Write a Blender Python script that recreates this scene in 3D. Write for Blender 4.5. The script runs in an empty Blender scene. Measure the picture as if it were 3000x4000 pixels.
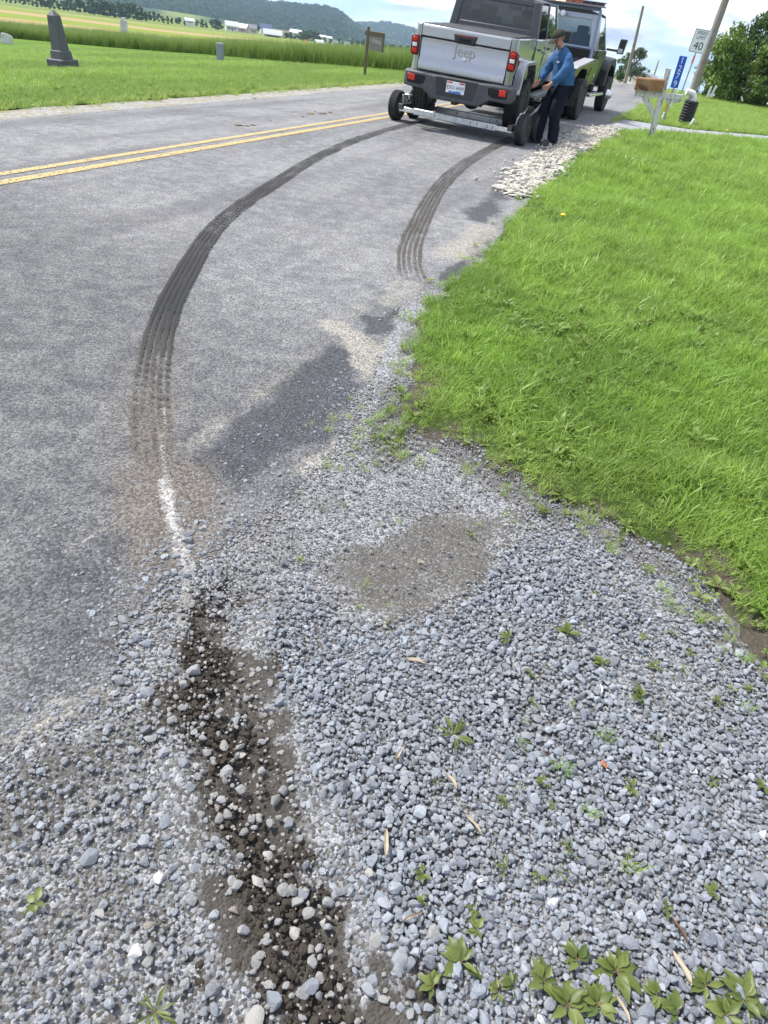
import bpy, math, random
import numpy as np
from mathutils import Vector, Matrix, Euler

random.seed(7)
RNG = np.random.default_rng(7)
S = bpy.context.scene
COL = S.collection
R = math.radians

# ------------------------------------------------------------------ camera
CAM_F, CAM_H = 2620.0, 1.5            # focal length in photo pixels (3000 x 4000), lens height
CAM_PITCH, CAM_ROLL = R(36.5), R(8.6)
cd = bpy.data.cameras.new('camera')
cam = bpy.data.objects.new('camera', cd)
COL.objects.link(cam)
cd.sensor_fit = 'VERTICAL'
cd.sensor_height = 36.0
cd.lens = CAM_F / 4000 * 36.0
cd.clip_start, cd.clip_end = 0.05, 20000
CAM_M = Matrix.Rotation(math.pi / 2 - CAM_PITCH, 3, 'X') @ Matrix.Rotation(CAM_ROLL, 3, 'Z')
cam.matrix_world = Matrix.Translation((0, 0, CAM_H)) @ CAM_M.to_4x4()
S.camera = cam

# ------------------------------------------------------------------ sky, sun, exposure
SUN_EL, SUN_AZ = R(56), R(-68)        # azimuth from +Y, negative = towards -X
w = bpy.data.worlds.new('World')
S.world = w
w.use_nodes = True
nt = w.node_tree
nt.nodes.clear()
def wn(t, **kw):
    n = nt.nodes.new(t)
    for k, v in kw.items():
        setattr(n, k, v)
    return n
WL = nt.links.new
tc = wn('ShaderNodeTexCoord')
tilt = wn('ShaderNodeVectorMath', operation='ADD')      # the road here climbs: the true horizon lies a little below its plane
WL(tc.outputs['Generated'], tilt.inputs[0]); tilt.inputs[1].default_value = (0, 0, 0.055)
nrm = wn('ShaderNodeVectorMath', operation='NORMALIZE'); WL(tilt.outputs[0], nrm.inputs[0])
sky = wn('ShaderNodeTexSky', sky_type='NISHITA')
sky.sun_disc = False
sky.sun_elevation = SUN_EL
sky.sun_rotation = SUN_AZ
sky.air_density = 1.2
sky.dust_density = 0.6
up = wn('ShaderNodeVectorMath', operation='ADD'); WL(tc.outputs['Generated'], up.inputs[0]); up.inputs[1].default_value = (0, 0, 0.20)
upn = wn('ShaderNodeVectorMath', operation='NORMALIZE'); WL(up.outputs[0], upn.inputs[0]); WL(upn.outputs[0], sky.inputs[0])
sep = wn('ShaderNodeSeparateXYZ'); WL(nrm.outputs[0], sep.inputs[0])
zz = wn('ShaderNodeMath', operation='MAXIMUM'); WL(sep.outputs['Z'], zz.inputs[0]); zz.inputs[1].default_value = 0.0
za = wn('ShaderNodeMath', operation='ADD'); WL(zz.outputs[0], za.inputs[0]); za.inputs[1].default_value = 0.16
dv = wn('ShaderNodeVectorMath', operation='DIVIDE'); WL(nrm.outputs[0], dv.inputs[0])
cb = wn('ShaderNodeCombineXYZ')
for i in ('X', 'Y'):
    WL(za.outputs[0], cb.inputs[i])
cb.inputs['Z'].default_value = 0.12
WL(cb.outputs[0], dv.inputs[1])
cn = wn('ShaderNodeTexNoise'); WL(dv.outputs[0], cn.inputs['Vector'])
cn.inputs['Scale'].default_value = 1.15; cn.inputs['Detail'].default_value = 6; cn.inputs['Roughness'].default_value = 0.55
cr = wn('ShaderNodeValToRGB'); WL(cn.outputs[0], cr.inputs[0])
cr.color_ramp.elements[0].position = 0.40; cr.color_ramp.elements[0].color = (0, 0, 0, 1)
cr.color_ramp.elements[1].position = 0.53; cr.color_ramp.elements[1].color = (1, 1, 1, 1)
cn2 = wn('ShaderNodeTexNoise'); WL(dv.outputs[0], cn2.inputs['Vector'])
cn2.inputs['Scale'].default_value = 2.6; cn2.inputs['Detail'].default_value = 4
cr2 = wn('ShaderNodeValToRGB'); WL(cn2.outputs[0], cr2.inputs[0])
cr2.color_ramp.elements[0].position = 0.35; cr2.color_ramp.elements[0].color = (2.5, 2.9, 4.3, 1)
cr2.color_ramp.elements[1].position = 0.58; cr2.color_ramp.elements[1].color = (6.6, 6.8, 7.0, 1)
cm = wn('ShaderNodeMix', data_type='RGBA')
WL(cr.outputs[0], cm.inputs['Factor'])
WL(sky.outputs[0], cm.inputs['A']); WL(cr2.outputs[0], cm.inputs['B'])
bg = wn('ShaderNodeBackground'); WL(cm.outputs['Result'], bg.inputs[0]); bg.inputs[1].default_value = 0.12
wo = wn('ShaderNodeOutputWorld'); WL(bg.outputs[0], wo.inputs[0])

sd = bpy.data.lights.new('sun', 'SUN')
sd.energy = 3.1
sd.angle = R(5)
sd.color = (1.0, 0.95, 0.87)
so = bpy.data.objects.new('sun', sd)
COL.objects.link(so)
_d = Vector((math.sin(SUN_AZ) * math.cos(SUN_EL), math.cos(SUN_AZ) * math.cos(SUN_EL), math.sin(SUN_EL)))
so.rotation_euler = _d.to_track_quat('Z', 'Y').to_euler()
so.location = _d * 50

S.view_settings.view_transform = 'Standard'
S.view_settings.look = 'None'
S.view_settings.gamma = 1
S.view_settings.use_curve_mapping = False
S.view_settings.exposure = 1.0
S.render.engine = 'CYCLES'
S.cycles.max_bounces = 8
S.cycles.transparent_max_bounces = 24
S.cycles.use_denoising = True

# ------------------------------------------------------------------ geometry of the place
AR = R(17.6)                           # heading of the road, clockwise from +Y
EU = np.array([math.sin(AR), math.cos(AR)])
EV = np.array([math.cos(AR), -math.sin(AR)])
def uv2xy(u, v):
    return np.stack([u * EU[0] + v * EV[0], u * EU[1] + v * EV[1]], -1)
def xy2uv(x, y):
    return x * EU[0] + y * EU[1], x * EV[0] + y * EV[1]
def sst(a, b, x):
    t = np.clip((x - a) / (b - a), 0, 1)
    return t * t * (3 - 2 * t)
AD = np.log([30, 60, 90, 150, 300, 550, 700, 1000, 1600, 2200, 4000])
A_L = np.array([.080, .066, .0575, .052, .0478, .0445, .0412, .0365, .0285, .027, .026])
A_M = np.array([.060, .050, .0425, .0415, .0405, .0398, .0390, .0380, .0355, .034, .032])
A_R = np.array([.060, .050, .0470, .0460, .0450, .045, .0450, .0450, .0450, .045, .045])
def terrain(x, y):
    """height of the land: crowned road, verge falling to the left, valley beyond, crest ahead on the right"""
    x = np.asarray(x, float); y = np.asarray(y, float)
    u, v = xy2uv(x, y)
    t = np.maximum(-5.1 - v, 0)
    z = -0.055 * np.minimum(t, 3.0) - 0.085 * np.maximum(t - 3.0, 0)
    t2 = np.maximum(u - 40, 0)
    z = z - 0.004 * np.minimum(t2, 8) ** 2 - 0.064 * np.maximum(t2 - 8, 0)
    d = np.hypot(x, y)
    az = np.degrees(np.arctan2(x, y))
    ld = np.log(np.maximum(d, 1))
    al, am, ar = (np.interp(ld, AD, a) for a in (A_L, A_M, A_R))
    s1 = sst(-21, -3, az)
    s2 = sst(3, 9, az)
    a = al * (1 - s1) + am * s1
    a = a * (1 - s2) + ar * s2
    zf = CAM_H - d * a
    wgt = sst(46, 88, d)
    back = sst(75, 110, np.abs(az))
    return (z * (1 - wgt) + zf * wgt) * (1 - back) + back * np.maximum(z, -3)
def ray(px, py):
    return CAM_M @ Vector(((px - 1500) / CAM_F, -(py - 2000) / CAM_F, -1.0))
def ground(px, py):
    """the point of the land that lies along a line of sight"""
    d = ray(px, py)
    d = d / math.hypot(d.x, d.y)
    prev = 0.3
    t = 0.3
    while t < 4000:
        if CAM_H + d.z * t < float(terrain(d.x * t, d.y * t)):
            break
        prev = t
        t *= 1.01
    a, b = prev, t
    for _ in range(30):
        m = (a + b) / 2
        if CAM_H + d.z * m < float(terrain(d.x * m, d.y * m)):
            b = m
        else:
            a = m
    return Vector((d.x * b, d.y * b, float(terrain(d.x * b, d.y * b))))
def flat(pts):
    """line-of-sight points on the level ground near the camera"""
    out = []
    for px, py in pts:
        d = ray(px, py)
        t = -CAM_H / d.z
        out.append((d.x * t, d.y * t))
    return np.array(out)
def above(base, px, py):
    """the point straight over (or leaning over) a base, in the upright plane that faces the viewer"""
    d = ray(px, py)
    h = math.hypot(base.x, base.y)
    n = Vector((base.x / h, base.y / h, 0))
    t = n.dot(base - Vector((0, 0, CAM_H))) / n.dot(d)
    return Vector((0, 0, CAM_H)) + d * t
def atdist(px, dist):
    """direction of a photo column near the horizon, at a distance"""
    d = ray(px, 60)
    h = math.hypot(d.x, d.y)
    x, y = d.x / h * dist, d.y / h * dist
    return Vector((x, y, float(terrain(x, y))))

# numpy value noise
def _hash(ix, iy, seed):
    n = (ix.astype(np.int64) * 374761393 + iy.astype(np.int64) * 668265263 + seed * 974634777) & 0xffffffff
    n = ((n ^ (n >> 13)) * 1274126177) & 0xffffffff
    return ((n ^ (n >> 16)) & 0xffff) / 65535.0
def vnoise(x, y, seed=0):
    ix, iy = np.floor(x), np.floor(y)
    fx, fy = x - ix, y - iy
    fx = fx * fx * (3 - 2 * fx); fy = fy * fy * (3 - 2 * fy)
    a = _hash(ix, iy, seed); b = _hash(ix + 1, iy, seed); c = _hash(ix, iy + 1, seed); d = _hash(ix + 1, iy + 1, seed)
    return (a * (1 - fx) + b * fx) * (1 - fy) + (c * (1 - fx) + d * fx) * fy
def fbm(x, y, oct=4, seed=0):
    s, amp, tot = 0, 1, 0
    for k in range(oct):
        s = s + amp * vnoise(x * 2 ** k + 17.3 * k, y * 2 ** k - 9.1 * k, seed + k); tot += amp; amp *= .5
    return s / tot
def inside(poly, x, y):
    r = np.zeros(np.shape(x), bool)
    n = len(poly)
    for i in range(n):
        x1, y1 = poly[i]; x2, y2 = poly[(i + 1) % n]
        if y1 == y2: continue
        c = ((y1 > y) != (y2 > y)) & (x < (x2 - x1) * (y - y1) / (y2 - y1) + x1)
        r ^= c
    return r
def pdist(line, x, y, closed=False, want_t=False):
    """distance to a polyline, and where along it (0..1)"""
    best = np.full(np.shape(x), 1e9); bt = np.zeros(np.shape(x))
    L = list(line) + ([line[0]] if closed else [])
    n = len(L) - 1
    for i in range(n):
        ax, ay = L[i]; bx, by = L[i + 1]
        dx, dy = bx - ax, by - ay
        t = np.clip(((x - ax) * dx + (y - ay) * dy) / max(dx * dx + dy * dy, 1e-12), 0, 1)
        d = np.hypot(x - ax - t * dx, y - ay - t * dy)
        m = d < best
        best = np.where(m, d, best); bt = np.where(m, (i + t) / n, bt)
    return (best, bt) if want_t else best
def sdist(poly, x, y):
    """signed distance, negative inside"""
    d = pdist(poly, x, y, closed=True)
    return np.where(inside(poly, x, y), -d, d)
def smooth_line(pts, n=80):
    """Catmull-Rom through points"""
    P = np.array(pts, float)
    P = np.vstack([2 * P[0] - P[1], P, 2 * P[-1] - P[-2]])
    out = []
    m = len(P) - 3
    for q in np.linspace(0, m - 1e-6, n):
        i = int(q); t = q - i
        p0, p1, p2, p3 = P[i:i + 4]
        out.append(.5 * (2 * p1 + (p2 - p0) * t + (2 * p0 - 5 * p1 + 4 * p2 - p3) * t * t + (3 * p1 - p0 - 3 * p2 + p3) * t ** 3))
    return np.array(out)

# ------------------------------------------------------------------ object helpers
def tag(o, label=None, cat=None, group=None, kind=None):
    for k, v in (('label', label), ('category', cat), ('group', group), ('kind', kind)):
        if v: o[k] = v
    return o
def empty(name, M=None, label=None, cat=None, group=None):
    o = bpy.data.objects.new(name, None)
    COL.objects.link(o)
    o.empty_display_size = .1
    if M is not None:
        o.matrix_world = M if isinstance(M, Matrix) else Matrix.Translation(M)
    return tag(o, label, cat, group)
def link(name, me, parent=None, M=None):
    o = bpy.data.objects.new(name, me)
    COL.objects.link(o)
    if parent: o.parent = parent
    if M is not None: o.matrix_local = M
    return o
def np_mesh(name, V, F, mats=(), smooth=False, attrs=None, mi=None):
    """mesh from numpy arrays; F (n,3) or (n,4) or list of faces"""
    me = bpy.data.meshes.new(name)
    V = np.asarray(V, np.float32)
    if isinstance(F, np.ndarray):
        k = F.shape[1]
        me.vertices.add(len(V)); me.vertices.foreach_set('co', V.ravel())
        me.loops.add(F.size); me.loops.foreach_set('vertex_index', F.astype(np.int32).ravel())
        me.polygons.add(len(F)); me.polygons.foreach_set('loop_start', np.arange(0, F.size, k, dtype=np.int32))
        if mi is not None: me.polygons.foreach_set('material_index', np.asarray(mi, np.int32))
        me.update(calc_edges=True)
    else:
        me.from_pydata(V.tolist(), [], F)
        if mi is not None: me.polygons.foreach_set('material_index', np.asarray(mi, np.int32))
    for m in mats: me.materials.append(m)
    if smooth: me.polygons.foreach_set('use_smooth', np.ones(len(me.polygons), bool))
    for k, a in (attrs or {}).items():
        at = me.attributes.new(k, 'FLOAT', 'POINT'); at.data.foreach_set('value', np.asarray(a, np.float32).ravel())
    me.update()
    return me
def grid_mesh(name, X, Y, Z, mats, attrs=None, keep=None, smooth=True):
    n, m = X.shape
    idx = np.arange(n * m).reshape(n, m)
    F = np.stack([idx[:-1, :-1], idx[:-1, 1:], idx[1:, 1:], idx[1:, :-1]], -1).reshape(-1, 4)
    V = np.stack([X, Y, Z], -1).reshape(-1, 3)
    A = {k: np.asarray(a).ravel() for k, a in (attrs or {}).items()}
    if keep is not None:
        k = keep.ravel()
        F = F[k[F].all(1)]
        used = np.unique(F)
        remap = np.full(n * m, -1); remap[used] = np.arange(len(used))
        F = remap[F]; V = V[used]; A = {q: a[used] for q, a in A.items()}
    # make the faces look up
    a, b, c = V[F[0, 0]], V[F[0, 1]], V[F[0, 2]]
    if np.cross(b - a, c - a)[2] < 0: F = F[:, ::-1].copy()
    return np_mesh(name, V, F, mats, smooth, A)

class MB:
    """collects shapes into one mesh"""
    def __init__(s): s.v = []; s.f = []; s.m = []; s.mi = 0
    def add(s, V, F):
        o = len(s.v)
        s.v += [tuple(p) for p in V]
        s.f += [tuple(i + o for i in f) for f in F]
        s.m += [s.mi] * len(F)
        return s
    def box(s, c, d, rot=None, taper=1.0):
        x, y, z = d[0] / 2, d[1] / 2, d[2] / 2
        P = []
        for k in (-1, 1):
            t = taper if k > 0 else 1
            P += [Vector((-x * t, -y * t, k * z)), Vector((x * t, -y * t, k * z)), Vector((x * t, y * t, k * z)), Vector((-x * t, y * t, k * z))]
        if rot is not None:
            Q = rot if isinstance(rot, Matrix) else Euler(rot).to_matrix()
            P = [Q @ p for p in P]
        c = Vector(c)
        return s.add([p + c for p in P], [(3, 2, 1, 0), (4, 5, 6, 7), (0, 1, 5, 4), (1, 2, 6, 5), (2, 3, 7, 6), (3, 0, 4, 7)])
    def rings(s, rs, cap=True, closed=True):
        n = len(rs[0]); V = [p for r in rs for p in r]; F = []
        for i in range(len(rs) - 1):
            for j in range(n if closed else n - 1):
                k = (j + 1) % n
                F.append((i * n + j, i * n + k, (i + 1) * n + k, (i + 1) * n + j))
        if cap:
            F.append(tuple(reversed(range(n)))); F.append(tuple((len(rs) - 1) * n + j for j in range(n)))
        return s.add(V, F)
    def warp(s, fn):
        s.v = [fn(*p) for p in s.v]; return s
    def tube(s, path, r, n=8, cap=True):
        P = [Vector(p) for p in path]
        rs = []
        up = None
        for i, p in enumerate(P):
            t = (P[min(i + 1, len(P) - 1)] - P[max(i - 1, 0)]).normalized()
            if up is None:
                up = t.orthogonal().normalized()
            up = (up - t * up.dot(t))
            up = up.normalized() if up.length > 1e-6 else t.orthogonal().normalized()
            b = t.cross(up)
            q = r[i] if isinstance(r, (list, tuple)) else r
            rs.append([p + (up * math.cos(a) + b * math.sin(a)) * q for a in (2 * math.pi * k / n for k in range(n))])
        return s.rings(rs, cap)
    def prism(s, poly, a, b, axis='x'):
        """a 2D outline pushed along an axis; x: (y,z), y: (x,z), z: (x,y)"""
        def P(p, t): return {'x': (t, p[0], p[1]), 'y': (p[0], t, p[1]), 'z': (p[0], p[1], t)}[axis]
        return s.rings([[P(p, a) for p in poly], [P(p, b) for p in poly]])
    def lathe(s, prof, c, axis='x', n=24):
        """profile of (radius, along) pairs round an axis"""
        rs = []
        for r, t in prof:
            ring = []
            for k in range(n):
                a = 2 * math.pi * k / n
                q = {'x': (t, r * math.cos(a), r * math.sin(a)), 'y': (r * math.sin(a), t, r * math.cos(a)), 'z': (r * math.cos(a), r * math.sin(a), t)}[axis]
                ring.append((q[0] + c[0], q[1] + c[1], q[2] + c[2]))
            rs.append(ring)
        return s.rings(rs)
    def ball(s, c, rad, n=10, m=7, rot=None):
        rs = []
        Q = Euler(rot).to_matrix() if rot is not None else Matrix.Identity(3)
        for i in range(m + 1):
            th = math.pi * (i + .02) / (m + .04)
            rs.append([Vector(c) + Q @ Vector((rad[0] * math.sin(th) * math.cos(2 * math.pi * k / n), rad[1] * math.sin(th) * math.sin(2 * math.pi * k / n), -rad[2] * math.cos(th))) for k in range(n)])
        return s.rings(rs)
    def mesh(s, name, mats, smooth=False):
        me = bpy.data.meshes.new(name)
        me.from_pydata(s.v, [], s.f)
        for m in (mats if isinstance(mats, (list, tuple)) else [mats]): me.materials.append(m)
        me.polygons.foreach_set('material_index', s.m)
        import bmesh
        bm = bmesh.new(); bm.from_mesh(me); bmesh.ops.recalc_face_normals(bm, faces=bm.faces[:]); bm.to_mesh(me); bm.free()
        if smooth:
            me.polygons.foreach_set('use_smooth', [True] * len(me.polygons))
            me.set_sharp_from_angle(angle=R(35))
        me.update()
        return me
    def build(s, name, mats, parent=None, smooth=False, bev=0, seg=2, M=None):
        o = link(name, s.mesh(name, mats, smooth or bev > 0), parent, M)
        if bev:
            b = o.modifiers.new('bevel', 'BEVEL'); b.width = bev; b.segments = seg; b.limit_method = 'ANGLE'; b.angle_limit = R(40)
        return o

def copy_tree(o, parent=None):
    c = o.copy(); COL.objects.link(c)
    if parent is not None: c.parent = parent
    for ch in list(o.children): copy_tree(ch, c)
    return c
def text_mesh(txt, size, extrude, mat):
    cu = bpy.data.curves.new('lettering', 'FONT')
    cu.body = txt; cu.size = size; cu.extrude = extrude; cu.align_x = 'CENTER'; cu.align_y = 'CENTER'; cu.resolution_u = 3
    t = bpy.data.objects.new('lettering', cu); COL.objects.link(t)
    bpy.context.view_layer.update()
    me = bpy.data.meshes.new_from_object(t.evaluated_get(bpy.context.evaluated_depsgraph_get()))
    bpy.data.objects.remove(t)
    me.materials.clear(); me.materials.append(mat)
    return me

# ------------------------------------------------------------------ materials
class N:
    """small node-graph helper"""
    def __init__(s, name):
        s.mat = bpy.data.materials.new(name); s.mat.use_nodes = True
        s.t = s.mat.node_tree; s.b = s.t.nodes['Principled BSDF']; s.o = s.t.nodes['Material Output']
    def new(s, t, **kw):
        n = s.t.nodes.new(t)
        for k, v in kw.items(): setattr(n, k, v)
        return n
    def put(s, sock, val):
        if isinstance(val, bpy.types.NodeSocket): s.t.links.new(val, sock)
        elif isinstance(val, (tuple, list)) and len(val) == 3 and sock.type == 'RGBA': sock.default_value = (*val, 1)
        else: sock.default_value = val
    def pos(s): return s.new('ShaderNodeNewGeometry').outputs['Position']
    def obj(s): return s.new('ShaderNodeTexCoord').outputs['Object']
    def scale(s, v, sc):
        n = s.new('ShaderNodeVectorMath', operation='MULTIPLY'); s.put(n.inputs[0], v); n.inputs[1].default_value = sc; return n.outputs[0]
    def noise(s, v, sc, det=3, rough=.55, col=False):
        n = s.new('ShaderNodeTexNoise'); s.put(n.inputs['Vector'], v); n.inputs['Scale'].default_value = sc
        n.inputs['Detail'].default_value = det; n.inputs['Roughness'].default_value = rough
        return n.outputs['Color' if col else 0]
    def voro(s, v, sc, out='Color', feat='F1'):
        n = s.new('ShaderNodeTexVoronoi', feature=feat); s.put(n.inputs['Vector'], v); n.inputs['Scale'].default_value = sc
        return n.outputs[out]
    def math(s, op, a, b=0.0, clamp=False):
        n = s.new('ShaderNodeMath', operation=op, use_clamp=clamp); s.put(n.inputs[0], a); s.put(n.inputs[1], b); return n.outputs[0]
    def lerp(s, x, a, b, c=0.0, d=1.0):
        n = s.new('ShaderNodeMapRange', interpolation_type='SMOOTHSTEP'); s.put(n.inputs[0], x)
        for i, q in enumerate((a, b, c, d)): s.put(n.inputs[i + 1], q)
        return n.outputs[0]
    def mix(s, f, a, b, mode='MIX'):
        n = s.new('ShaderNodeMix', data_type='RGBA', blend_type=mode); s.put(n.inputs['Factor'], f); s.put(n.inputs['A'], a); s.put(n.inputs['B'], b); return n.outputs['Result']
    def attr(s, name, inst=False):
        n = s.new('ShaderNodeAttribute', attribute_name=name); n.attribute_type = 'INSTANCER' if inst else 'GEOMETRY'; return n.outputs['Fac']
    def bump(s, h, strength=.5, dist=.01, nrm=None):
        n = s.new('ShaderNodeBump'); s.put(n.inputs['Height'], h); n.inputs['Strength'].default_value = strength; n.inputs['Distance'].default_value = dist
        if nrm is not None: s.put(n.inputs['Normal'], nrm)
        return n.outputs[0]
    def fin(s, col=None, rough=None, spec=None, metal=None, normal=None, **kw):
        for k, v in (('Base Color', col), ('Roughness', rough), ('Specular IOR Level', spec), ('Metallic', metal), ('Normal', normal)):
            if v is not None: s.put(s.b.inputs[k], v)
        for k, v in kw.items(): s.put(s.b.inputs[k.replace('_', ' ')], v)
        return s.mat
def mat(name, col, rough=.55, metal=0.0, spec=.5, var=.12, vs=6, bump=0, bs=60, dirt=None, dirt_amt=.5, dirt_s=4, **kw):
    n = N(name)
    p = n.obj()
    c = n.mix(n.noise(p, vs, 4), tuple(x * (1 - var) for x in col), tuple(min(1, x * (1 + var)) for x in col))
    if dirt:
        f = n.lerp(n.noise(p, dirt_s, 6, .65), .45, .72, 0.0, dirt_amt)
        c = n.mix(f, c, dirt)
    nr = n.bump(n.noise(p, bs, 4), bump, .01) if bump else None
    r = n.lerp(n.noise(p, vs * 2.3, 3), .2, .8, max(.02, rough - .08), min(1, rough + .08))
    return n.fin(c, r, spec, metal, nr, **kw)
HAZE_ON = True
# ================================================================== GROUND
# ---- outlines on the level ground near the camera (photo lines of sight brought down to the ground)
GRASS_EDGE = flat([(2402, 514), (2341, 554), (2248, 602), (2194, 650), (2126, 702), (2083, 742), (2038, 778), (1992, 822), (1946, 882), (1914, 945), (1859, 995), (1772, 1067), (1716, 1114), (1649, 1171),
                   (1590, 1270), (1570, 1400), (1540, 1520), (1510, 1640), (1480, 1740), (1530, 1790), (1640, 1720), (1790, 1745), (1880, 1830), (2000, 1890), (2090, 1960), (2180, 2010), (2300, 2040), (2440, 2120), (2560, 2190), (2680, 2260), (2800, 2420), (2950, 2560), (3050, 2640)])
_ge = [tuple(p) for p in GRASS_EDGE]
LAWN_POLY = _ge + [(1.9, 1.15), (6, .3), (30, 2), (26, 28), tuple(flat([(3000, 549)])[0] * np.array([1, 1])), tuple(flat([(2700, 528)])[0]), tuple(flat([(2500, 512)])[0])]
ASPH_EDGE = [tuple(p) for p in flat([(0, 2950), (380, 2790), (470, 2600), (560, 2400), (720, 2230), (950, 2080), (1150, 1950), (1290, 1800), (1360, 1680), (1420, 1540), (1490, 1420), (1540, 1290), (1600, 1180), (1650, 1140)])]
TRACK = smooth_line([tuple(p) for p in flat([(850, 2230), (832, 2350), (800, 2580), (870, 2850), (950, 3080), (1040, 3320), (1150, 3600), (1250, 3960)])] + [(.1, .2), (.3, -.3)], 60)
TRACK_W = np.interp(np.linspace(0, 1, 60), [0, .2, .45, .7, 1], [.05, .095, .12, .13, .15])
SKID1 = smooth_line(flat([(1680, 466), (1560, 496), (1400, 545), (1230, 622), (1080, 715), (950, 800), (850, 885), (775, 985), (715, 1090), (660, 1200), (618, 1330), (592, 1500), (592, 1640), (612, 1780), (645, 1930), (672, 2060)]), 160)
SKID2 = smooth_line(flat([(2010, 540), (1960, 560), (1880, 602), (1800, 652), (1730, 718), (1680, 790), (1640, 870), (1607, 950), (1596, 1010), (1606, 1075), (1625, 1110)]), 110)
GRIT = [tuple(p) for p in flat([(1180, 1930), (1300, 1800), (1390, 1650), (1450, 1480), (1530, 1280), (1600, 1180), (1640, 1190), (1600, 1300), (1570, 1440), (1540, 1560), (1500, 1680), (1530, 1760), (1650, 1735), (1880, 1850), (2040, 2010), (1980, 2180), (1700, 2370), (1480, 2450), (1250, 2440), (1080, 2420), (980, 2300), (930, 2150), (1020, 2040)])]
BARE = [tuple(p) for p in flat([(1330, 2150), (1480, 2070), (1640, 2020), (1800, 1990), (1950, 1950), (2070, 2010), (2010, 2110), (1900, 2230), (1790, 2330), (1650, 2400), (1480, 2440), (1330, 2400), (1290, 2260)])]
GRAVEL = [tuple(p) for p in flat([(985, 2380), (1180, 2270), (1380, 2370), (1520, 2450), (1720, 2370), (1900, 2230), (2030, 2080), (2160, 2060), (2420, 2150), (2680, 2330), (2860, 2500), (3000, 2640)])] + \
         [(1.9, 1.1), (2.2, -.6), (.55, -.6), (.3, .3)] + [tuple(p) for p in flat([(1480, 3950), (1330, 3480), (1190, 3150), (1110, 2880), (980, 2600)])]
DRIVE2 = [tuple(p) for p in flat([(2380, 497), (2440, 470), (2540, 486), (2700, 509), (3000, 534)])] + [(14, 25.5), (14, 23.8)] + [tuple(p) for p in flat([(3000, 557), (2700, 534), (2520, 517), (2420, 514)])]
APRON = [tuple(p) for p in flat([(1946, 738), (1984, 700), (2013, 652), (2124, 600), (2201, 550), (2259, 508), (2330, 500), (2412, 503), (2412, 520), (2350, 560), (2258, 610), (2204, 660), (2136, 712), (2093, 752), (2040, 785), (1995, 772)])]

def track_mask(x, y, soft=.05, k=1.0):
    d, t = pdist(TRACK, x, y, want_t=True)
    w = np.interp(t, np.linspace(0, 1, 60), TRACK_W) * k
    d = d + (fbm(x * 13, y * 13, 4, 5) - .5) * .36
    return (1 - sst(w - soft, w + soft, d)) * sst(.0, .16, t)

# ---- materials
def asphalt_mat():
    n = N('asphalt')
    p = n.pos()
    big = n.noise(p, .7, 5, .6)
    mid = n.noise(p, 7, 5, .65)
    chips = n.voro(p, 120); chipd = n.voro(p, 120, 'Distance')
    fine = n.voro(p, 300)
    def val(c):
        q = n.new('ShaderNodeSeparateColor'); n.put(q.inputs[0], c); return q.outputs[0]
    c = n.mix(n.lerp(big, .3, .7), (.130, .132, .137), (.205, .205, .208))
    c = n.mix(n.lerp(mid, .35, .75), c, n.mix(.6, c, (.31, .31, .31)))
    rt = n.new('ShaderNodeVectorRotate', rotation_type='Z_AXIS'); n.put(rt.inputs['Vector'], p); rt.inputs['Angle'].default_value = AR
    lane = n.noise(n.scale(rt.outputs[0], (1.7, .10, 1)), 1.0, 4, .55)
    c = n.mix(n.lerp(lane, .45, .68, 0, .8), c, n.mix(.6, c, (.085, .085, .09)))
    c = n.mix(n.lerp(lane, .30, .42, .45, 0), c, (.27, .27, .272))
    rv = n.lerp(n.math('ADD', n.attr('ravel'), n.math('MULTIPLY', n.math('SUBTRACT', big, .5), 1.1)), .2, .8)
    c = n.mix(n.math('MULTIPLY', rv, .85), c, n.mix(n.lerp(mid, .35, .65), (.082, .083, .088), (.135, .135, .137)))
    sp = n.lerp(val(chips), 0, 1, .62, 1.38)
    sp2 = n.lerp(val(fine), 0, 1, .7, 1.3)
    stains = n.noise(p, 30, 4, .6)
    # stains with a shape of their own
    def msk(a, lo=.30, hi=.70, k=.55):
        return n.lerp(n.math('ADD', n.attr(a), n.math('MULTIPLY', n.math('SUBTRACT', stains, .5), k)), lo, hi)
    c = n.mix(n.math('MULTIPLY', msk('dark', .25, .8, .7), .88), c, (.052, .055, .063))
    c = n.mix(n.math('MULTIPLY', msk('pale', .25, .85, .8), .75), c, (.31, .29, .25))
    c = n.mix(n.math('MULTIPLY', msk('brown', .1, 1.1, .9), .6), c, (.150, .125, .100))
    c = n.mix(n.math('MULTIPLY', msk('chalk', .2, 1.0, 1.3), .62), c, (.47, .465, .455))
    g = n.math('MULTIPLY', sp, sp2)
    m = n.new('ShaderNodeVectorMath', operation='SCALE'); n.put(m.inputs[0], c); n.put(m.inputs['Scale'], g)
    h = n.math('ADD', n.math('MULTIPLY', chipd, -1.0), n.math('MULTIPLY', val(fine), .3))
    return n.fin(m.outputs[0], .85, .3, 0, n.bump(h, .9, .004))
M_ASPH = asphalt_mat()

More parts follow.
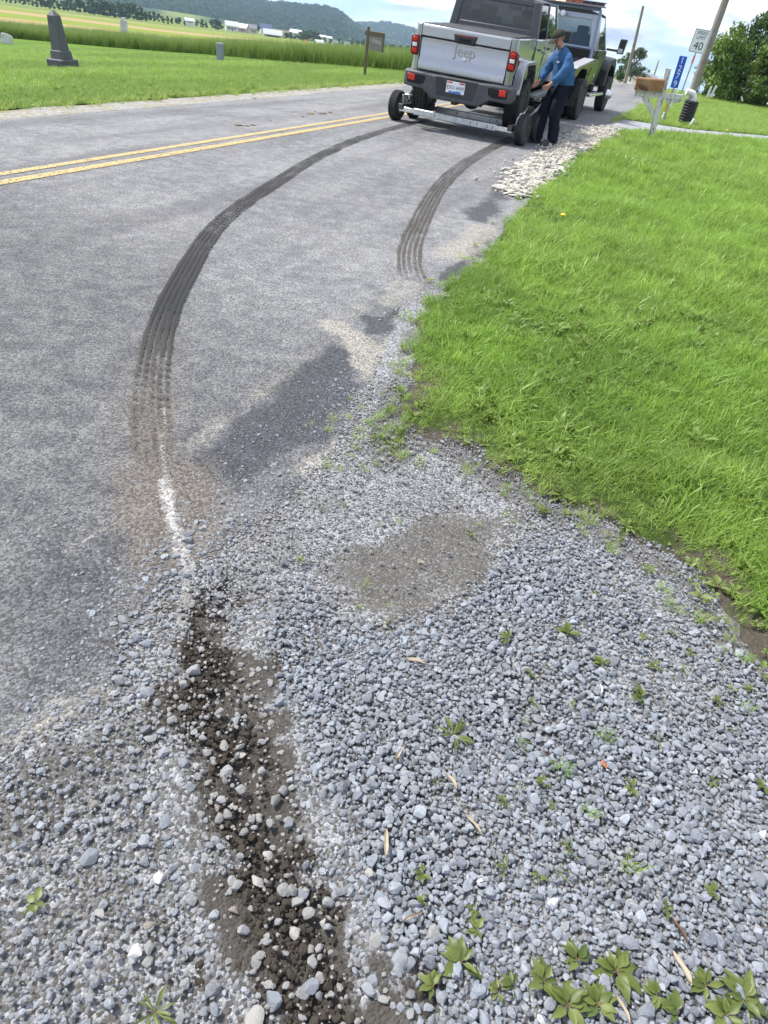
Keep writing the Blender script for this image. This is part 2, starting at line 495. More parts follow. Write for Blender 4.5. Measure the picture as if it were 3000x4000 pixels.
def soil_mat():
    n = N('gravel_bed')
    p = n.pos()
    grit = n.voro(p, 130); gd = n.voro(p, 130, 'Distance'); fine = n.noise(p, 220, 3, .7)
    q = n.new('ShaderNodeSeparateColor'); n.put(q.inputs[0], grit)
    g = q.outputs[0]
    mid = n.noise(p, 16, 5, .65)
    base = n.mix(n.lerp(mid, .3, .7), (.085, .078, .070), (.17, .160, .145))
    gritc = n.mix(g, (.10, .10, .105), (.50, .51, .53))
    showg = n.lerp(n.math('ADD', n.math('MULTIPLY', n.attr('grit'), 1.0), n.math('MULTIPLY', n.math('SUBTRACT', q.outputs[1], .5), 1.0)), .25, .55)
    c = n.mix(showg, base, gritc)
    tan = n.lerp(n.math('ADD', n.attr('tan'), n.math('MULTIPLY', n.math('SUBTRACT', mid, .5), .6)), .3, .7)
    tanc = n.mix(n.noise(p, 11, 6, .75), (.085, .079, .070), (.195, .182, .163))
    tanc = n.mix(n.lerp(q.outputs[2], .80, .9, 0, .6), tanc, (.30, .29, .28))
    c = n.mix(n.math('MULTIPLY', tan, .72), c, tanc)
    wet = n.lerp(n.math('ADD', n.attr('wet'), n.math('MULTIPLY', n.math('SUBTRACT', mid, .5), .7)), .3, .75)
    wetc = n.mix(n.noise(p, 45, 6, .8), (.028, .024, .020), (.145, .128, .110))
    c = n.mix(n.math('MULTIPLY', wet, .92), c, wetc)
    c = n.mix(n.math('MULTIPLY', n.lerp(n.math('ADD', n.attr('chalk'), n.math('MULTIPLY', n.math('SUBTRACT', fine, .5), .9)), .35, 1.0), .6), c, (.45, .445, .43))
    h = n.math('ADD', n.math('MULTIPLY', gd, -.8), n.math('MULTIPLY', fine, 1.2))
    return n.fin(c, .9, .25, 0, n.bump(h, 1.0, .008))
M_SOIL = soil_mat()

def turf_mat(name, a, b, dry, stripes=None):
    n = N(name)
    p = n.pos()
    v = n.noise(p, 60, 5, .7)
    c = n.mix(v, a, b)
    c = n.mix(n.lerp(n.noise(p, 1.3, 5, .6), .4, .75, 0, .55), c, dry)
    if stripes:
        c = n.mix(n.lerp(n.noise(n.scale(p, stripes), 1.0, 3), .35, .7, 0, .6), c, tuple(x * .62 for x in a))
    st = n.noise(n.scale(p, (1, 1, .3)), 130, 3, .8)
    return n.fin(c, .85, .2, 0, n.bump(st, 1.0, .03))
def lawn_floor():
    n = N('turf_soil'); p = n.pos()
    v = n.noise(p, 60, 5, .7)
    c = n.mix(v, (.030, .055, .010), (.085, .135, .025))
    soil = n.mix(n.noise(p, 35, 5, .75), (.060, .048, .035), (.175, .150, .118))
    soil = n.mix(n.lerp(n.noise(p, 110, 3, .7), .62, .7), soil, (.36, .36, .35))
    f = n.lerp(n.math('ADD', n.attr('worn'), n.math('MULTIPLY', n.math('SUBTRACT', n.noise(p, 9, 5, .7), .5), .9)), .3, .62)
    return n.fin(n.mix(f, c, soil), .9, .2, 0, n.bump(n.noise(p, 90, 4, .8), 1.0, .02))
M_LAWN = lawn_floor()
M_CEM = turf_mat('mown_turf', (.080, .165, .010), (.145, .26, .020), (.16, .25, .032), (.25, .25, .25))

def shoulder_mat():
    n = N('roadside_grit'); p = n.pos()
    v = n.voro(p, 34); q = n.new('ShaderNodeSeparateColor'); n.put(q.inputs[0], v)
    c = n.mix(q.outputs[0], (.17, .165, .155), (.42, .41, .39))
    c = n.mix(n.lerp(n.noise(p, 3.5, 5, .7), .45, .62, 0, .85), c, (.27, .235, .14))
    c = n.mix(n.lerp(n.noise(p, 6, 4, .7), .55, .7, 0, .7), c, (.10, .17, .03))
    return n.fin(c, .9, .2, 0, n.bump(n.voro(p, 34, 'Distance'), .8, .02))
M_SHOULDER = shoulder_mat()
def stone_mat(name, a, b, dusty):
    n = N(name)
    p = n.obj()
    t = n.attr('tint', True); dst = n.attr('dust', True)
    c = n.mix(t, a, b)
    c = n.mix(n.lerp(n.noise(p, 2.5, 5, .7), .3, .7, 0, .5), c, n.mix(.5, c, (.62, .64, .68)))
    c = n.mix(dst, c, n.mix(n.noise(p, 3, 4), dusty, tuple(x * 1.5 for x in dusty)))
    return n.fin(c, .75, .35, 0, n.bump(n.noise(p, 6, 5, .7), .5, .08))
M_STONE = stone_mat('gravel_stone', (.090, .104, .132), (.36, .395, .445), (.255, .245, .23))

def grass_mat(name, a, b, yel, trans=.35, rough=.5):
    n = N(name)
    t = n.attr('tint', True)
    hgt = n.attr('up')
    c = n.mix(t, a, b)
    c = n.mix(n.math('MULTIPLY', n.attr('dry', True), .8), c, yel)
    c = n.mix(n.lerp(hgt, 0, 1, .0, .35), c, n.mix(.5, c, yel))
    n.fin(c, rough, .35)
    tr = n.new('ShaderNodeBsdfTranslucent'); n.put(tr.inputs[0], n.mix(.35, c, yel))
    ms = n.new('ShaderNodeMixShader'); ms.inputs[0].default_value = trans
    n.t.links.new(n.b.outputs[0], ms.inputs[1]); n.t.links.new(tr.outputs[0], ms.inputs[2]); n.t.links.new(ms.outputs[0], n.o.inputs[0])
    return n.mat
M_GRASS = grass_mat('grass_blade', (.115, .245, .026), (.305, .525, .074), (.42, .50, .14), .45, .40)
M_TALL = grass_mat('tall_grass_blade', (.080, .170, .022), (.17, .31, .045), (.26, .31, .10), .4)
M_WEED = grass_mat('weed_leaf', (.095, .185, .025), (.18, .30, .05), (.27, .30, .09), .3, .42)

# ---- geometry-node scatter of many small copies (only for what nobody could count)
def scatter(name, P, rot, scl, variants, attrs=None, label=None, which=None):
    n = len(P)
    me = bpy.data.meshes.new(name)
    me.vertices.add(n); me.vertices.foreach_set('co', np.asarray(P, np.float32).ravel())
    def put(k, typ, a):
        at = me.attributes.new(k, typ, 'POINT'); at.data.foreach_set('vector' if typ == 'FLOAT_VECTOR' else 'value', np.ascontiguousarray(a).ravel())
    put('rot', 'FLOAT_VECTOR', np.asarray(rot, np.float32)); put('scl', 'FLOAT_VECTOR', np.asarray(scl, np.float32) if np.ndim(scl) == 2 else np.repeat(np.asarray(scl, np.float32)[:, None], 3, 1))
    put('pick', 'INT', np.asarray(which if which is not None else RNG.integers(0, len(variants), n), np.int32))
    for k, a in (attrs or {}).items(): put(k, 'FLOAT', np.asarray(a, np.float32))
    o = link(name, me)
    o['kind'] = 'stuff'
    if label: o['label'] = label
    src = bpy.data.collections.new(name + '_kinds')
    for i, vm in enumerate(variants):
        vo = bpy.data.objects.new('%s_%02d' % (name, i), vm); src.objects.link(vo)
    g = bpy.data.node_groups.new(name + '_nodes', 'GeometryNodeTree')
    g.interface.new_socket('Geometry', in_out='INPUT', socket_type='NodeSocketGeometry')
    g.interface.new_socket('Geometry', in_out='OUTPUT', socket_type='NodeSocketGeometry')
    a = g.nodes.new('NodeGroupInput'); b = g.nodes.new('NodeGroupOutput')
    ci = g.nodes.new('GeometryNodeCollectionInfo'); ci.inputs['Collection'].default_value = src
    ci.inputs['Separate Children'].default_value = True; ci.inputs['Reset Children'].default_value = True
    ip = g.nodes.new('GeometryNodeInstanceOnPoints'); ip.inputs['Pick Instance'].default_value = True
    def na(k, t):
        q = g.nodes.new('GeometryNodeInputNamedAttribute'); q.data_type = t; q.inputs[0].default_value = k
        return [s for s in q.outputs if s.enabled][0]
    er = g.nodes.new('FunctionNodeEulerToRotation')
    L = g.links.new
    L(a.outputs[0], ip.inputs['Points']); L(ci.outputs[0], ip.inputs['Instance'])
    L(na('pick', 'INT'), ip.inputs['Instance Index']); L(na('rot', 'FLOAT_VECTOR'), er.inputs[0]); L(er.outputs[0], ip.inputs['Rotation'])
    L(na('scl', 'FLOAT_VECTOR'), ip.inputs['Scale']); L(ip.outputs[0], b.inputs[0])
    md = o.modifiers.new('scatter', 'NODES'); md.node_group = g
    return o

# ---- the land: one sheet to the horizon
M_LAND = N('farmland')
def _land():
    n = M_LAND; p = n.pos()
    f = n.attr('strip')
    r = n.new('ShaderNodeValToRGB'); n.put(r.inputs[0], n.math('ADD', f, n.math('MULTIPLY', n.math('SUBTRACT', n.noise(p, .02, 3), .5), .02)))
    e = r.color_ramp.elements
    stops = [(0, (0.122, 0.177, 0.028)), (.16, (0.137, 0.190, 0.031)), (.17, (0.372, 0.282, 0.136)), (.27, (0.354, 0.273, 0.130)), (.28, (0.198, 0.245, 0.037)), (.44, (0.206, 0.252, 0.040)), (.45, (0.389, 0.273, 0.150)), (.58, (0.380, 0.266, 0.143)), (.60, (0.183, 0.231, 0.037)), (.78, (0.228, 0.252, 0.056)), (.8, (0.372, 0.299, 0.150)), (.9, (0.152, 0.204, 0.037)), (1, (0.168, 0.204, 0.043))]
    e[0].position, e[0].color = stops[0][0], (*stops[0][1], 1)
    e[1].position, e[1].color = 1, (*stops[-1][1], 1)
    for a, c in stops[1:-1]:
        q = e.new(a); q.color = (*c, 1)
    c = n.mix(n.noise(n.scale(p, (.08, .08, 1)), 1.0, 5, .6), r.outputs[0], n.mix(.35, r.outputs[0], (.10, .16, .03)))
    c = n.mix(n.attr('wood'), c, (.030, .060, .022))
    return n.fin(c, .95, .1)
_land()
def _clear(D, A):
    d1, d2 = ray(600, 30), ray(830, 60); e1, e2 = ray(1030, 100), ray(1160, 110)
    az = lambda d: math.atan2(d.x, d.y)
    a = sst(az(d1), az(d1) + .02, A) * (1 - sst(az(d2) - .02, az(d2), A)) * sst(1050, 1100, D) * (1 - sst(1480, 1560, D))
    b = sst(az(e1), az(e1) + .01, A) * (1 - sst(az(e2) - .01, az(e2), A)) * sst(850, 900, D) * (1 - sst(1300, 1380, D))
    return np.maximum(a, b)
def build_land():
    d = np.concatenate([np.linspace(0, 12, 13)[1:], np.geomspace(13, 130, 46), np.geomspace(140, 4300, 60)])
    az = np.radians(np.concatenate([np.linspace(-180, -60, 25)[:-1], np.linspace(-60, 60, 161), np.linspace(60, 180, 25)[1:]]))
    D, A = np.meshgrid(d, az, indexing='ij')
    X, Y = D * np.sin(A), D * np.cos(A)
    Z = terrain(X, Y)
    Z = Z - .05 - .10 * (1 - sst(2, 8, D)) + (fbm(X / 90, Y / 90, 3) - .5) * 1.2 * sst(120, 400, D)
    u, v = xy2uv(X, Y)
    strip = np.clip(np.log(np.maximum(D, 40) / 60) / np.log(620 / 60), 0, 1)
    strip = np.clip(strip - .03 * (np.degrees(A) + 20) / 10, 0, 1)
    wood = sst(900, 1250, D + 160 * (fbm(X / 300, Y / 300, 3, 4) - .5)) * (1 - _clear(D, A))
    return link('ground', grid_mesh('ground', X, Y, Z, [M_LAND.mat], dict(strip=strip, wood=wood)))
tag(build_land(), kind='structure')

# ---- hills at the far side of the valley
def hill_mat():
    n = N('wooded_hillside'); p = n.pos()
    c = n.mix(n.noise(p, .02, 5, .65), (.020, .060, .018), (.060, .125, .030))
    c = n.mix(n.lerp(n.noise(p, .004, 4, .6), .4, .65, 0, .5), c, (.03, .07, .03))
    return n.fin(c, .95, .05, 0, n.bump(n.noise(p, .06, 5, .7), .9, 12))
M_HILL = hill_mat()
def build_hill(name, crest, dist, depth, base_a, seed):
    """crest: photo columns and rows of the skyline, carried out to its own distance"""
    px = np.array([c[0] for c in crest], float); py = np.array([c[1] for c in crest], float)
    cols = np.linspace(px[0], px[-1], 220); rows = np.interp(cols, px, py)
    az, cz = [], []
    for a, b in zip(cols, rows):
        d = ray(a, b); h = math.hypot(d.x, d.y); az.append(math.atan2(d.x, d.y)); cz.append(CAM_H + d.z / h * dist)
    az = np.array(az); cz = np.array(cz)
    cz = cz + (fbm(az * 260, az * 0, 3, seed) - .5) * 7
    cz = cz - 8
    t = np.linspace(0, 1, 46)
    T, A = np.meshgrid(t, az, indexing='ij')
    D = dist - depth + depth * T * 1.5
    prof = np.where(T < .667, np.sin(np.clip(T / .667, 0, 1) * math.pi / 2) ** .9, 1 - .5 * ((T - .667) / .333) ** 2)
    X, Y = D * np.sin(A), D * np.cos(A)
    Zb = terrain((dist - depth) * np.sin(az), (dist - depth) * np.cos(az)) - 4
    Z = Zb[None, :] + (cz - Zb)[None, :] * prof
    amp = np.minimum(T / .667, 1) * (1 - sst(.5, .67, T) * .8)
    Z = Z + (fbm(X / 160, Y / 160, 4, seed) - .5) * 26 * amp + (fbm(X / 26, Y / 26, 2, seed + 3) - .5) * 9 * sst(0, .1, T) * (1 - .6 * sst(.55, .67, T))
    return link(name, grid_mesh(name, X, Y, Z, [M_HILL])), (X, Y, Z)
hill1, H1 = build_hill('hill', [(-700, -190), (-200, -150), (200, -120), (620, -62), (900, -30), (1060, 0), (1160, 6), (1303, 27), (1345, 52), (1385, 84), (1430, 112), (1500, 150), (1560, 185)], 2300, 900, 0, 11)
tag(hill1, kind='structure')
hill2, H2 = build_hill('hill', [(900, 60), (1250, 82), (1385, 85), (1440, 82), (1500, 83), (1580, 95), (1640, 113), (1760, 120), (1900, 145), (2150, 190), (2400, 240)], 3300, 900, 0, 23)
tag(hill2, kind='structure')

# ---- the road
def centre_u():
    u = [-4.0]
    while u[-1] < 62: u.append(u[-1] + (.1 if u[-1] < .2 else max(.02, .010 * u[-1])))
    return np.array(u)
def road():
    u = centre_u()
    v = np.concatenate([np.arange(-8.2, -4.2, .12), np.arange(-4.2, -2.4, .035), np.arange(-2.4, -.6, .017)])
    U, V = np.meshgrid(u, v, indexing='ij')
    P = uv2xy(U, V); X, Y = P[..., 0], P[..., 1]
    Z = terrain(X, Y)
    left = -8.05 + .10 * (fbm(U * 1.5, U * 0, 3, 8) - .5) * 2
    poly = ASPH_EDGE + [tuple(p) for p in flat([(1740, 1110), (1880, 1000), (1935, 945), (1970, 880), (2060, 790), (2150, 700), (2270, 600), (2420, 495)])] + [tuple(uv2xy(24, -1.9)), tuple(uv2xy(64, -1.7)), tuple(uv2xy(64, -9)), tuple(uv2xy(-6, -9)), tuple(uv2xy(-6, -1.0))]
    sd_ = sdist(poly, X, Y) + (fbm(X * 9, Y * 9, 3, 2) - .5) * .10
    keep = (sd_ < .05) & (V > left)
    Z = Z + .004 - .008 * sst(-.07, .04, sd_)
    lo = lambda pts, wd, s=.05: 1 - sst(wd - s, wd + s, pdist(flat(pts), X, Y) + (fbm(X * 7, Y * 7, 3, 12) - .5) * .12)
    thin = lambda pts, wd, s: 1 - sst(max(wd - s, 0), wd + s, pdist(flat(pts), X, Y))
    pale = np.maximum.reduce([
        lo([(1300, 1275), (1385, 1330), (1440, 1420), (1470, 1480)], .085), lo([(1440, 1420), (1520, 1360), (1560, 1300)], .035),
        lo([(760, 1740), (880, 1640), (1010, 1540)], .045, .09) * .7, lo([(1010, 1540), (1200, 1400), (1340, 1290), (1420, 1200)], .06, .1) * .5,
        lo([(1520, 1180), (1600, 1110)], .10) * .55, lo([(1760, 1000), (1840, 950), (1900, 895)], .16, .1) * .75,
        thin([(250, 2160), (420, 2060), (600, 1960), (740, 1870)], .002, .022) * .55, lo([(1430, 1530), (1390, 1640), (1300, 1760), (1200, 1850)], .035) * .8,
        lo([(60, 2880), (240, 2790), (420, 2730)], .05, .09) * .6, lo([(0, 2480), (200, 2380)], .04) * .3])
    dk = lambda pts, s=.06: 1 - sst(-s, s, sdist(flat(pts), X, Y) + (fbm(X * 6, Y * 6, 4, 31) - .5) * .22)
    dark = np.maximum.reduce([
        dk([(1290, 1330), (1350, 1370), (1405, 1440), (1410, 1520), (1340, 1640), (1240, 1740), (1080, 1850), (920, 1920), (770, 1860), (780, 1760), (900, 1690), (1030, 1590), (1130, 1500), (1210, 1410)], .10) * .95,
        dk([(1400, 1240), (1500, 1225), (1580, 1190), (1560, 1270), (1490, 1330), (1420, 1310)], .05) * .9,
        dk([(1796, 860), (1850, 790), (1935, 735), (1985, 765), (1960, 820), (1900, 874)], .14) * .85, dk([(1690, 1120), (1748, 1065), (1840, 975), (1905, 905), (1935, 915), (1880, 985), (1790, 1070), (1720, 1120)], .05) * 1.0,
        dk([(0, 2080), (300, 2080), (560, 2000), (640, 1990), (700, 2200), (560, 2420), (400, 2620), (0, 2760)], .26) * .62])
    d1, t1 = pdist(SKID1, X, Y, want_t=True)
    brown = (1 - sst(.02, .30, d1 + .16 * (fbm(X * 6, Y * 6, 4, 66) - .5))) * sst(.52, .85, t1) * .75 + .75 * (1 - sst(.0, .36, pdist(flat([(640, 1950), (690, 2350)]), X, Y) + .2 * (fbm(X * 6, Y * 6, 4, 67) - .5)))
    chalk = np.maximum.reduce([thin([(640, 1880), (664, 1990), (700, 2130), (738, 2240), (722, 2400)], .008, .034) * 1.0, thin([(646, 1400), (640, 1600)], .002, .016) * .55, thin([(692, 1560), (684, 1830)], .002, .014) * .4, thin([(640, 1600), (636, 1740), (650, 1880)], .004, .018) * .75, thin([(560, 1500), (552, 1640)], .002, .014) * .4])
    return link('road', grid_mesh('road', X, Y, Z, [M_ASPH], dict(ravel=(1 - sst(2.2, 5.5, U + (V + 3) * .35)) * .8, pale=pale, dark=dark, brown=np.clip(brown, 0, 1), chalk=chalk), keep))
tag(road(), kind='structure')

# ---- gravel drive in front
def drive():
    x = np.concatenate([np.arange(-3.2, -.9, .12), np.arange(-.9, 1.4, .02), np.arange(1.4, 3.4, .1)])
    y = np.concatenate([np.arange(-2.5, .25, .12), np.arange(.25, 2.7, .02), np.arange(2.7, 4.2, .05), np.arange(4.2, 9.5, .1)])
    X, Y = np.meshgrid(x, y, indexing='ij')
    u, v = xy2uv(X, Y)
    wet = track_mask(X, Y, .10)
    chalk = 1 - sst(0, .045, pdist(flat([(700, 2130), (738, 2240), (722, 2330), (712, 2430)]), X, Y))
    rut = pdist(TRACK, X, Y)
    Z = -.006 + (fbm(X * 5, Y * 5, 4, 3) - .5) * .024 * sst(.0, .25, pdist(ASPH_EDGE, X, Y)) + sst(.0, .3, pdist(ASPH_EDGE, X, Y)) * (-.016 * np.exp(-(rut / .06) ** 2) + .010 * np.exp(-((rut - .14) / .05) ** 2))
    Z = np.minimum(Z, .012)
    Z = Z + .006 * (1 - sst(.05, .2, pdist(ASPH_EDGE, X, Y)))
    sd_r = sdist(ASPH_EDGE + [tuple(uv2xy(24, -1.9)), tuple(uv2xy(24, -9)), tuple(uv2xy(-6, -9)), tuple(uv2xy(-6, -1.0))], X, Y)
    Z = np.where(sd_r < -.12, -.03, Z)
    bare = 1 - sst(-.20, .12, sdist(BARE, X, Y) + (fbm(X * 7, Y * 7, 4, 9) - .5) * .34)
    side = (1 - sst(.02, .09, np.abs(pdist(TRACK, X, Y) - .17))) * .3
    tan = np.maximum.reduce([bare * .95, side, lo_(X, Y, [(40, 3180), (200, 3080), (330, 3000), (480, 2900)], .07, .09) * 1.0, lo_(X, Y, [(200, 3620), (420, 3480)], .05, .08) * .7, .45 * (1 - sst(.42, .62, fbm(X * 3, Y * 3, 4, 78))) * (1 - sst(-.2, .1, X)), lo_(X, Y, [(1500, 1700), (1520, 1560), (1600, 1300)], .05) * .6, lo_(X, Y, GRASS_XY, .07) * .75])
    grit = 1 - sst(-.06, .06, sdist(GRIT, X, Y) + (fbm(X * 8, Y * 8, 3, 19) - .5) * .12)
    grit = np.maximum(grit, .55) * (1 - bare * .8)
    return link('gravel_drive', grid_mesh('gravel_drive', X, Y, Z, [M_SOIL], dict(wet=wet, tan=tan, grit=grit, chalk=chalk), sd_r > -.3))
def lo_(X, Y, pts, wd, s=.05):
    P = flat(pts) if isinstance(pts[0][0], int) else pts
    return 1 - sst(wd - s, wd + s, pdist(P, X, Y) + (fbm(X * 7, Y * 7, 3, 12) - .5) * .12)
GRASS_XY = _ge[16:]
tag(drive(), kind='structure')

# ---- lawn on the right, the second drive beyond it and the lawn behind that
def right_lawn():
    x = np.concatenate([np.arange(-.3, 2.0, .02), np.arange(2.0, 4, .07), np.geomspace(4.1, 34, 56)])
    y = np.concatenate([np.arange(.5, 3.4, .02), np.arange(3.4, 18, .06), np.geomspace(18.1, 62, 50)])
    X, Y = np.meshgrid(x, y, indexing='ij')
    u, v = xy2uv(X, Y)
    e = sdist(LAWN_POLY, X, Y) + (fbm(X * 8, Y * 8, 3, 3) - .5) * .16 * (1 - sst(6, 14, Y))
    Z = terrain(X, Y) - .022 + .046 * (1 - sst(-.20, .03, e)) + (fbm(X * 1.6, Y * 1.6, 3, 6) - .5) * .04 * (1 - sst(-.8, -.2, e))
    tag(link('lawn', grid_mesh('lawn', X, Y, Z, [M_LAWN], dict(worn=.75 * (1 - sst(.0, .36, -e + .3 * (fbm(X * 4, Y * 4, 3, 47) - .5))) * (1 - sst(3.4, 6, Y) * .75)), e < 0.05)), kind='structure')
    far = (v > -2.05 + .25 * (fbm(u * .8, u * 0, 2, 5) - .5) + .15 * sst(19.5, 23, -u)) & (u > 19.2) & (sdist(DRIVE2, X, Y) > .0) & (sdist(LAWN_POLY, X, Y) > 0)
    tag(link('lawn', grid_mesh('far_lawn', X, Y, terrain(X, Y) + .010 - .03 * (1 - sst(-2.0, -1.65, v)), [M_CEM], None, far)), kind='structure')
right_lawn()
def second_drive():
    P = np.array(DRIVE2)
    x = np.arange(3, 14.2, .08); y = np.arange(15.5, 26, .08)
    X, Y = np.meshgrid(x, y, indexing='ij')
    o = link('side_drive', grid_mesh('side_drive', X, Y, terrain(X, Y) + .016, [M_SHOULDER2], None, sdist(DRIVE2, X, Y) < .08))
    return tag(o, kind='structure')
def _sd2():
    n = N('side_drive_gravel'); p = n.pos()
    q = n.new('ShaderNodeSeparateColor'); n.put(q.inputs[0], n.voro(p, 26))
    c = n.mix(q.outputs[0], (.20, .205, .225), (.44, .45, .48))
    return n.fin(c, .9, .2, 0, n.bump(n.voro(p, 26, 'Distance'), .8, .03))
M_SHOULDER2 = _sd2()
second_drive()

# ---- left verge: grit shoulder and the burial ground's lawn
def left_side():
    u = np.concatenate([np.arange(-4, 30, .25), np.arange(30, 64, 1.0)])
    v = np.concatenate([np.arange(-9.4, -7.7, .06)])
    U, V = np.meshgrid(u, v, indexing='ij'); P = uv2xy(U, V); X, Y = P[..., 0], P[..., 1]
    e1 = -8.55 - .15 + .5 * (fbm(U * 1.1, U * 0, 3, 41) - .5)
    tag(link('road_shoulder', grid_mesh('road_shoulder', X, Y, terrain(X, Y) - .004, [M_SHOULDER], None, V > e1 - .3)), kind='structure')
    v = np.concatenate([-np.geomspace(46, 9.6, 70), np.arange(-9.5, -7.9, .05)])
    U, V = np.meshgrid(np.arange(-8, 64, .12), v, indexing='ij'); P = uv2xy(U, V); X, Y = P[..., 0], P[..., 1]
    e2 = -9.0 + .55 * (fbm(U * 2.2, U * 0, 4, 51) - .5)
    d = np.hypot(X, Y)
    tag(link('cemetery_lawn', grid_mesh('cemetery_lawn', X, Y, terrain(X, Y) + .008 - .03 * sst(-.3, .0, V - e2), [M_CEM], None, (V < e2) & (d < 62))), kind='structure')
left_side()

# ---- painted centre lines
def paint():
    n = N('worn_yellow_paint'); p = n.pos()
    c = n.mix(n.noise(p, 9, 5, .6), (.46, .33, .12), (.60, .45, .21))
    q = n.new('ShaderNodeSeparateColor'); n.put(q.inputs[0], n.voro(p, 90))
    f = n.lerp(n.math('ADD', n.noise(p, 22, 5, .7), n.math('MULTIPLY', n.math('SUBTRACT', q.outputs[0], .5), .5)), .30, .42)
    c = n.mix(n.lerp(q.outputs[1], .55, .8, 0, .35), c, (.22, .2, .15))
    n.fin(c, .7, .3)
    tr = n.new('ShaderNodeBsdfTransparent'); ms = n.new('ShaderNodeMixShader'); n.put(ms.inputs[0], f)
    n.t.links.new(tr.outputs[0], ms.inputs[1]); n.t.links.new(n.b.outputs[0], ms.inputs[2]); n.t.links.new(ms.outputs[0], n.o.inputs[0])
    return n.mat
M_PAINT = paint()
for vc, side in ((-5.31, 'far'), (-5.05, 'near')):
    u = np.arange(-2, 58, .2)
    U, V = np.meshgrid(u, vc + np.array([-.055, 0, .055]), indexing='ij'); P = uv2xy(U, V); X, Y = P[..., 0], P[..., 1]
    o = link('centre_line', grid_mesh('centre_line', X, Y, terrain(X, Y) + .009, [M_PAINT]))
    tag(o, 'worn yellow centre line painted on the asphalt, the one %s' % ('nearer the gravestones' if side == 'far' else 'nearer the skid marks'), 'road marking', 'double yellow centre lines')

# ---- skid marks: rubber laid on the asphalt
def rubber():
    n = N('tyre_rubber_on_asphalt'); p = n.pos()
    a = n.attr('ink'); rough = n.noise(p, 55, 4, .7)
    q = n.new('ShaderNodeSeparateColor'); n.put(q.inputs[0], n.voro(p, 130))
    k = n.math('ADD', a, n.math('MULTIPLY', n.math('SUBTRACT', n.math('ADD', n.math('MULTIPLY', rough, .5), n.math('MULTIPLY', q.outputs[0], .5)), .5), .8))
    f = n.lerp(k, .22, .8, 0, .9)
    c = n.mix(n.attr('earth'), (.022, .022, .024), (.12, .098, .076))
    n.fin(c, .8, .25)
    tr = n.new('ShaderNodeBsdfTransparent'); ms = n.new('ShaderNodeMixShader'); n.put(ms.inputs[0], f)
    n.t.links.new(tr.outputs[0], ms.inputs[1]); n.t.links.new(n.b.outputs[0], ms.inputs[2]); n.t.links.new(ms.outputs[0], n.o.inputs[0])
    return n.mat
M_RUBBER = rubber()
def skid(line, width, ink_t, earth_t, label, seed):
    L = smooth_line(line[::2], 1100)
    T = np.gradient(L, axis=0); T /= np.linalg.norm(T, axis=1)[:, None]
    Nn = np.stack([T[:, 1], -T[:, 0]], 1)
    s = np.linspace(-1.15, 1.15, 47)
    t = np.linspace(0, 1, len(L))
    w = np.interp(t, [0, .3, .6, 1], width) / 2
    X = L[:, 0][:, None] + Nn[:, 0][:, None] * s[None] * w[:, None]; Y = L[:, 1][:, None] + Nn[:, 1][:, None] * s[None] * w[:, None]
    T_, S_ = np.meshgrid(t, s, indexing='ij')
    length = np.cumsum(np.r_[0, np.linalg.norm(np.diff(L, axis=0), axis=1)])
    Ln = length[:, None] + 0 * S_
    grooves = np.minimum.reduce([np.abs(S_ - g) for g in (-.62, -.2, .22, .62)])
    ink = np.interp(T_, *ink_t) * (1 - .92 * np.exp(-(grooves / .065) ** 2)) * (1 - sst(.86, 1.1, np.abs(S_) + .2 * (fbm(Ln * 6, S_ * 2, 3, seed) - .5)))
    ink *= .35 + 1.15 * fbm(Ln * 4.5, S_ * 3.2, 4, seed + 1)
    blocks = np.sin(Ln * 2 * math.pi / .075 + np.sign(S_) * 1.2 + S_ * 2.6 + 2.5 * fbm(Ln * 2, S_, 2, 5))
    ink *= 1 - .45 * sst(.1, .6, -blocks) * sst(.30, .62, fbm(Ln * 1.7, S_ * 0, 2, seed + 7) + .12)
    o = link('skid_mark', grid_mesh('skid_mark', X, Y, np.full_like(X, .0135), [M_RUBBER], dict(ink=ink, earth=np.interp(T_, *earth_t))))
    return tag(o, label, 'skid mark', 'tyre skid marks on the road')
skid(SKID1, [.155, .150, .150, .185], ([0, .08, .35, .42, .52, .6, .67, .73, .85, 1], [.95, 1.0, 1.0, 1.15, 1.3, 1.22, 1.0, .66, .44, .12]), ([0, .3, .62, .72, .82, 1], [.05, .10, .0, .4, .9, 1]), 'long dark tyre mark curving from the brown rut to the left of the pickup', 3)
skid(SKID2, [.17, .18, .19, .21], ([0, .3, .6, .85, 1], [.85, .9, .88, .72, .35]), ([0, .5, 1], [.25, .45, .75]), 'shorter brownish tyre mark curving from the lawn edge to the right of the pickup', 9)
# ================================================================== LOOSE STONE
def stone_meshes(n, sub, seed, mats, rough=.16):
    import bmesh
    r = np.random.default_rng(seed); out = []
    for i in range(n):
        bm = bmesh.new(); bmesh.ops.create_icosphere(bm, subdivisions=sub, radius=1)
        V = np.array([v.co[:] for v in bm.verts])
        # chop with random planes: broken, angular stone
        for _ in range(13):
            d = r.normal(size=3); d /= np.linalg.norm(d); h = r.uniform(.5, .88)
            k = V @ d - h
            V -= np.maximum(k, 0)[:, None] * d[None] * .92
        V *= 1 + (r.random(len(V))[:, None] - .5) * rough * .4
        V *= np.array([r.uniform(.9, 1.25), r.uniform(.7, 1.0), r.uniform(.5, .8)])
        V /= np.abs(V[:, :2]).max()
        for v, c in zip(bm.verts, V): v.co = c
        me = bpy.data.meshes.new('stone'); bm.to_mesh(me); bm.free()
        for m in mats: me.materials.append(m)
        me.polygons.foreach_set('use_smooth', [True] * len(me.polygons)); me.set_sharp_from_angle(angle=R(24))
        out.append(me)
    return out
STONES = stone_meshes(14, 2, 5, [M_STONE])
SMALL = stone_meshes(8, 1, 6, [M_STONE])

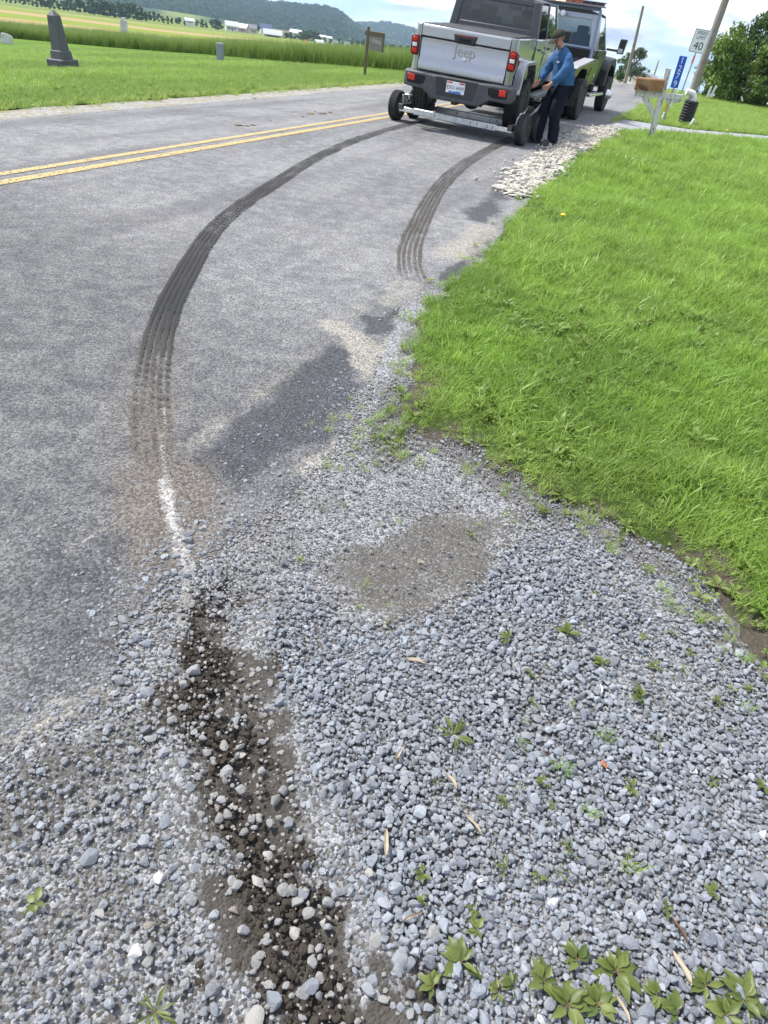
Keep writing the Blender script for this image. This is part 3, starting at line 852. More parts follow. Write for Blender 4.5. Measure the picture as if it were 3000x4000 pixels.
def jitter_grid(x0, x1, y0, y1, step, jit=.9):
    X, Y = np.meshgrid(np.arange(x0, x1, step), np.arange(y0, y1, step), indexing='ij')
    X = X.ravel(); Y = Y.ravel(); n = len(X)
    return X + (RNG.random(n) - .5) * step * jit, Y + (RNG.random(n) - .5) * step * jit
SD_ROAD = ASPH_EDGE + [tuple(uv2xy(24, -1.9)), tuple(uv2xy(24, -9)), tuple(uv2xy(-6, -9)), tuple(uv2xy(-6, -1.0))]
def zones(x, y):
    j = (fbm(x * 8, y * 8, 3, 9) - .5) * .12
    g = 1 - sst(-.05, .05, sdist(GRAVEL, x, y) + j)
    b = 1 - sst(-.05, .05, sdist(BARE, x, y) + j)
    gr = 1 - sst(-.05, .05, sdist(GRIT, x, y) + j)
    t = track_mask(x, y, .07)
    rd = sdist(SD_ROAD, x, y)
    lw = sdist(LAWN_POLY, x, y)
    return g, b, gr, t, rd, lw
def put_stones(name, x, y, size, variants, label, dust=None, sink=.35, z0=0.0, flat_=.35):
    n = len(x)
    rot = np.stack([RNG.normal(0, flat_, n), RNG.normal(0, flat_, n), RNG.uniform(0, 6.28, n)], 1)
    z = z0 + size * (.5 - sink) * .8
    tint = np.clip(RNG.normal(.5, .27, n), 0, 1)
    return scatter(name, np.stack([x, y, z], 1), rot, size, variants, dict(tint=tint, dust=dust if dust is not None else np.zeros(n)), label)

# clean crushed stone of the drive: two overlapping layers
x, y = jitter_grid(-.3, 2.0, -.35, 2.75, .0125)
g, b, gr, t, rd, lw = zones(x, y)
dens = g * (1 - .93 * t) * (1 - b)
thin = .50 * (1 - sst(.34, .54, fbm(x * 4.5, y * 4.5, 4, 77))) + .25 * sst(1.3, 2.3, y)
k = (RNG.random(len(x)) < (dens - thin) * np.where(lw < 0, .55, 1)) & (lw > -.03 - .3 * fbm(x * 6, y * 6, 3, 58) ** 2)
x, y = x[k], y[k]
near_edge = 1 - sst(.02, .28, lw[k])
dirty = np.clip(fbm(x * 6, y * 6, 3, 70) * 1.3 - .5 + near_edge * .5 + .6 * track_mask(x, y, .12, 1.4), 0, .8) * RNG.random(len(x))
size = np.exp(RNG.normal(math.log(.0069), .38, len(x))).clip(.003, .018)
put_stones('gravel', x, y, size, STONES, 'blue grey crushed stone covering the drive', dirty, .2, 0.0)
x, y = jitter_grid(-.3, 2.0, -.35, 2.75, .016)
g, b, gr, t, rd, lw = zones(x, y)
k = (RNG.random(len(x)) < g * (1 - .9 * t) * (1 - b) * .75) & (lw > -.02)
x, y = x[k], y[k]
put_stones('gravel', x, y, np.exp(RNG.normal(math.log(.0075), .25, len(x))), SMALL, 'finer grey stone between the larger pieces of the drive', RNG.random(len(x)) * .45, .5, -.004)

# fine grit and chippings: apron of the drive, edge of the asphalt, lower left
x, y = jitter_grid(-1.6, 1.2, -.2, 3.2, .0105)
g, b, gr, t, rd, lw = zones(x, y)
ll = (1 - g) * sst(-.35, .12, rd) * (1 - gr) * (1 - b)
d = gr * .55 * (1 - b * .88) + ll * .56 * (1 - t * .6) + g * .05
d += .10 * sst(-.9, 0, rd) * (rd < 0) * (y < 2.6)
d *= sst(.22, .5, fbm(x * 5, y * 5, 3, 63) + .1)
k = (RNG.random(len(x)) < d) & (lw > -.08 - .45 * fbm(x * 6, y * 6, 3, 58) ** 2)
x, y, rd, t = x[k], y[k], rd[k], t[k]
far = np.clip((y - .4) / 2, 0, 1)
size = np.exp(RNG.normal(math.log(.0040), .42, len(x))).clip(.0018, .011)
put_stones('grit', x, y, size, SMALL, 'grey chippings strewn over the dirt and asphalt edge', np.clip(t * .8 + .4 * (1 - sst(-.02, .1, sdist(GRIT, x, y))) + RNG.random(len(x)) * .5, 0, 1), .3, .003)

# medium stone left of the rut, in the rut, and strewn thinly on the asphalt
x, y = jitter_grid(-2.2, .9, -.2, 4.2, .026)
g, b, gr, t, rd, lw = zones(x, y)
dt = pdist(TRACK, x, y)
ll = (1 - g) * sst(-.1, .10, rd) * (1 - gr) * (1 - b)
d = ll * .15 * (.25 + .9 * sst(.35, .6, fbm(x * 4, y * 4, 3, 13))) + t * .26 + gr * .02 + np.exp(-((dt - .2) / .07) ** 2) * .40
d = d + np.where(rd < 0, .30 * np.exp(rd / .22) + .030 * np.exp(rd / 1.2), 0)
near_skid = np.exp(-(np.maximum(pdist(TRACK[:8], x, y) - .1, 0) / .35) ** 2)
d = (d + np.where(rd < .1, .25 * near_skid, 0)) * (1 - .85 * gr)
k = (RNG.random(len(x)) < d) & (lw > -.02)
x, y, rd, t = x[k], y[k], rd[k], t[k]
size = np.exp(RNG.normal(math.log(.0088), .36, len(x))).clip(.004, .019)
size *= np.where(rd < -.15, .65, 1) * np.where((t < .3) & (pdist(TRACK, x, y) > .26), .72, 1)
put_stones('loose_gravel', x, y, size, STONES, 'loose grey stone along the brown rut and the asphalt edge', np.clip(t * .55 + RNG.random(len(x)) * .4, 0, .9), .25, .002)

# soil crumbs in the rut
M_SOILCRUMB = mat('dark_soil', (.050, .043, .036), .95, var=.45, vs=3, spec=.1)
CRUMB = stone_meshes(6, 1, 16, [M_SOILCRUMB], .5)
x, y = jitter_grid(-1.0, .6, -.1, 2.0, .0085)
t = track_mask(x, y, .05, 1.05)
k = RNG.random(len(x)) < t * .8 * sst(.22, .55, fbm(x * 9, y * 9, 3, 3))
x, y = x[k], y[k]
put_stones('soil_crumbs', x, y, np.exp(RNG.normal(math.log(.0045), .6, len(x))).clip(.0015, .011), CRUMB, 'dark crumbled soil churned up in the rut', None, .3, -.006)

# stones one can point at: each an object
def pick_stone(px, py, r, tint, dust, label, group=None, mat_=None, seed=0, zs=1.0):
    p = flat([(px, py)])[0]
    rr = np.random.default_rng(seed + px)
    me = BIG[(seed + px) % len(BIG)]
    o = link('stone', me if mat_ is None else me.copy())
    if mat_ is not None:
        o.data.materials.clear(); o.data.materials.append(mat_)
    o.location = (p[0], p[1], r * .42 * zs); o.rotation_euler = (rr.normal(0, .25), rr.normal(0, .25), rr.uniform(0, 6.28)); o.scale = (r, r, r * zs)
    return tag(o, label, 'stone', group)
def plain_stone(name, col, var=.25):
    n = N(name); p = n.obj()
    c = n.mix(n.noise(p, 2.2, 5, .7), tuple(q * (1 - var) for q in col), tuple(min(q * (1 + var), .9) for q in col))
    return n.fin(c, .8, .3, 0, n.bump(n.noise(p, 5, 5, .7), .5, .1))
MS = [plain_stone('loose_stone_%s' % k, c) for k, c in (('grey', (.30, .30, .295)), ('pale', (.40, .385, .36)), ('blue', (.235, .255, .285)), ('dust', (.27, .24, .205)))]
BIG = stone_meshes(9, 3, 44, [MS[0]], .08)
rut = [(768, 2997, 22, 1), (809, 2943, 26, 0), (877, 2916, 24, 1), (945, 2952, 20, 1), (940, 3087, 30, 0), (1049, 3341, 26, 1), (922, 3467, 32, 0), (1184, 3494, 28, 2), (1107, 3476, 30, 0), (913, 3558, 26, 3), (1211, 3856, 30, 2), (1216, 3761, 26, 0), (728, 2680, 17, 1), (664, 2771, 18, 0), (870, 3020, 18, 0), (1010, 3190, 17, 1), (850, 3160, 18, 3), (1150, 3650, 22, 1), (1040, 3680, 22, 0), (960, 2800, 14, 0), (800, 2590, 13, 1), (845, 2700, 14, 0), (1260, 3610, 20, 1), (1000, 3760, 22, 0), (905, 3150, 16, 1)]
for i, (px, py, r, m) in enumerate(rut):
    lab = '%s %s stone lying on the dark soil in the %s stretch of the rut' % ('big' if r > 23 else 'small', ('grey', 'pale', 'bluish', 'dusty brown')[m], 'lower' if py > 3400 else 'middle' if py > 2900 else 'upper')
    pick_stone(px, py, r * .00052, 0, 0, lab, lab.replace(' stone ', ' stones '), MS[m], i, .85)
left = [(366, 3151, 24, 3), (452, 3119, 26, 2), (493, 3223, 26, 0), (646, 3214, 30, 2), (348, 3354, 36, 2), (393, 3571, 26, 1), (542, 2934, 24, 0), (588, 2889, 28, 0), (511, 2771, 22, 1), (556, 2681, 20, 0), (525, 2480, 16, 1), (560, 2300, 16, 0), (455, 2260, 14, 1), (640, 3350, 20, 0), (470, 2190, 13, 1), (220, 2055, 13, 1), (315, 1995, 11, 3), (430, 1955, 9, 0), (417, 1713, 8, 1), (60, 3240, 20, 2), (150, 3810, 22, 2), (588, 3616, 26, 3), (575, 3760, 24, 0), (1000, 1985, 13, 1), (975, 2018, 13, 1), (930, 2180, 14, 0), (1020, 2090, 11, 0), (1022, 2410, 17, 0), (820, 2290, 12, 1), (770, 1880, 12, 1), (793, 1623, 8, 1), (600, 1625, 7, 1), (870, 1900, 11, 1), (935, 2300, 14, 1), (970, 2280, 14, 0), (1008, 2315, 13, 0)]
for i, (px, py, r, m) in enumerate(left):
    lab = '%s %s stone lying loose %s' % ('big' if r > 21 else 'small', ('grey', 'pale', 'bluish', 'dusty brown')[m], 'on the crumbling asphalt left of the rut' if px < 740 and py > 2600 else 'on the asphalt left of the rut head' if px < 740 else 'between the dark asphalt patch and the rut head')
    pick_stone(px, py, r * .00052, 0, 0, lab, lab.replace(' stone ', ' stones '), MS[m], 50 + i, .8)
right = [(1071, 3915, 38, 2), (995, 3983, 38, 1), (1130, 3223, 28, 2), (1320, 3128, 32, 2), (1437, 3413, 26, 1), (1365, 3490, 24, 1), (1464, 3675, 34, 0), (1157, 2572, 16, 0), (2450, 3690, 42, 2), (2960, 3440, 40, 2), (1560, 3780, 36, 2), (2520, 3960, 40, 2), (2070, 2925, 22, 2), (2670, 3250, 26, 2), (1690, 3650, 34, 0), (2880, 3270, 28, 2)]
for i, (px, py, r, m) in enumerate(right):
    lab = 'larger %s stone on top of the crushed stone, %s' % (('grey', 'pale', 'bluish')[m], 'beside the rut' if px < 1700 else 'among the lowest weeds' if py > 3650 else 'near the right edge of the drive' if px > 2600 else 'above the narrow leaved weed clump')
    pick_stone(px, py, r * .00052, 0, 0, lab, lab.replace(' stone ', ' stones ', 1), MS[m], 90 + i, .7)
M_WHITE = plain_stone('white_quartz', (.80, .79, .78), .06)
M_BRICK = plain_stone('broken_red_brick', (.42, .17, .09), .2)
M_MARL = plain_stone('pale_marl', (.62, .60, .58), .1)
for px, py, r, m, lab, zs in ((533, 3720, 30, M_MARL, 'white faced stone on the lower left asphalt edge, beside a darker one', .9), (583, 3705, 26, MS[0], 'dark grey stone touching the right side of the white faced stone', .9), (624, 3431, 33, M_MARL, 'smooth pale stone left of the rut, longer than its neighbours', .8), (1003, 3449, 34, MS[1], 'fat pale tan stone, the lightest in the rut', .9), (2160, 3530, 27, M_WHITE, 'bright white pebble standing out in the blue grey gravel', .6), (1876, 3437, 22, M_WHITE, 'small white flake of stone left of the bright white pebble', .4), (2358, 2988, 26, M_BRICK, 'flat chip of red brick lying in the gravel', .4), (2712, 3012, 18, M_WHITE, 'little white chip in the gravel to the right of the red brick', .4), (2976, 3265, 30, M_MARL, 'pale stone lying by the right edge of the gravel, above a weed', .6), (2118, 3985, 24, M_MARL, 'pale flat stone among the broad leaved weeds at the bottom', .5), (1500, 1440, 11, M_MARL, 'white pebble beside the bare pale strip at the lawn edge', .7), (1950, 823, 10, M_WHITE, 'small white pebble on the asphalt just below the pale stone apron', .8)):
    pick_stone(px, py, r * .00052, 0, 0, lab, None, m, 7, zs)
o = pick_stone(2733, 783, 40, 0, 0, 'lone white stone lying in the mown grass of the right lawn', None, M_WHITE, 3, .5)
o.scale = (.075, .055, .04); o.location.z = .05

# pale broken-stone apron along the road edge: rough slabs bedded side by side
M_LIME = plain_stone('pale_limestone', (.54, .51, .45), .14)
SLAB = stone_meshes(8, 2, 70, [M_LIME], .2)
def apron():
    x = np.arange(.4, 4.2, .05); y = np.arange(8, 18.2, .05)
    X, Y = np.meshgrid(x, y, indexing='ij')
    e = sdist(APRON, X, Y) + (fbm(X * 5, Y * 5, 3, 4) - .5) * .2
    n = N('limestone_dust'); p = n.pos()
    c = n.mix(n.noise(p, 6, 6, .7), (.34, .32, .28), (.46, .435, .38))
    n.fin(c, .9, .2, 0, n.bump(n.noise(p, 20, 5, .7), 1.0, .03))
    g = link('stone_apron', grid_mesh('stone_apron', X, Y, .014 + .012 * fbm(X * 4, Y * 4, 3), [n.mat], None, e < 0))
    tag(g, kind='structure')
    L = smooth_line(flat([(1965, 745), (2020, 700), (2090, 640), (2170, 590), (2260, 545), (2345, 510)]), 40)
    cand = []
    for i in range(6000):
        px_, py_ = RNG.uniform(.5, 4.1), RNG.uniform(8.2, 18)
        r = RNG.uniform(.05, .11)
        if sdist(APRON, np.array([px_]), np.array([py_]))[0] > -.01: continue
        if all((px_ - a) ** 2 + (py_ - b) ** 2 > (.66 * (r + c)) ** 2 for a, b, c in cand): cand.append((px_, py_, r))
        if len(cand) >= 290: break
    for px_, py_, r in cand:
        s = link('slab', SLAB[RNG.integers(0, 8)], g)
        s.location = (px_, py_, .022); s.rotation_euler = (RNG.normal(0, .10), RNG.normal(0, .10), RNG.normal(-.2, .35)); s.scale = (r * 1.2, r * .95, .016)
apron()
x, y = jitter_grid(.3, 4.4, 7.8, 18.4, .055, 1.0)
e = sdist(APRON, x, y) + (fbm(x * 5, y * 5, 3, 4) - .5) * .2
k = RNG.random(len(x)) < np.where(e < 0, .55, .35 * np.exp(-np.maximum(e, 0) / .08))
x, y = x[k], y[k]
CHIPS = stone_meshes(6, 1, 93, [M_LIME], .3)
put_stones('limestone_chips', x, y, np.exp(RNG.normal(math.log(.022), .45, len(x))).clip(.008, .06), CHIPS, 'crumbled pale stone strewn over the road edge by the man', None, .3, .03, .5)

# ================================================================== GRASS
def blade_tuft(n, rad, h, wd, bend, seed, mats, segs=3, spread=.25):
    r = np.random.default_rng(seed)
    V, F, U = [], [], []
    for i in range(n):
        a = r.uniform(0, 6.28); q = rad * math.sqrt(r.random())
        bx, by = q * math.cos(a), q * math.sin(a)
        hh = h * r.uniform(.55, 1.15); wd_ = wd * r.uniform(.6, 1.2)
        la = r.uniform(0, 6.28); lean = r.uniform(.1, spread + .2); cur = bend * r.uniform(.4, 1.4)
        dx, dy = math.cos(la), math.sin(la)
        sx, sy = -dy * wd_ / 2, dx * wd_ / 2
        o = len(V)
        for k in range(segs):
            t = k / segs
            out = hh * (lean * t + cur * t * t); z = hh * t * (1 - .25 * cur * t)
            ww = (1 - .55 * t) 
            V += [(bx + dx * out - sx * ww, by + dy * out - sy * ww, z), (bx + dx * out + sx * ww, by + dy * out + sy * ww, z)]; U += [t, t]
        V.append((bx + dx * hh * (lean + cur), by + dy * hh * (lean + cur), hh * (1 - .25 * cur))); U.append(1)
        for k in range(segs - 1):
            F.append((o + 2 * k, o + 2 * k + 1, o + 2 * k + 3, o + 2 * k + 2))
        F.append((o + 2 * segs - 2, o + 2 * segs - 1, o + 2 * segs))
    return np_mesh('blades', np.array(V), F, mats, False, dict(up=U))
TUFT = [blade_tuft(26, .055, .075, .0048, .55, 100 + i, [M_GRASS]) for i in range(7)]
def lawn_points(x0, x1, y0, y1, step, cond):
    x, y = jitter_grid(x0, x1, y0, y1, step, 1.0)
    k = cond(x, y)
    return x[k], y[k]
def in_view(x, y, pad=.35):
    """keep what could be seen from here or from a step to the side"""
    return (x < .50 * (y + 1.6) + 1.2 + pad) & (x > -.55 * (y + 1.6) - 1.2 - pad)
def lawn_blades():
    edge = lambda x, y: sdist(LAWN_POLY, x, y) + (fbm(x * 8, y * 8, 3, 3) - .5) * .16
    bare_e = lambda x, y: RNG.random(len(x)) < np.clip((-edge(x, y) - .02) / np.where(y < 3.2, .20, .12), .05, 1)
    sets = []
    for y0, y1, step, sc in ((.8, 3.2, .031, .85), (3.2, 6.0, .040, 1.0), (6.0, 10, .058, 1.25), (10, 20, .095, 1.7)):
        x, y = lawn_points(-.3, 14 if y1 > 12 else 8.5, y0, y1, step, lambda x, y: (edge(x, y) < .03) & in_view(x, y) & bare_e(x, y))
        e = -edge(x, y)
        lush = fbm(x * 1.1, y * 1.1, 3, 61)
        s = sc * (.55 + .5 * sst(0, .6, e)) * (.45 + 1.15 * lush) * (.6 + .8 * fbm(x * 5, y * 5, 2, 62)) * np.where((RNG.random(len(x)) < .05) & (y < 6), 1.6, 1) * np.where(y < 4.5, .8, .92) * RNG.uniform(.75, 1.25, len(x))
        lean = .22 + .2 * fbm(x * 2.2, y * 2.2, 2, 8)
        dirn = 6.28 * fbm(x * .7, y * .7, 2, 33) + 2.2
        rot = np.stack([lean * np.sin(dirn), lean * np.cos(dirn), RNG.uniform(0, 6.28, len(x))], 1)
        dry = np.clip((.38 - e) * 1.1, 0, .6) * (y < 3.4) * RNG.random(len(x)) * 1.6 + .25 * sst(.5, .75, fbm(x * .8, y * .8, 4, 71))
        tint = np.clip(.10 + 1.3 * (fbm(x * 2.2, y * 2.2, 4, 44) - .30) + RNG.normal(0, .27, len(x)) + .22 * sst(3, 8, y), 0, 1)
        sets.append((x, y, rot, s, tint, np.clip(dry, 0, 1)))
    x, y, rot, s, tint, dry = (np.concatenate(q) for q in zip(*sets))
    z = terrain(x, y) + .012
    scatter('lawn_grass', np.stack([x, y, z], 1), rot, s, TUFT, dict(tint=tint, dry=dry), 'bright green mown grass of the lawn right of the road')
    # lawn behind the second drive
    x, y = lawn_points(3, 26, 18.5, 46, .17, lambda x, y: (sdist(DRIVE2, x, y) > .05) & (sdist(LAWN_POLY, x, y) > 0) & (x * EV[0] + y * EV[1] > -1.95) & in_view(x, y, 2) & (x * EU[0] + y * EU[1] > 19.3))
    n = len(x)
    scatter('lawn_grass', np.stack([x, y, terrain(x, y) + .01], 1), np.stack([RNG.normal(0, .2, n), RNG.normal(0, .2, n), RNG.uniform(0, 6.28, n)], 1), RNG.uniform(1.1, 1.9, n), TUFT, dict(tint=np.clip(RNG.normal(.5, .2, n), 0, 1), dry=np.clip(RNG.normal(.4, .2, n), 0, 1)), 'light green mown grass beyond the side drive')
    # burial ground lawn
    u = RNG.uniform(3, 34, 42000); v = -8.2 - RNG.random(42000) ** 1.3 * 22
    P = uv2xy(u, v); x, y = P[:, 0], P[:, 1]
    v2 = -8.98 + .55 * (fbm(u * 2.2, u * 0, 4, 51) - .5)
    k = ((v < v2 - .02) | ((v < v2 + .4) & (RNG.random(len(v)) < .25))) & in_view(x, y, 1)
    x, y, u, v = x[k], y[k], u[k], v[k]; n = len(x)
    band = sst(.42, .6, fbm(u * .12 + v * .02, v * .33, 3, 87))
    scatter('cemetery_grass', np.stack([x, y, terrain(x, y) + .01], 1), np.stack([RNG.normal(0, .2, n), RNG.normal(0, .2, n), RNG.uniform(0, 6.28, n)], 1), RNG.uniform(1.0, 1.9, n) * (1 - .25 * band), TUFT,
            dict(tint=np.clip(.5 - .45 * band + RNG.normal(0, .12, n), 0, 1), dry=np.clip(.15 + RNG.normal(0, .12, n) + .5 * (1 - sst(0, .4, v2[k] - v)), 0, 1)), 'short mown grass round the gravestones')
lawn_blades()

# tall grass field behind the graves
STALK = [blade_tuft(34, .30, .80, .016, .35, 200 + i, [M_TALL], 3, .12) for i in range(6)]
TG_EDGE = [ground(px, py) for px, py in ((-500, 110), (0, 145), (256, 169), (800, 212), (1200, 248), (1592, 283))]
TG_LINE = [(p.x, p.y) for p in TG_EDGE] + [(TG_EDGE[-1].x + (TG_EDGE[-1].x - TG_EDGE[-2].x) * 2.2, TG_EDGE[-1].y + (TG_EDGE[-1].y - TG_EDGE[-2].y) * 2.2)]
TG_H = .0
def tall_grass():
    a = np.array(TG_LINE)
    seg = np.linalg.norm(np.diff(a, axis=0), axis=1); cum = np.r_[0, np.cumsum(seg)]
    n = 15000
    s = RNG.uniform(0, cum[-1], n)
    bx = np.interp(s, cum, a[:, 0]); by = np.interp(s, cum, a[:, 1])
    dirv = a[-1] - a[0]; dirv /= np.linalg.norm(dirv); nrm_ = np.array([-dirv[1], dirv[0]])
    off = RNG.random(n) ** 1.5 * 20
    off += .5 * (fbm(s * .5, s * 0, 3, 4) - .5)
    x = bx + nrm_[0] * off; y = by + nrm_[1] * off
    k = in_view(x, y, 3) & (xy2uv(x, y)[1] < -9.3); x, y, s, off = x[k], y[k], s[k], off[k]; n = len(x)
    d = np.hypot(x, y)
    h = 1.15 * (.72 + .35 * fbm(x * .5, y * .5, 3, 9)) * RNG.uniform(.8, 1.15, n)
    tint = np.clip(.35 + .8 * fbm(x * .9, y * .9, 3, 19) + RNG.normal(0, .12, n), 0, 1)
    scatter('tall_grass', np.stack([x, y, terrain(x, y)], 1), np.stack([RNG.normal(0, .08, n), RNG.normal(0, .08, n), RNG.uniform(0, 6.28, n)], 1), np.stack([1.1 * np.ones(n), 1.1 * np.ones(n), h], 1), STALK,
            dict(tint=tint, dry=np.clip(RNG.normal(.32, .18, n), 0, 1)), 'tall uncut grass growing in a strip behind the gravestones')
    print('tall grass dist', d.min(), np.median(d), d.max())
tall_grass()

# ================================================================== WEEDS
def leaf_mesh(L, Wd, cup=.25, droop=.5, n=6, shape='oval', seed=0):
    """one leaf along +Y from the origin, rising then drooping"""
    V, U = [], []
    for i in range(n + 1):
        t = i / n
        if shape == 'oval': ww = Wd * math.sin(math.pi * min(1, t ** .75 * .97 + .02)) ** .8 if t > .22 else Wd * .12
        else: ww = Wd * (t * 1.4 + .12) * (1 - t ** 4) if t < 1 else 0
        y = L * t; z = L * (.35 * t - droop * t * t)
        for sx in (-1, 0, 1):
            V.append((sx * ww / 2 * (1 + .16 * math.sin(i * 2.3 + sx)), y, z + (abs(sx) * ww * cup) + .02 * math.sin(i * 1.9 + sx * 1.3))); U.append(t)
    F = []
    for i in range(n):
        for j in range(2):
            F.append((i * 3 + j, i * 3 + j + 1, i * 3 + j + 4, i * 3 + j + 3))
    return np_mesh('leaf', np.array(V), F, [M_WEEDL], True, dict(up=U))
def weed_own():
    n = N('broad_weed_leaf'); p = n.obj()
    info = n.new('ShaderNodeObjectInfo')
    c = n.mix(info.outputs['Random'], (.072, .108, .020), (.150, .185, .045))
    c = n.mix(n.lerp(n.noise(p, 60, 4, .7), .5, .75, 0, .5), c, (.16, .15, .05))
    c = n.mix(n.lerp(n.attr('up'), 0, .25, .7, 0), c, (.20, .12, .06))
    n.fin(c, .45, .4)
    tr = n.new('ShaderNodeBsdfTranslucent'); n.put(tr.inputs[0], n.mix(.4, c, (.2, .26, .05)))
    ms = n.new('ShaderNodeMixShader'); ms.inputs[0].default_value = .25
    n.t.links.new(n.b.outputs[0], ms.inputs[1]); n.t.links.new(tr.outputs[0], ms.inputs[2]); n.t.links.new(ms.outputs[0], n.o.inputs[0])
    return n.mat
M_WEEDL = weed_own()
LEAVES = {'oval': [leaf_mesh(1, .46, .22, .45), leaf_mesh(1, .38, .30, .25), leaf_mesh(1, .52, .15, .6)], 'long': [leaf_mesh(1, .20, .2, .45, shape='long'), leaf_mesh(1, .16, .25, .3, shape='long')]}
def weed(px, py, r, n, label, group=None, shape='oval', seed=0):
    p = flat([(px, py)])[0]
    rr = np.random.default_rng(1000 + seed + px)
    e = empty('broad_leaf_weed' if shape == 'oval' else 'grassy_weed', Matrix.Translation((p[0], p[1], .008)), label, 'weed', group)
    for i in range(n):
        a = 6.283 * i / n * 1.0 + rr.normal(0, .25) + (2.4 * (i // 5))
        l = r * rr.uniform(.65, 1.1)
        o = link('leaf', LEAVES[shape][rr.integers(0, len(LEAVES[shape]))], e)
        o.rotation_euler = (rr.uniform(-.05, .45), rr.normal(0, .25), a); o.scale = (l * rr.uniform(.75, 1.1), l, l * .8)
    return e
big_weeds = [(1798, 3766, .050, 9, 'broad leaved weed in the gravel, lower middle, just right of the rut'), (2250, 3757, .040, 7, 'reddish green weed between two larger weeds at the bottom of the gravel'), (2404, 3800, .058, 10, 'largest broad leaved weed in the gravel, below the bright white pebble'),
             (2214, 3935, .055, 10, 'broad leaved weed cut by the bottom of the view, beside a pale flat stone'), (2901, 3910, .058, 10, 'lush weed in the lower right corner of the gravel'), (2748, 3856, .042, 7, 'yellowish weed just left of the lush weed in the lower right corner'),
             (2788, 3494, .030, 5, 'five leaved weed alone in the gravel near the right edge'), (2467, 3083, .030, 4, 'four leaved weed seedling below the chip of red brick'), (2124, 3065, .024, 4, 'small weed in the gravel left of the chip of red brick'),
             (2504, 2730, .045, 5, 'weed with drawn out leaves in the gravel above the red brick'), (2215, 2480, .042, 8, 'flat rosette weed in the upper gravel near the lawn'), (1985, 2500, .036, 7, 'leafy weed in the gravel below the bare tan dirt'), (2350, 2600, .036, 7, 'dark rosette weed in the gravel between two lighter weeds'),
             (2900, 2215, .075, 12, 'large pale leaved weed at the lawn edge on the far right'), (2800, 2300, .060, 9, 'pale leaved weed in front of the largest one at the lawn edge'), (2190, 1940, .075, 8, 'dark broad weed on the bare soil strip at the lawn corner'), (2130, 2010, .050, 7, 'light green weed on bare soil between lawn and gravel'),
             (2960, 1880, .10, 10, 'tall dock weed with dark leaves in the lawn at the far right'), (2860, 1420, .13, 12, 'wide plantain rosette in the lawn near the right edge'), (2280, 1740, .09, 10, 'dandelion rosette in the lawn just above the bare soil strip'), (1770, 1330, .07, 9, 'plantain rosette in the lawn near the pale road edge'), (2060, 1340, .085, 9, 'grey green plantain tuft in the middle of the near lawn')]
for i, (px, py, r, n, lab) in enumerate(big_weeds): weed(px, py, r * (.95 if py > 3600 else 1.0), n + 3, lab, None, 'oval', i)
for px, py, r, n, lab in ((1690, 3860, .035, 9, 'small yellow green weed left of the broad leaved weed in the lower middle'), (2000, 3850, .03, 8, 'mossy weed tuft between the two lower middle weeds'), (2120, 3840, .045, 11, 'spreading weed just above the bottom edge, left of the reddish green weed'), (2330, 3930, .05, 12, 'spreading weed at the bottom edge below the largest weed'), (2560, 3890, .03, 8, 'yellow weed right of the largest broad leaved weed'), (2640, 3960, .04, 10, 'low weed at the bottom edge between the largest weed and the right corner'), (2830, 3975, .05, 12, 'leafy weed at the bottom edge left of the lower right corner'), (1860, 3640, .028, 7, 'small leafy weed above the broad leaved weed in the lower middle')):
    weed(px, py, r, n, lab, None, 'oval', int(px))
weed(1771, 2880, .055, 14, 'narrow leaved weed clump alone in the gravel right of the rut', None, 'long', 3)
weed(1979, 3395, .035, 9, 'upright narrow leaved weed left of the bright white pebble', None, 'long', 4)
weed(606, 3960, .045, 14, 'yellow green grass tuft at the bottom edge, left of the rut', None, 'long', 5)
for i, (px, py) in enumerate([(2140, 2610), (2070, 2640), (2560, 2610), (2670, 2630), (2800, 2750), (2150, 3150), (1975, 3150), (2980, 3080), (2100, 3430), (2180, 3415), (1650, 3530), (1940, 3880), (2570, 2900), (2980, 2650), (2930, 2700), (2440, 2420), (2620, 2480), (145, 3535), (1520, 2440), (1840, 2090), (1350, 1980), (1260, 1990), (1180, 2200), (2330, 2330), (2020, 3090), (1960, 3130), (1850, 3560), (2230, 3330), (2600, 3560), (2780, 3060), (2860, 2860), (2700, 2560), (2500, 2500), (1700, 3060), (1650, 3420), (2080, 2750)]):
    where = 'beside the rut' if px < 1760 and py > 2300 else 'at the foot of the asphalt' if px < 1500 else 'in the gravel just below the lawn' if py < 2520 else 'near the right edge of the gravel' if px > 2750 else 'in the upper gravel' if py < 2920 else 'in the middle of the gravel' if py < 3250 else 'in the lower gravel'
    lab = '%s weed seedling sprouting %s' % ('tiny round leaved' if i % 3 else 'tiny narrow leaved', where)
    weed(px, py, .018 + .012 * ((i * 7) % 5) / 4, 4 + i % 4, lab, lab.replace('seedling', 'seedlings'), 'oval' if i % 3 else 'long', 30 + i)
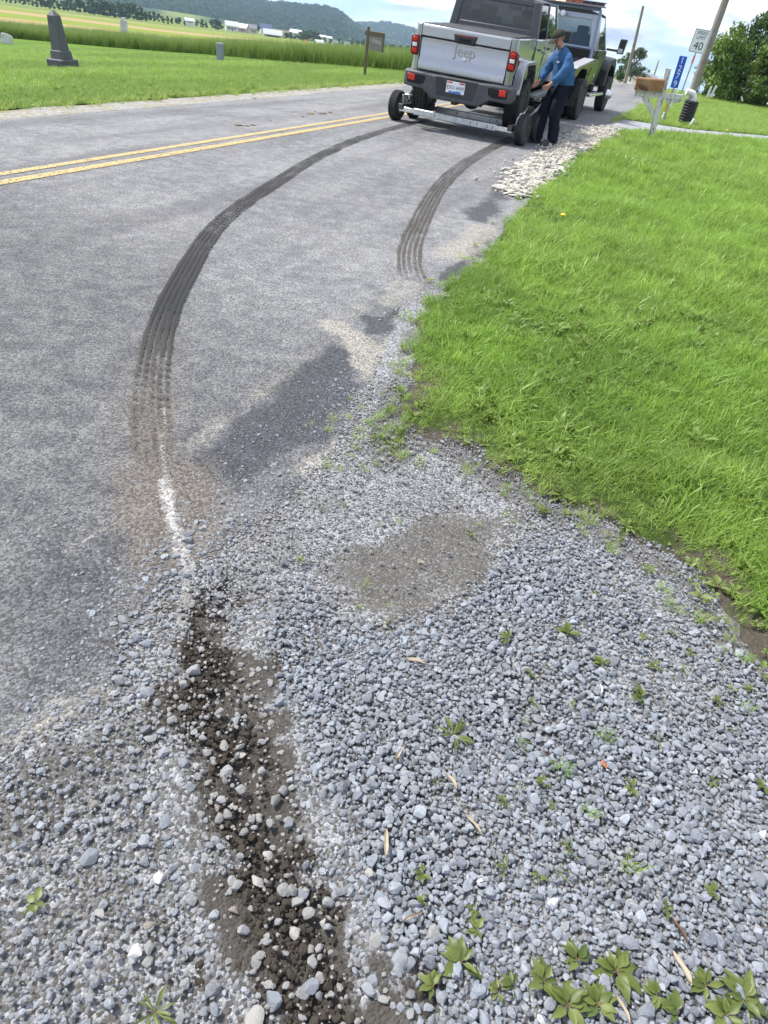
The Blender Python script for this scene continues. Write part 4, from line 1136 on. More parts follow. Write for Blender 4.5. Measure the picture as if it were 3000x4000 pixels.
# leafy growth mixed into the lawn: nobody could count it
def lawn_leaves():
    vs = []
    for i in range(6):
        r = np.random.default_rng(300 + i); V, F, U = [], [], []
        for k in range(11 if i < 4 else 8):
            if i < 4: L, Wd, c, d, el = r.uniform(.05, .09), r.uniform(.016, .028), .2, .45, r.uniform(.2, .9)
            else: L, Wd, c, d, el = r.uniform(.03, .05), r.uniform(.025, .04), .1, .3, r.uniform(.3, .8)
            m = LEAVES['oval'][k % 3]
            co = np.array([v.co[:] for v in m.vertices]) * np.array([Wd / .46, L, L])
            Q = np.array((Euler((el, 0, r.uniform(0, 6.28))).to_matrix()))
            o = len(V); off = np.array([r.normal(0, .02), r.normal(0, .02), 0])
            V += list(co @ Q.T + off); F += [tuple(q + o for q in p.vertices) for p in m.polygons]
            U += [i_ / 6 for i_ in range(7) for _ in range(3)]
        vs.append(np_mesh('rosette', np.array(V), F, [M_WEED], True, dict(up=U)))
    x, y = jitter_grid(-.3, 7, .9, 9, .075, 1.0)
    e = sdist(LAWN_POLY, x, y) + (fbm(x * 8, y * 8, 3, 3) - .5) * .16
    patch = fbm(x * 1.7, y * 1.7, 3, 91)
    d = .42 * sst(.42, .62, patch) * (1 - sst(3.2, 7, y)) + .34 * (1 - sst(.05, .6, -e)) * (y < 3.6) * sst(.3, .55, fbm(x * 5, y * 5, 3, 21)) + .03
    k = (e < .06) & (RNG.random(len(x)) < d) & in_view(x, y)
    x, y, e = x[k], y[k], e[k]; n = len(x)
    scatter('lawn_weeds', np.stack([x, y, terrain(x, y) + .012 + .020 * sst(.1, .5, -e)], 1), np.stack([RNG.normal(0, .15, n), RNG.normal(0, .15, n), RNG.uniform(0, 6.28, n)], 1), RNG.uniform(.4, .95, n) * (.55 + .5 * sst(0, .4, -e)), vs,
            dict(tint=np.clip(RNG.normal(.45, .25, n), 0, 1), dry=np.clip(RNG.normal(.1, .15, n) + .3 * (e > -.15), 0, 1)), 'clover, plantain and dandelion leaves growing through the lawn')
    # sparse green fuzz and straw over soil and gravel margins
    x, y = jitter_grid(-.4, 2.2, .3, 3.4, .03, 1.0)
    lw = sdist(LAWN_POLY, x, y)
    d = np.exp(-np.maximum(lw, 0) / .12) * .34 * sst(.42, .6, fbm(x * 7, y * 7, 3, 15)) + .05 * sst(.54, .72, fbm(x * 3.4, y * 3.4, 3, 25)) * (sdist(SD_ROAD, x, y) > .05)
    k = (lw > -.05) & (RNG.random(len(x)) < d)
    x, y = x[k], y[k]; n = len(x)
    scatter('grass_sprigs', np.stack([x, y, np.full(n, .004)], 1), np.stack([RNG.normal(0, .3, n), RNG.normal(0, .3, n), RNG.uniform(0, 6.28, n)], 1), RNG.uniform(.18, .5, n), TUFT,
            dict(tint=np.clip(RNG.normal(.5, .25, n), 0, 1), dry=np.clip(RNG.normal(.5, .35, n), 0, 1)), 'thin sprigs of grass and straw along the lawn edge')
lawn_leaves()
# dead leaves, stalks and twigs
M_DEAD = mat('dead_leaf', (.36, .305, .225), .8, var=.3, vs=30)
M_TWIG = mat('brown_twig', (.13, .075, .045), .8, var=.3, vs=30)
M_STICK = mat('white_plastic_stick', (.8, .8, .78), .5, var=.05)
def litter(px, py, L, Wd, ang, m, label, name='dead_leaf', cat='leaf'):
    p = flat([(px, py)])[0]
    mb = MB()
    rs = []
    for i in range(7):
        t = i / 6; ww = Wd * math.sin(math.pi * (.06 + .88 * t)) * (1 + .3 * math.sin(9 * t)); z = .006 * math.sin(5 * t)
        rs.append([(-ww / 2, L * (t - .5), z + .004), (0, L * (t - .5), z), (ww / 2, L * (t - .5), z + .005), (0, L * (t - .5), z - .0012)])
    mb.rings(rs)
    o = mb.build(name, m, None, True)
    o.location = (p[0], p[1], .012); o.rotation_euler = (0, 0, ang)
    return tag(o, label, cat)
litter(1620, 2592, .055, .014, 1.3, M_DEAD, 'curled tan dead leaf in the upper gravel')
litter(1560, 2950, .05, .010, -.35, M_DEAD, 'tan dead leaf left of the narrow leaved weed clump')
litter(1760, 3060, .05, .010, .5, M_DEAD, 'straw coloured stalk in the middle of the gravel')
litter(1845, 3230, .06, .008, .65, M_DEAD, 'reddish straw stalk below the middle of the gravel')
litter(1505, 3300, .065, .012, .05, M_DEAD, 'long pale dead leaf beside the rut')
litter(2645, 3640, .055, .007, .35, M_TWIG, 'dark brown twig in the lower right gravel', 'twig', 'twig')
litter(2655, 3790, .065, .013, .3, M_DEAD, 'cream dead leaf between the lowest weeds on the right')
litter(1610, 3590, .05, .007, -1.0, M_DEAD, 'straw stalk lying right of the rut near the bottom')
litter(2425, 3950, .05, .008, .3, M_DEAD, 'dry stalk at the bottom between two broad leaved weeds')
litter(2342, 2700, .040, .006, -.12, M_STICK, 'short white stick lying in the gravel above the red brick', 'stick', 'stick')
litter(1640, 2210, .028, .010, 1.2, M_DEAD, 'small yellow dead leaf on the bare dirt')
# dandelion flowers
M_YEL = mat('dandelion_yellow', (.75, .52, .02), .6, var=.15, vs=80)
for i, (px, py, r) in enumerate(((2186, 885, .026), (2410, 543, .022), (2327, 600, .02), (2832, 523, .035))):
    g_ = flat([(px, py + 8)])[0]
    lab = ('dandelion in flower alone in the lawn below the mailbox', 'dandelion flower near the far edge of the lawn, by the pale stone apron', 'tiny dandelion flower at the lawn edge beside the pale stone apron', 'dandelion flower on the grass edge beyond the side drive')[i]
    e = empty('dandelion', Matrix.Translation((g_[0], g_[1], .01)), lab, 'flower')
    mb = MB(); mb.tube([(0, 0, 0), (.004, 0, .05), (0, .004, .105)], .003, 5); mb.build('stem', M_WEEDL, e)
    mb = MB(); mb.lathe([(.002, .10), (r * .9, .112), (r, .12), (r * .7, .128), (.001, .131)], (0, .004, 0), 'z', 11); mb.build('flower_head', M_YEL, e, True)
# clods of mud on the far lane
M_CLOD = mat('dried_mud', (.17, .115, .07), .95, var=.35, vs=10)
CLOD = stone_meshes(4, 2, 88, [M_CLOD], .5)
for i, (px, py, r) in enumerate(((935, 492, .07), (965, 494, .05), (985, 491, .06), (1215, 448, .09), (1262, 446, .08), (1290, 441, .05), (1180, 458, .04), (1230, 437, .03), (1058, 474, .03))):
    g_ = ground(px, py)
    o = link('mud_clod', CLOD[i % 4]); o.location = g_ + Vector((0, 0, .012)); o.scale = (r, r * .8, r * .35); o.rotation_euler = (0, 0, i * 1.7)
    lab = 'lone small mud clod left of the others on the far lane' if px == 1058 else 'dark flat mud clod on the far lane, in the cluster further from the pickup' if px < 1000 else '%s brown mud clod on the far lane, in the cluster nearer the pickup' % ('big' if r > .06 else 'small')
    tag(o, lab, 'mud', 'mud clods on the far lane')
# ================================================================== VEHICLES
def car_paint(name, col, metal=.7, rough=.28, coat=.6):
    n = N(name); p = n.obj()
    c = n.mix(n.noise(p, 1.5, 3), tuple(q * .94 for q in col), tuple(min(1, q * 1.06) for q in col))
    r = n.lerp(n.noise(p, 2, 3, .5), .3, .7, rough - .02, rough + .04)
    return n.fin(c, r, .5, metal, None, Coat_Weight=coat, Coat_Roughness=.08)
M_SILVER = car_paint('silver_paint', (.40, .40, .425), .85, .24)
M_TRUCKP = car_paint('dark_truck_paint', (.022, .025, .025), .1, .22, .15)
M_PLAS = mat('black_plastic', (.028, .030, .034), .6, var=.25, vs=14, bump=.15, bs=300, dirt=(.10, .095, .085), dirt_amt=.35)
M_BUMPER = mat('grey_bumper_steel', (.060, .065, .075), .5, var=.2, vs=10, bump=.12, bs=220, dirt=(.14, .13, .12), dirt_amt=.4)
M_GAP = mat('dark_gap', (.008, .008, .009), .8)
M_TYRE = mat('tyre_rubber', (.022, .022, .023), .8, var=.3, vs=20, bump=.3, bs=120, dirt=(.10, .092, .08), dirt_amt=.55)
M_TYRED = mat('dusty_tyre_rubber', (.045, .042, .038), .85, var=.3, vs=20, bump=.3, bs=120, dirt=(.15, .13, .105), dirt_amt=.7)
M_RIM = mat('alloy_rim', (.55, .56, .58), .35, .85)
M_CHROME = mat('bright_metal', (.72, .73, .75), .25, .9)
M_ALU = mat('brushed_aluminium', (.62, .64, .66), .42, .75, var=.1, vs=30, dirt=(.22, .22, .21), dirt_amt=.5, dirt_s=9)
M_UNDER = mat('underbody', (.020, .020, .020), .85, dirt=(.07, .06, .05), dirt_amt=.5)
M_RED = mat('red_lens', (.55, .012, .010), .12, var=.05)
M_REDR = mat('red_reflector', (.62, .03, .02), .25, var=.08)
M_LENSW = mat('clear_lens', (.75, .76, .78), .15, var=.04)
M_LENSH = mat('lamp_housing', (.10, .010, .012), .2)
M_SEAT = mat('dark_seat', (.02, .02, .022), .8)
M_ORANGE = mat('orange_lens', (.8, .25, .02), .2)
def glass(name, tint, clear):
    n = N(name)
    tr = n.new('ShaderNodeBsdfTransparent'); n.put(tr.inputs[0], tint)
    gl = n.new('ShaderNodeBsdfGlossy'); gl.inputs['Roughness'].default_value = .03; n.put(gl.inputs[0], (.9, .95, 1))
    fr = n.new('ShaderNodeFresnel'); fr.inputs[0].default_value = 1.5
    ms = n.new('ShaderNodeMixShader'); n.put(ms.inputs[0], n.math('ADD', fr.outputs[0], .02))
    n.t.links.new(tr.outputs[0], ms.inputs[1]); n.t.links.new(gl.outputs[0], ms.inputs[2]); n.t.links.new(ms.outputs[0], n.o.inputs[0])
    return n.mat
M_GLASSD = glass('tinted_glass', (.035, .04, .042), .3)
M_GLASST = glass('grey_window_glass', (.26, .30, .32), .5)
M_GLASS = glass('window_glass', (.62, .70, .70), .8)

def wheel(parent, c, r, wd, rim_r, tyre_m, side=1, hub=None, blocks=0):
    e = empty('wheel'); e.parent = parent; e.location = c
    mb = MB(); h = wd / 2
    prof = [(rim_r, -h * .8), (rim_r + .02, -h * .95), ((r + rim_r) / 2, -h * 1.02), (r * .93, -h * .96), (r * .985, -h * .80), (r, -h * .62)]
    for g in (-.42, 0, .42):
        prof += [(r, h * (g - .10)), (r - .012, h * (g - .07)), (r - .012, h * (g + .07)), (r, h * (g + .10))]
    prof += [(r, h * .62), (r * .985, h * .80), (r * .93, h * .96), ((r + rim_r) / 2, h * 1.02), (rim_r + .02, h * .95), (rim_r, h * .8)]
    mb.lathe(prof, (0, 0, 0), 'x', 36)
    for k in range(blocks):
        a = 2 * math.pi * k / blocks
        for g in (-.8, .8):
            mb.box((h * g, (r - .004) * math.cos(a + g * .1), (r - .004) * math.sin(a + g * .1)), (h * .34, .045, .03), (a + g * .1 - math.pi / 2, 0, 0))
    mb.build('tyre', tyre_m, e, True)
    mb = MB()
    o = side * h
    mb.lathe([(rim_r, -h * .8), (rim_r, h * .8), (rim_r * .92, h * .8), (rim_r * .86, h * .3), (.001, h * .3), (.001, h * .2), (rim_r * .8, h * .2), (rim_r * .8, -h * .8)] if side > 0 else [(rim_r, h * .8), (rim_r, -h * .8), (rim_r * .92, -h * .8), (rim_r * .86, -h * .3), (.001, -h * .3), (.001, -h * .2), (rim_r * .8, -h * .2), (rim_r * .8, h * .8)], (0, 0, 0), 'x', 28)
    for k in range(5):
        a = 2 * math.pi * k / 5
        mb.box((o * .45, math.cos(a) * rim_r * .5, math.sin(a) * rim_r * .5), (.03, .055, rim_r * .8), (a - math.pi / 2, 0, 0))
    mb.lathe([(.001, 0), (rim_r * .24, 0), (rim_r * .2, o * .75), (.001, o * .78)], (0, 0, 0), 'x', 14)
    mb.build('rim', hub or M_RIM, e, True)
    return e

# ------------------------------------------------------------------ the silver pickup
JM = Matrix.Translation((.1186, 12.5965, 0)) @ Matrix.Rotation(-.2817, 4, 'Z') @ Matrix.Rotation(.013, 4, 'Y') @ Matrix.Rotation(.026, 4, 'X')
def BULGE(x, y, z):
    return (x * (1 - .16 * max(0, 1.28 - z) ** 1.3), y, z)
def pickup():
    T = empty('pickup_truck', JM, 'silver pickup truck with its back towards us, standing on the tow dolly', 'pickup truck')
    # bed
    mb = MB()
    side = [(.13, .68), (.47, .68), (.58, .98), (.68, 1.06), (1.32, 1.06), (1.43, .98), (1.54, .68), (1.68, .68), (1.68, 1.395), (.13, 1.40)]
    for s in (-1, 1):
        mb.prism(side, s * .735, s * .80)
    mb.box((0, .95, .77), (1.47, 1.5, .06)); mb.box((0, 1.66, 1.08), (1.47, .05, .60))
    mb.warp(BULGE).build('bed', M_SILVER, T, bev=.018)
    # rear corner posts
    for s in (-1, 1):
        mb = MB(); mb.prism([(s * .722, .105), (s * .775, .112), (s * .815, .15), (s * .82, .24), (s * .722, .24)], .79, 1.402, 'z')
        mb.build('corner_panel', M_SILVER, T, bev=.01)
    # tailgate: two bright ledges with a flat field between
    mb = MB()
    prof = [(.150, .80), (.100, .80), (.084, .82), (.084, .915), (.118, .985), (.122, 1.225), (.132, 1.235), (.132, 1.247), (.098, 1.255), (.104, 1.375), (.125, 1.402), (.150, 1.402)]
    mb.prism(prof, -.712, .712)
    tg = mb.build('tailgate', M_SILVER, T, bev=.006)
    mb = MB(); mb.box((0, .139, 1.241), (1.41, .02, .016)); mb.build('seam', M_GAP, tg)
    mb = MB()
    for s in (-1, 1): mb.box((s * .717, .128, 1.10), (.008, .03, .60))
    mb.build('seam', M_GAP, tg)
    # handle
    mb = MB(); mb.prism([(-.19, 1.345), (.19, 1.345), (.17, 1.255), (.13, 1.235), (-.13, 1.235), (-.17, 1.255)], .083, .125, 'y')
    h = mb.build('tailgate_handle', M_PLAS, T, bev=.012)
    mb = MB(); mb.box((0, .079, 1.275), (.20, .012, .035)); mb.build('grip', M_GAP, h, bev=.004)
    mb = MB(); mb.box((0, .080, 1.325), (.31, .008, .012)); mb.build('trim', mat('handle_red_sheen', (.30, .05, .05), .4), h)  # reddish reflection on the handle, drawn as a coloured strip
    # raised lettering
    o = link('emblem', text_mesh('Jeep', .205, .006, M_SILVER), T, Matrix.Translation((.02, .113, 1.125)) @ Matrix.Rotation(math.pi / 2, 4, 'X'))
    mb = MB(); mb.box((.03, .104, 1.035), (.058, .03, .042)); mb.build('camera_glint', M_LENSW, T, bev=.006)  # rear camera; its white is a glint painted in
    mb = MB()
    mb.box((.565, .084, .885), (.13, .008, .008)); mb.box((.565, .084, .845), (.13, .008, .008)); mb.box((.503, .084, .865), (.008, .008, .045)); mb.box((.627, .084, .865), (.008, .008, .045)); mb.box((.565, .085, .865), (.09, .006, .016))
    mb.build('badge', M_CHROME, T)
    # tail lights
    for s in (-1, 1):
        mb = MB(); mb.prism([(s * .728, 1.25), (s * .845, 1.25), (s * .862, 1.22), (s * .858, 1.02), (s * .835, .985), (s * .745, .985), (s * .728, 1.01)], .058, .21, 'y')
        t = mb.build('tail_light', M_LENSH, T, bev=.014)
        mb = MB(); mb.box((s * .792, .052, 1.195), (.078, .02, .062)); mb.build('stop_lens', M_RED, t, bev=.01)
        mb = MB(); mb.box((s * .792, .052, 1.123), (.072, .02, .052)); mb.build('reversing_lens', M_LENSW, t, bev=.008)
        mb = MB(); mb.box((s * .792, .052, 1.048), (.078, .02, .062)); mb.build('turn_lens', M_RED, t, bev=.01)
    # bumper: deep middle, shallower ends
    mb = MB()
    secs = [(-.925, .16, .60, .76), (-.90, .05, .57, .785), (-.80, .0, .565, .795), (-.56, -.01, .565, .795), (-.46, -.015, .50, .79), (-.40, -.02, .455, .785), (.40, -.02, .455, .785), (.46, -.015, .50, .79), (.56, -.01, .565, .795), (.80, .0, .565, .795), (.90, .05, .57, .785), (.925, .16, .60, .76)]
    mb.rings([[(x, y0, z0 + .02), (x, y0 + .02, z0), (x, .26, z0 + .03), (x, .26, z1), (x, y0 + .045, z1), (x, y0, z1 - .02)] for x, y0, z0, z1 in secs])
    bp = mb.build('rear_bumper', M_BUMPER, T, bev=.012)
    mb = MB(); mb.prism([(-.36, .775), (.36, .775), (.30, .52), (-.30, .52)], -.026, .0, 'y'); mb.build('plate_recess', M_PLAS, bp, bev=.01)
    for s in (-1, 1):
        mb = MB(); mb.prism([(s * .83, .755), (s * .50, .745), (s * .53, .635), (s * .62, .612), (s * .83, .625)], -.012, .02, 'y'); mb.build('pocket', M_GAP, bp, bev=.01)
        mb = MB(); mb.prism([(s * .815, .742), (s * .70, .738), (s * .705, .655), (s * .81, .66)], -.022, .01, 'y'); mb.build('reflector', M_REDR, bp, bev=.006)
    # number plate
    M_PL = mat('white_plate', (.78, .79, .82), .35, var=.05); M_PB = mat('plate_blue', (.05, .18, .55), .4); M_PR = mat('plate_red', (.55, .05, .10), .4); M_PT = mat('plate_ink', (.05, .06, .12), .5)
    mb = MB(); mb.box((0, -.034, .66), (.305, .006, .155)); pl = mb.build('number_plate', M_PL, T, bev=.004)
    mb = MB(); mb.prism([(-.148, .735), (-.148, .712), (-.07, .712), (-.04, .735)], -.0385, -.0365, 'y'); mb.prism([(.148, .735), (.148, .712), (.07, .712), (.04, .735)], -.0385, -.0365, 'y'); mb.build('red_band', M_PR, pl)
    mb = MB(); mb.prism([(-.10, .585), (.10, .585), (.10, .612), (.03, .618), (-.03, .604), (-.10, .612)], -.0385, -.0365, 'y'); mb.build('blue_band', M_PB, pl)
    link('lettering', text_mesh('EXU 4409', .073, .001, M_PT), pl, Matrix.Translation((0, -.0385, .655)) @ Matrix.Rotation(math.pi / 2, 4, 'X') @ Matrix.Scale(.92, 4, (1, 0, 0)))
    # tonneau cover
    mb = MB(); mb.rings([[(-.72, y, 1.395), (.72, y, 1.395), (.72, y, 1.412 + dz), (.3, y, 1.42 + dz), (-.3, y, 1.42 + dz), (-.72, y, 1.412 + dz)] for y, dz in ((.155, -.01), (.2, .004), (.6, .0), (.63, .006), (1.1, .0), (1.13, .006), (1.66, .0))])
    mb.build('bed_cover', M_PLAS, T, bev=.006)
    # lower cab, bonnet and front
    mb = MB(); mb.prism([(1.70, .60), (3.72, .60), (3.72, 1.36), (1.70, 1.385)], -.79, .79); mb.warp(BULGE).build('cab', M_SILVER, T, bev=.03)
    mb = MB(); mb.rings([[(-w_, y, .78), (w_, y, .78), (w_, y, z - .05), (w_ - .10, y, z), (-w_ + .10, y, z), (-w_, y, z - .05)] for y, w_, z in ((3.70, .74, 1.36), (4.4, .68, 1.32), (5.0, .61, 1.25), (5.16, .60, 1.16))]); mb.build('bonnet', M_SILVER, T, bev=.02)
    mb = MB()
    mb.box((0, 5.18, .98), (1.2, .05, .42))
    g = mb.build('grille', M_SILVER, T, bev=.02)
    for k in range(7):
        mb = MB(); mb.box((-.30 + .1 * k, 5.21, 1.0), (.055, .02, .28)); mb.build('slot', M_GAP, g, bev=.01)
    for s in (-1, 1):
        mb = MB(); mb.lathe([(.001, 5.18), (.09, 5.19), (.095, 5.215), (.08, 5.235), (.001, 5.245)], (s * .48, 0, 1.03), 'y', 18); mb.build('headlight', M_LENSW, T, True)
    mb = MB(); mb.rings([[(x, y0, .50), (x, y0 + .18, .50), (x, y0 + .18, .70), (x, y0, .70)] for x, y0 in ((-.86, 5.22), (-.6, 5.34), (.6, 5.34), (.86, 5.22))]); mb.build('front_bumper', M_BUMPER, T, bev=.02)
    # fenders and flares
    for s in (-1, 1):
        for yc, top, x0, x1, nm, m in ((1.00, 1.115, .79, .935, 'rear_flare', M_SILVER), (4.40, 1.13, .66, .94, 'front_fender', M_SILVER)):
            out = [(-.60, .67), (-.50, .98), (-.38, top - .02), (-.30, top), (.30, top), (.38, top - .02), (.50, .98), (.62, .72)]
            inn = [(-.54, .67), (-.455, .95), (-.36, top - .085), (-.29, top - .06), (.29, top - .06), (.36, top - .085), (.455, .95), (.56, .72)]
            mb = MB()
            mb.rings([[(s * x0, yc + a[0], a[1]), (s * x1, yc + a[0], a[1]), (s * x1, yc + b[0], b[1]), (s * x0, yc + b[0], b[1])] for a, b in zip(out, inn)])
            mb.build(nm, m, T, bev=.012)
    # doors
    for s in (-1, 1):
        for y0, y1, nm in ((1.78, 2.62, 'rear_door'), (2.66, 3.66, 'front_door')):
            mb = MB(); mb.prism([(y0, .68), (y1, .68), (y1, 1.36), (y0, 1.37)], s * .785, s * .808); d = mb.warp(BULGE).build(nm, M_SILVER, T, bev=.012)
            mb = MB(); mb.box((s * .83, y0 + .13, 1.235), (.035, .15, .03)); mb.build('handle', M_PLAS, d, bev=.008)
            mb = MB(); mb.box((s * .82, y1 - .05, 1.18), (.03, .10, .05)); mb.box((s * .82, y1 - .05, .84), (.03, .10, .05)); mb.build('hinge', M_SILVER, d, bev=.008)
            for yy in (y0 - .018, ):
                mb = MB(); mb.box((s * .7905, yy, 1.03), (.006, .018, .68)); mb.build('seam', M_GAP, d)
    # hard top: roof, pillars, window frames
    mb = MB()
    def P(x, y, z):   # leans inwards towards the roof
        k = (z - 1.38) / .5
        return (x * (1 - .085 * k), y + (.09 * k if y < 2.2 else (-.32 * k if y > 3.5 else 0)), z)
    def bar(a, b, wx, wy):
        mb.rings([[P(p[0] + dx * wx, p[1] + dy * wy, p[2]) for dx, dy in ((-.5, -.5), (.5, -.5), (.5, .5), (-.5, .5))] for p in (a, b)])
    for s in (-1, 1):
        bar((s * .72, 1.73, 1.38), (s * .72, 1.73, 1.87), .13, .07)
        bar((s * .765, 1.80, 1.38), (s * .765, 1.80, 1.87), .04, .10)
        bar((s * .765, 2.64, 1.38), (s * .765, 2.64, 1.87), .04, .11)
    mb.rings([[P(-.66, 1.70, z0), P(.66, 1.70, z0), P(.66, 1.765, z0), P(-.66, 1.765, z0)] for z0 in (1.38, 1.485)])
    mb.rings([[P(-.66, 1.70, z0), P(.66, 1.70, z0), P(.66, 1.765, z0), P(-.66, 1.765, z0)] for z0 in (1.80, 1.875)])
    M_TOP = mat('dark_grey_hard_top', (.050, .054, .064), .45, var=.15, bump=.1, bs=260)
    mb.build('hard_top', M_TOP, T, bev=.012)
    mb = MB(); mb.rings([[(-.70, y, z), (.70, y, z), (.70, y, z + .03), (.5, y, z + .06), (-.5, y, z + .06), (-.70, y, z + .03)] for y, z in ((1.80, 1.845), (2.6, 1.86), (3.42, 1.83))]); mb.build('roof', M_TOP, T, bev=.012)
    mb = MB()
    for s in (-1, 1): bar((s * .765, 3.66, 1.36), (s * .765, 3.66, 1.87), .06, .07)
    mb.build('windscreen_pillar', M_SILVER, T, bev=.008)
    mb = MB(); mb.add([P(-.655, 1.722, 1.487), P(.655, 1.722, 1.487), P(.655, 1.722, 1.80), P(-.655, 1.722, 1.80)], [(0, 1, 2, 3)]); mb.build('rear_window', M_GLASSD, T)
    mb = MB(); mb.add([P(-.74, 3.66, 1.37), P(.74, 3.66, 1.37), P(.74, 3.66, 1.84), P(-.74, 3.66, 1.84)], [(0, 1, 2, 3)]); mb.build('windscreen', M_GLASS, T)
    for s in (-1, 1):
        for y0, y1, m, nm in ((1.86, 2.58, M_GLASSD, 'side_window'), (2.70, 3.62, M_GLASS, 'side_window')):
            mb = MB(); mb.add([P(s * .772, y0, 1.38), P(s * .772, y1, 1.37), P(s * .772, y1, 1.84), P(s * .772, y0, 1.84)], [(0, 1, 2, 3)]); mb.build(nm, m, T)
    for s in (-1, 1):
        mb = MB(); mb.box((s * .36, 2.75, 1.44), (.46, .14, .30), (-.12, 0, 0)); mb.box((s * .36, 2.72, 1.66), (.26, .09, .15), (-.12, 0, 0)); mb.box((s * .38, 1.98, 1.42), (.6, .12, .2), (-.12, 0, 0)); mb.box((s * .38, 1.95, 1.58), (.24, .08, .13), (-.12, 0, 0))
        mb.build('seat', M_SEAT, T, bev=.03)
        mb = MB(); mb.box((s * .97, 3.42, 1.44), (.22, .10, .19)); mb.box((s * .84, 3.46, 1.40), (.12, .05, .05)); mb.build('side_mirror', M_PLAS, T, bev=.03)
    mb = MB(); mb.box((0, 3.15, 1.74), (.26, .03, .07)); mb.build('inside_mirror', M_CHROME, T, bev=.015)
    # side steps
    for s in (-1, 1):
        mb = MB(); mb.rings([[(s * x_, y, z) for x_, z in ((.76, .52), (.95, .50), (.975, .535), (.95, .565), (.76, .575))] for y in (1.66, 3.80)]); st = mb.build('side_step', M_PLAS, T, bev=.012)
        mb = MB(); mb.box((s * .90, 2.7, .572), (.10, 1.7, .014)); mb.build('tread_pad', mat('grey_step_pad', (.16, .17, .20), .6), st, bev=.004)
    # underneath
    mb = MB()
    for s in (-1, 1): mb.box((s * .45, 2.6, .56), (.10, 4.9, .14))
    mb.tube([(-.72, 1.0, .45), (.72, 1.0, .45)], .055, 12); mb.ball((.04, 1.0, .46), (.17, .20, .17)); mb.box((0, .42, .56), (1.0, .08, .10)); mb.box((0, 2.5, .52), (.5, 1.5, .16)); mb.box((-.1, 3.9, .52), (.7, .9, .22))
    mb.build('chassis', M_UNDER, T, bev=.01)
    mb = MB(); mb.tube([(.34, 1.9, .50), (.34, .75, .52), (.36, .42, .52)], .075, 12); mb.tube([(.36, .42, .50), (.40, .18, .47)], .03, 10); mb.build('exhaust', M_UNDER, T, True)
    mb = MB(); mb.box((0, .12, .47), (.09, .26, .09)); mb.build('hitch_receiver', M_UNDER, T, bev=.008)
    mb = MB(); mb.lathe([(.1, -.09), (.30, -.10), (.34, -.06), (.34, .06), (.30, .10), (.1, .09)], (-.02, .62, .60), 'z', 20); mb.build('spare_wheel', M_TYRE, T, True)
    for s in (-1, 1):
        wheel(T, (s * .815, 1.0, .475), .385, .255, .22, M_TYRED if s < 0 else M_TYRE, s, None, 30)
        wheel(T, (s * .815, 4.42, .52), .385, .255, .22, M_TYRE, s, None, 30)
    return T
pickup()

# ------------------------------------------------------------------ the tow dolly under its rear wheels
def dolly():
    T = empty('tow_dolly', Matrix.Translation((.375, 13.33, 0)) @ Matrix.Rotation(-.40, 4, 'Z'), 'tow dolly of silver crossbars and four small wheels carrying the rear of the pickup', 'tow dolly')
    for yy, z in ((-.50, .20), (.44, .20)):
        mb = MB(); mb.box((0, yy, z), (1.50, .075, .095)); b = mb.build('crossbar', M_ALU, T, bev=.01)
        for s in (-1, 1):
            mb = MB(); mb.box((s * .86, yy, z), (.34, .055, .072)); mb.build('bar_end', M_CHROME, b, bev=.008)
        mb = MB()
        for x in (.30, .42, .60, .70, -.35): mb.box((x, yy - .0385, z), (.012, .006, .04))
        mb.build('slot', M_GAP, b)
    for s in (-1, 1):
        mb = MB(); mb.box((s * .99, -.03, .235), (.08, 1.06, .085)); mb.build('side_frame', mat('dolly_frame_steel', (.10, .10, .10), .5, .6), T, bev=.01)
        for yy in (-.36, .34):
            w_ = wheel(T, (s * 1.15, yy, .225), .225, .145, .115, M_TYRE, s, M_CHROME)
            mb = MB(); mb.box((s * 1.035, yy, .30), (.035, .07, .20), (0, s * .15, 0)); mb.lathe([(.001, -.03), (.045, -.03), (.045, .05), (.001, .06)], (s * 1.03, yy, .225), 'x', 12)
            mb.build('spindle', M_ALU, T, bev=.006)
    mb = MB(); mb.tube([(1.02, .05, .30), (1.07, .95, .62)], .020, 8); mb.tube([(1.02, .05, .30), (1.0, -.15, .27)], .03, 8); mb.build('lever_bar', mat('lever_steel', (.25, .25, .25), .45, .8), T, True)
    mb = MB(); mb.box((1.03, -.20, .38), (.06, .13, .12), (0, 0, .2)); mb.tube([(1.03, -.14, .42), (1.04, .0, .50)], .014, 6); mb.build('ratchet', M_CHROME, T, bev=.01)
    mb = MB(); mb.box((-1.03, -.22, .36), (.10, .09, .09)); mb.build('ratchet', M_CHROME, T, bev=.01)
dolly()

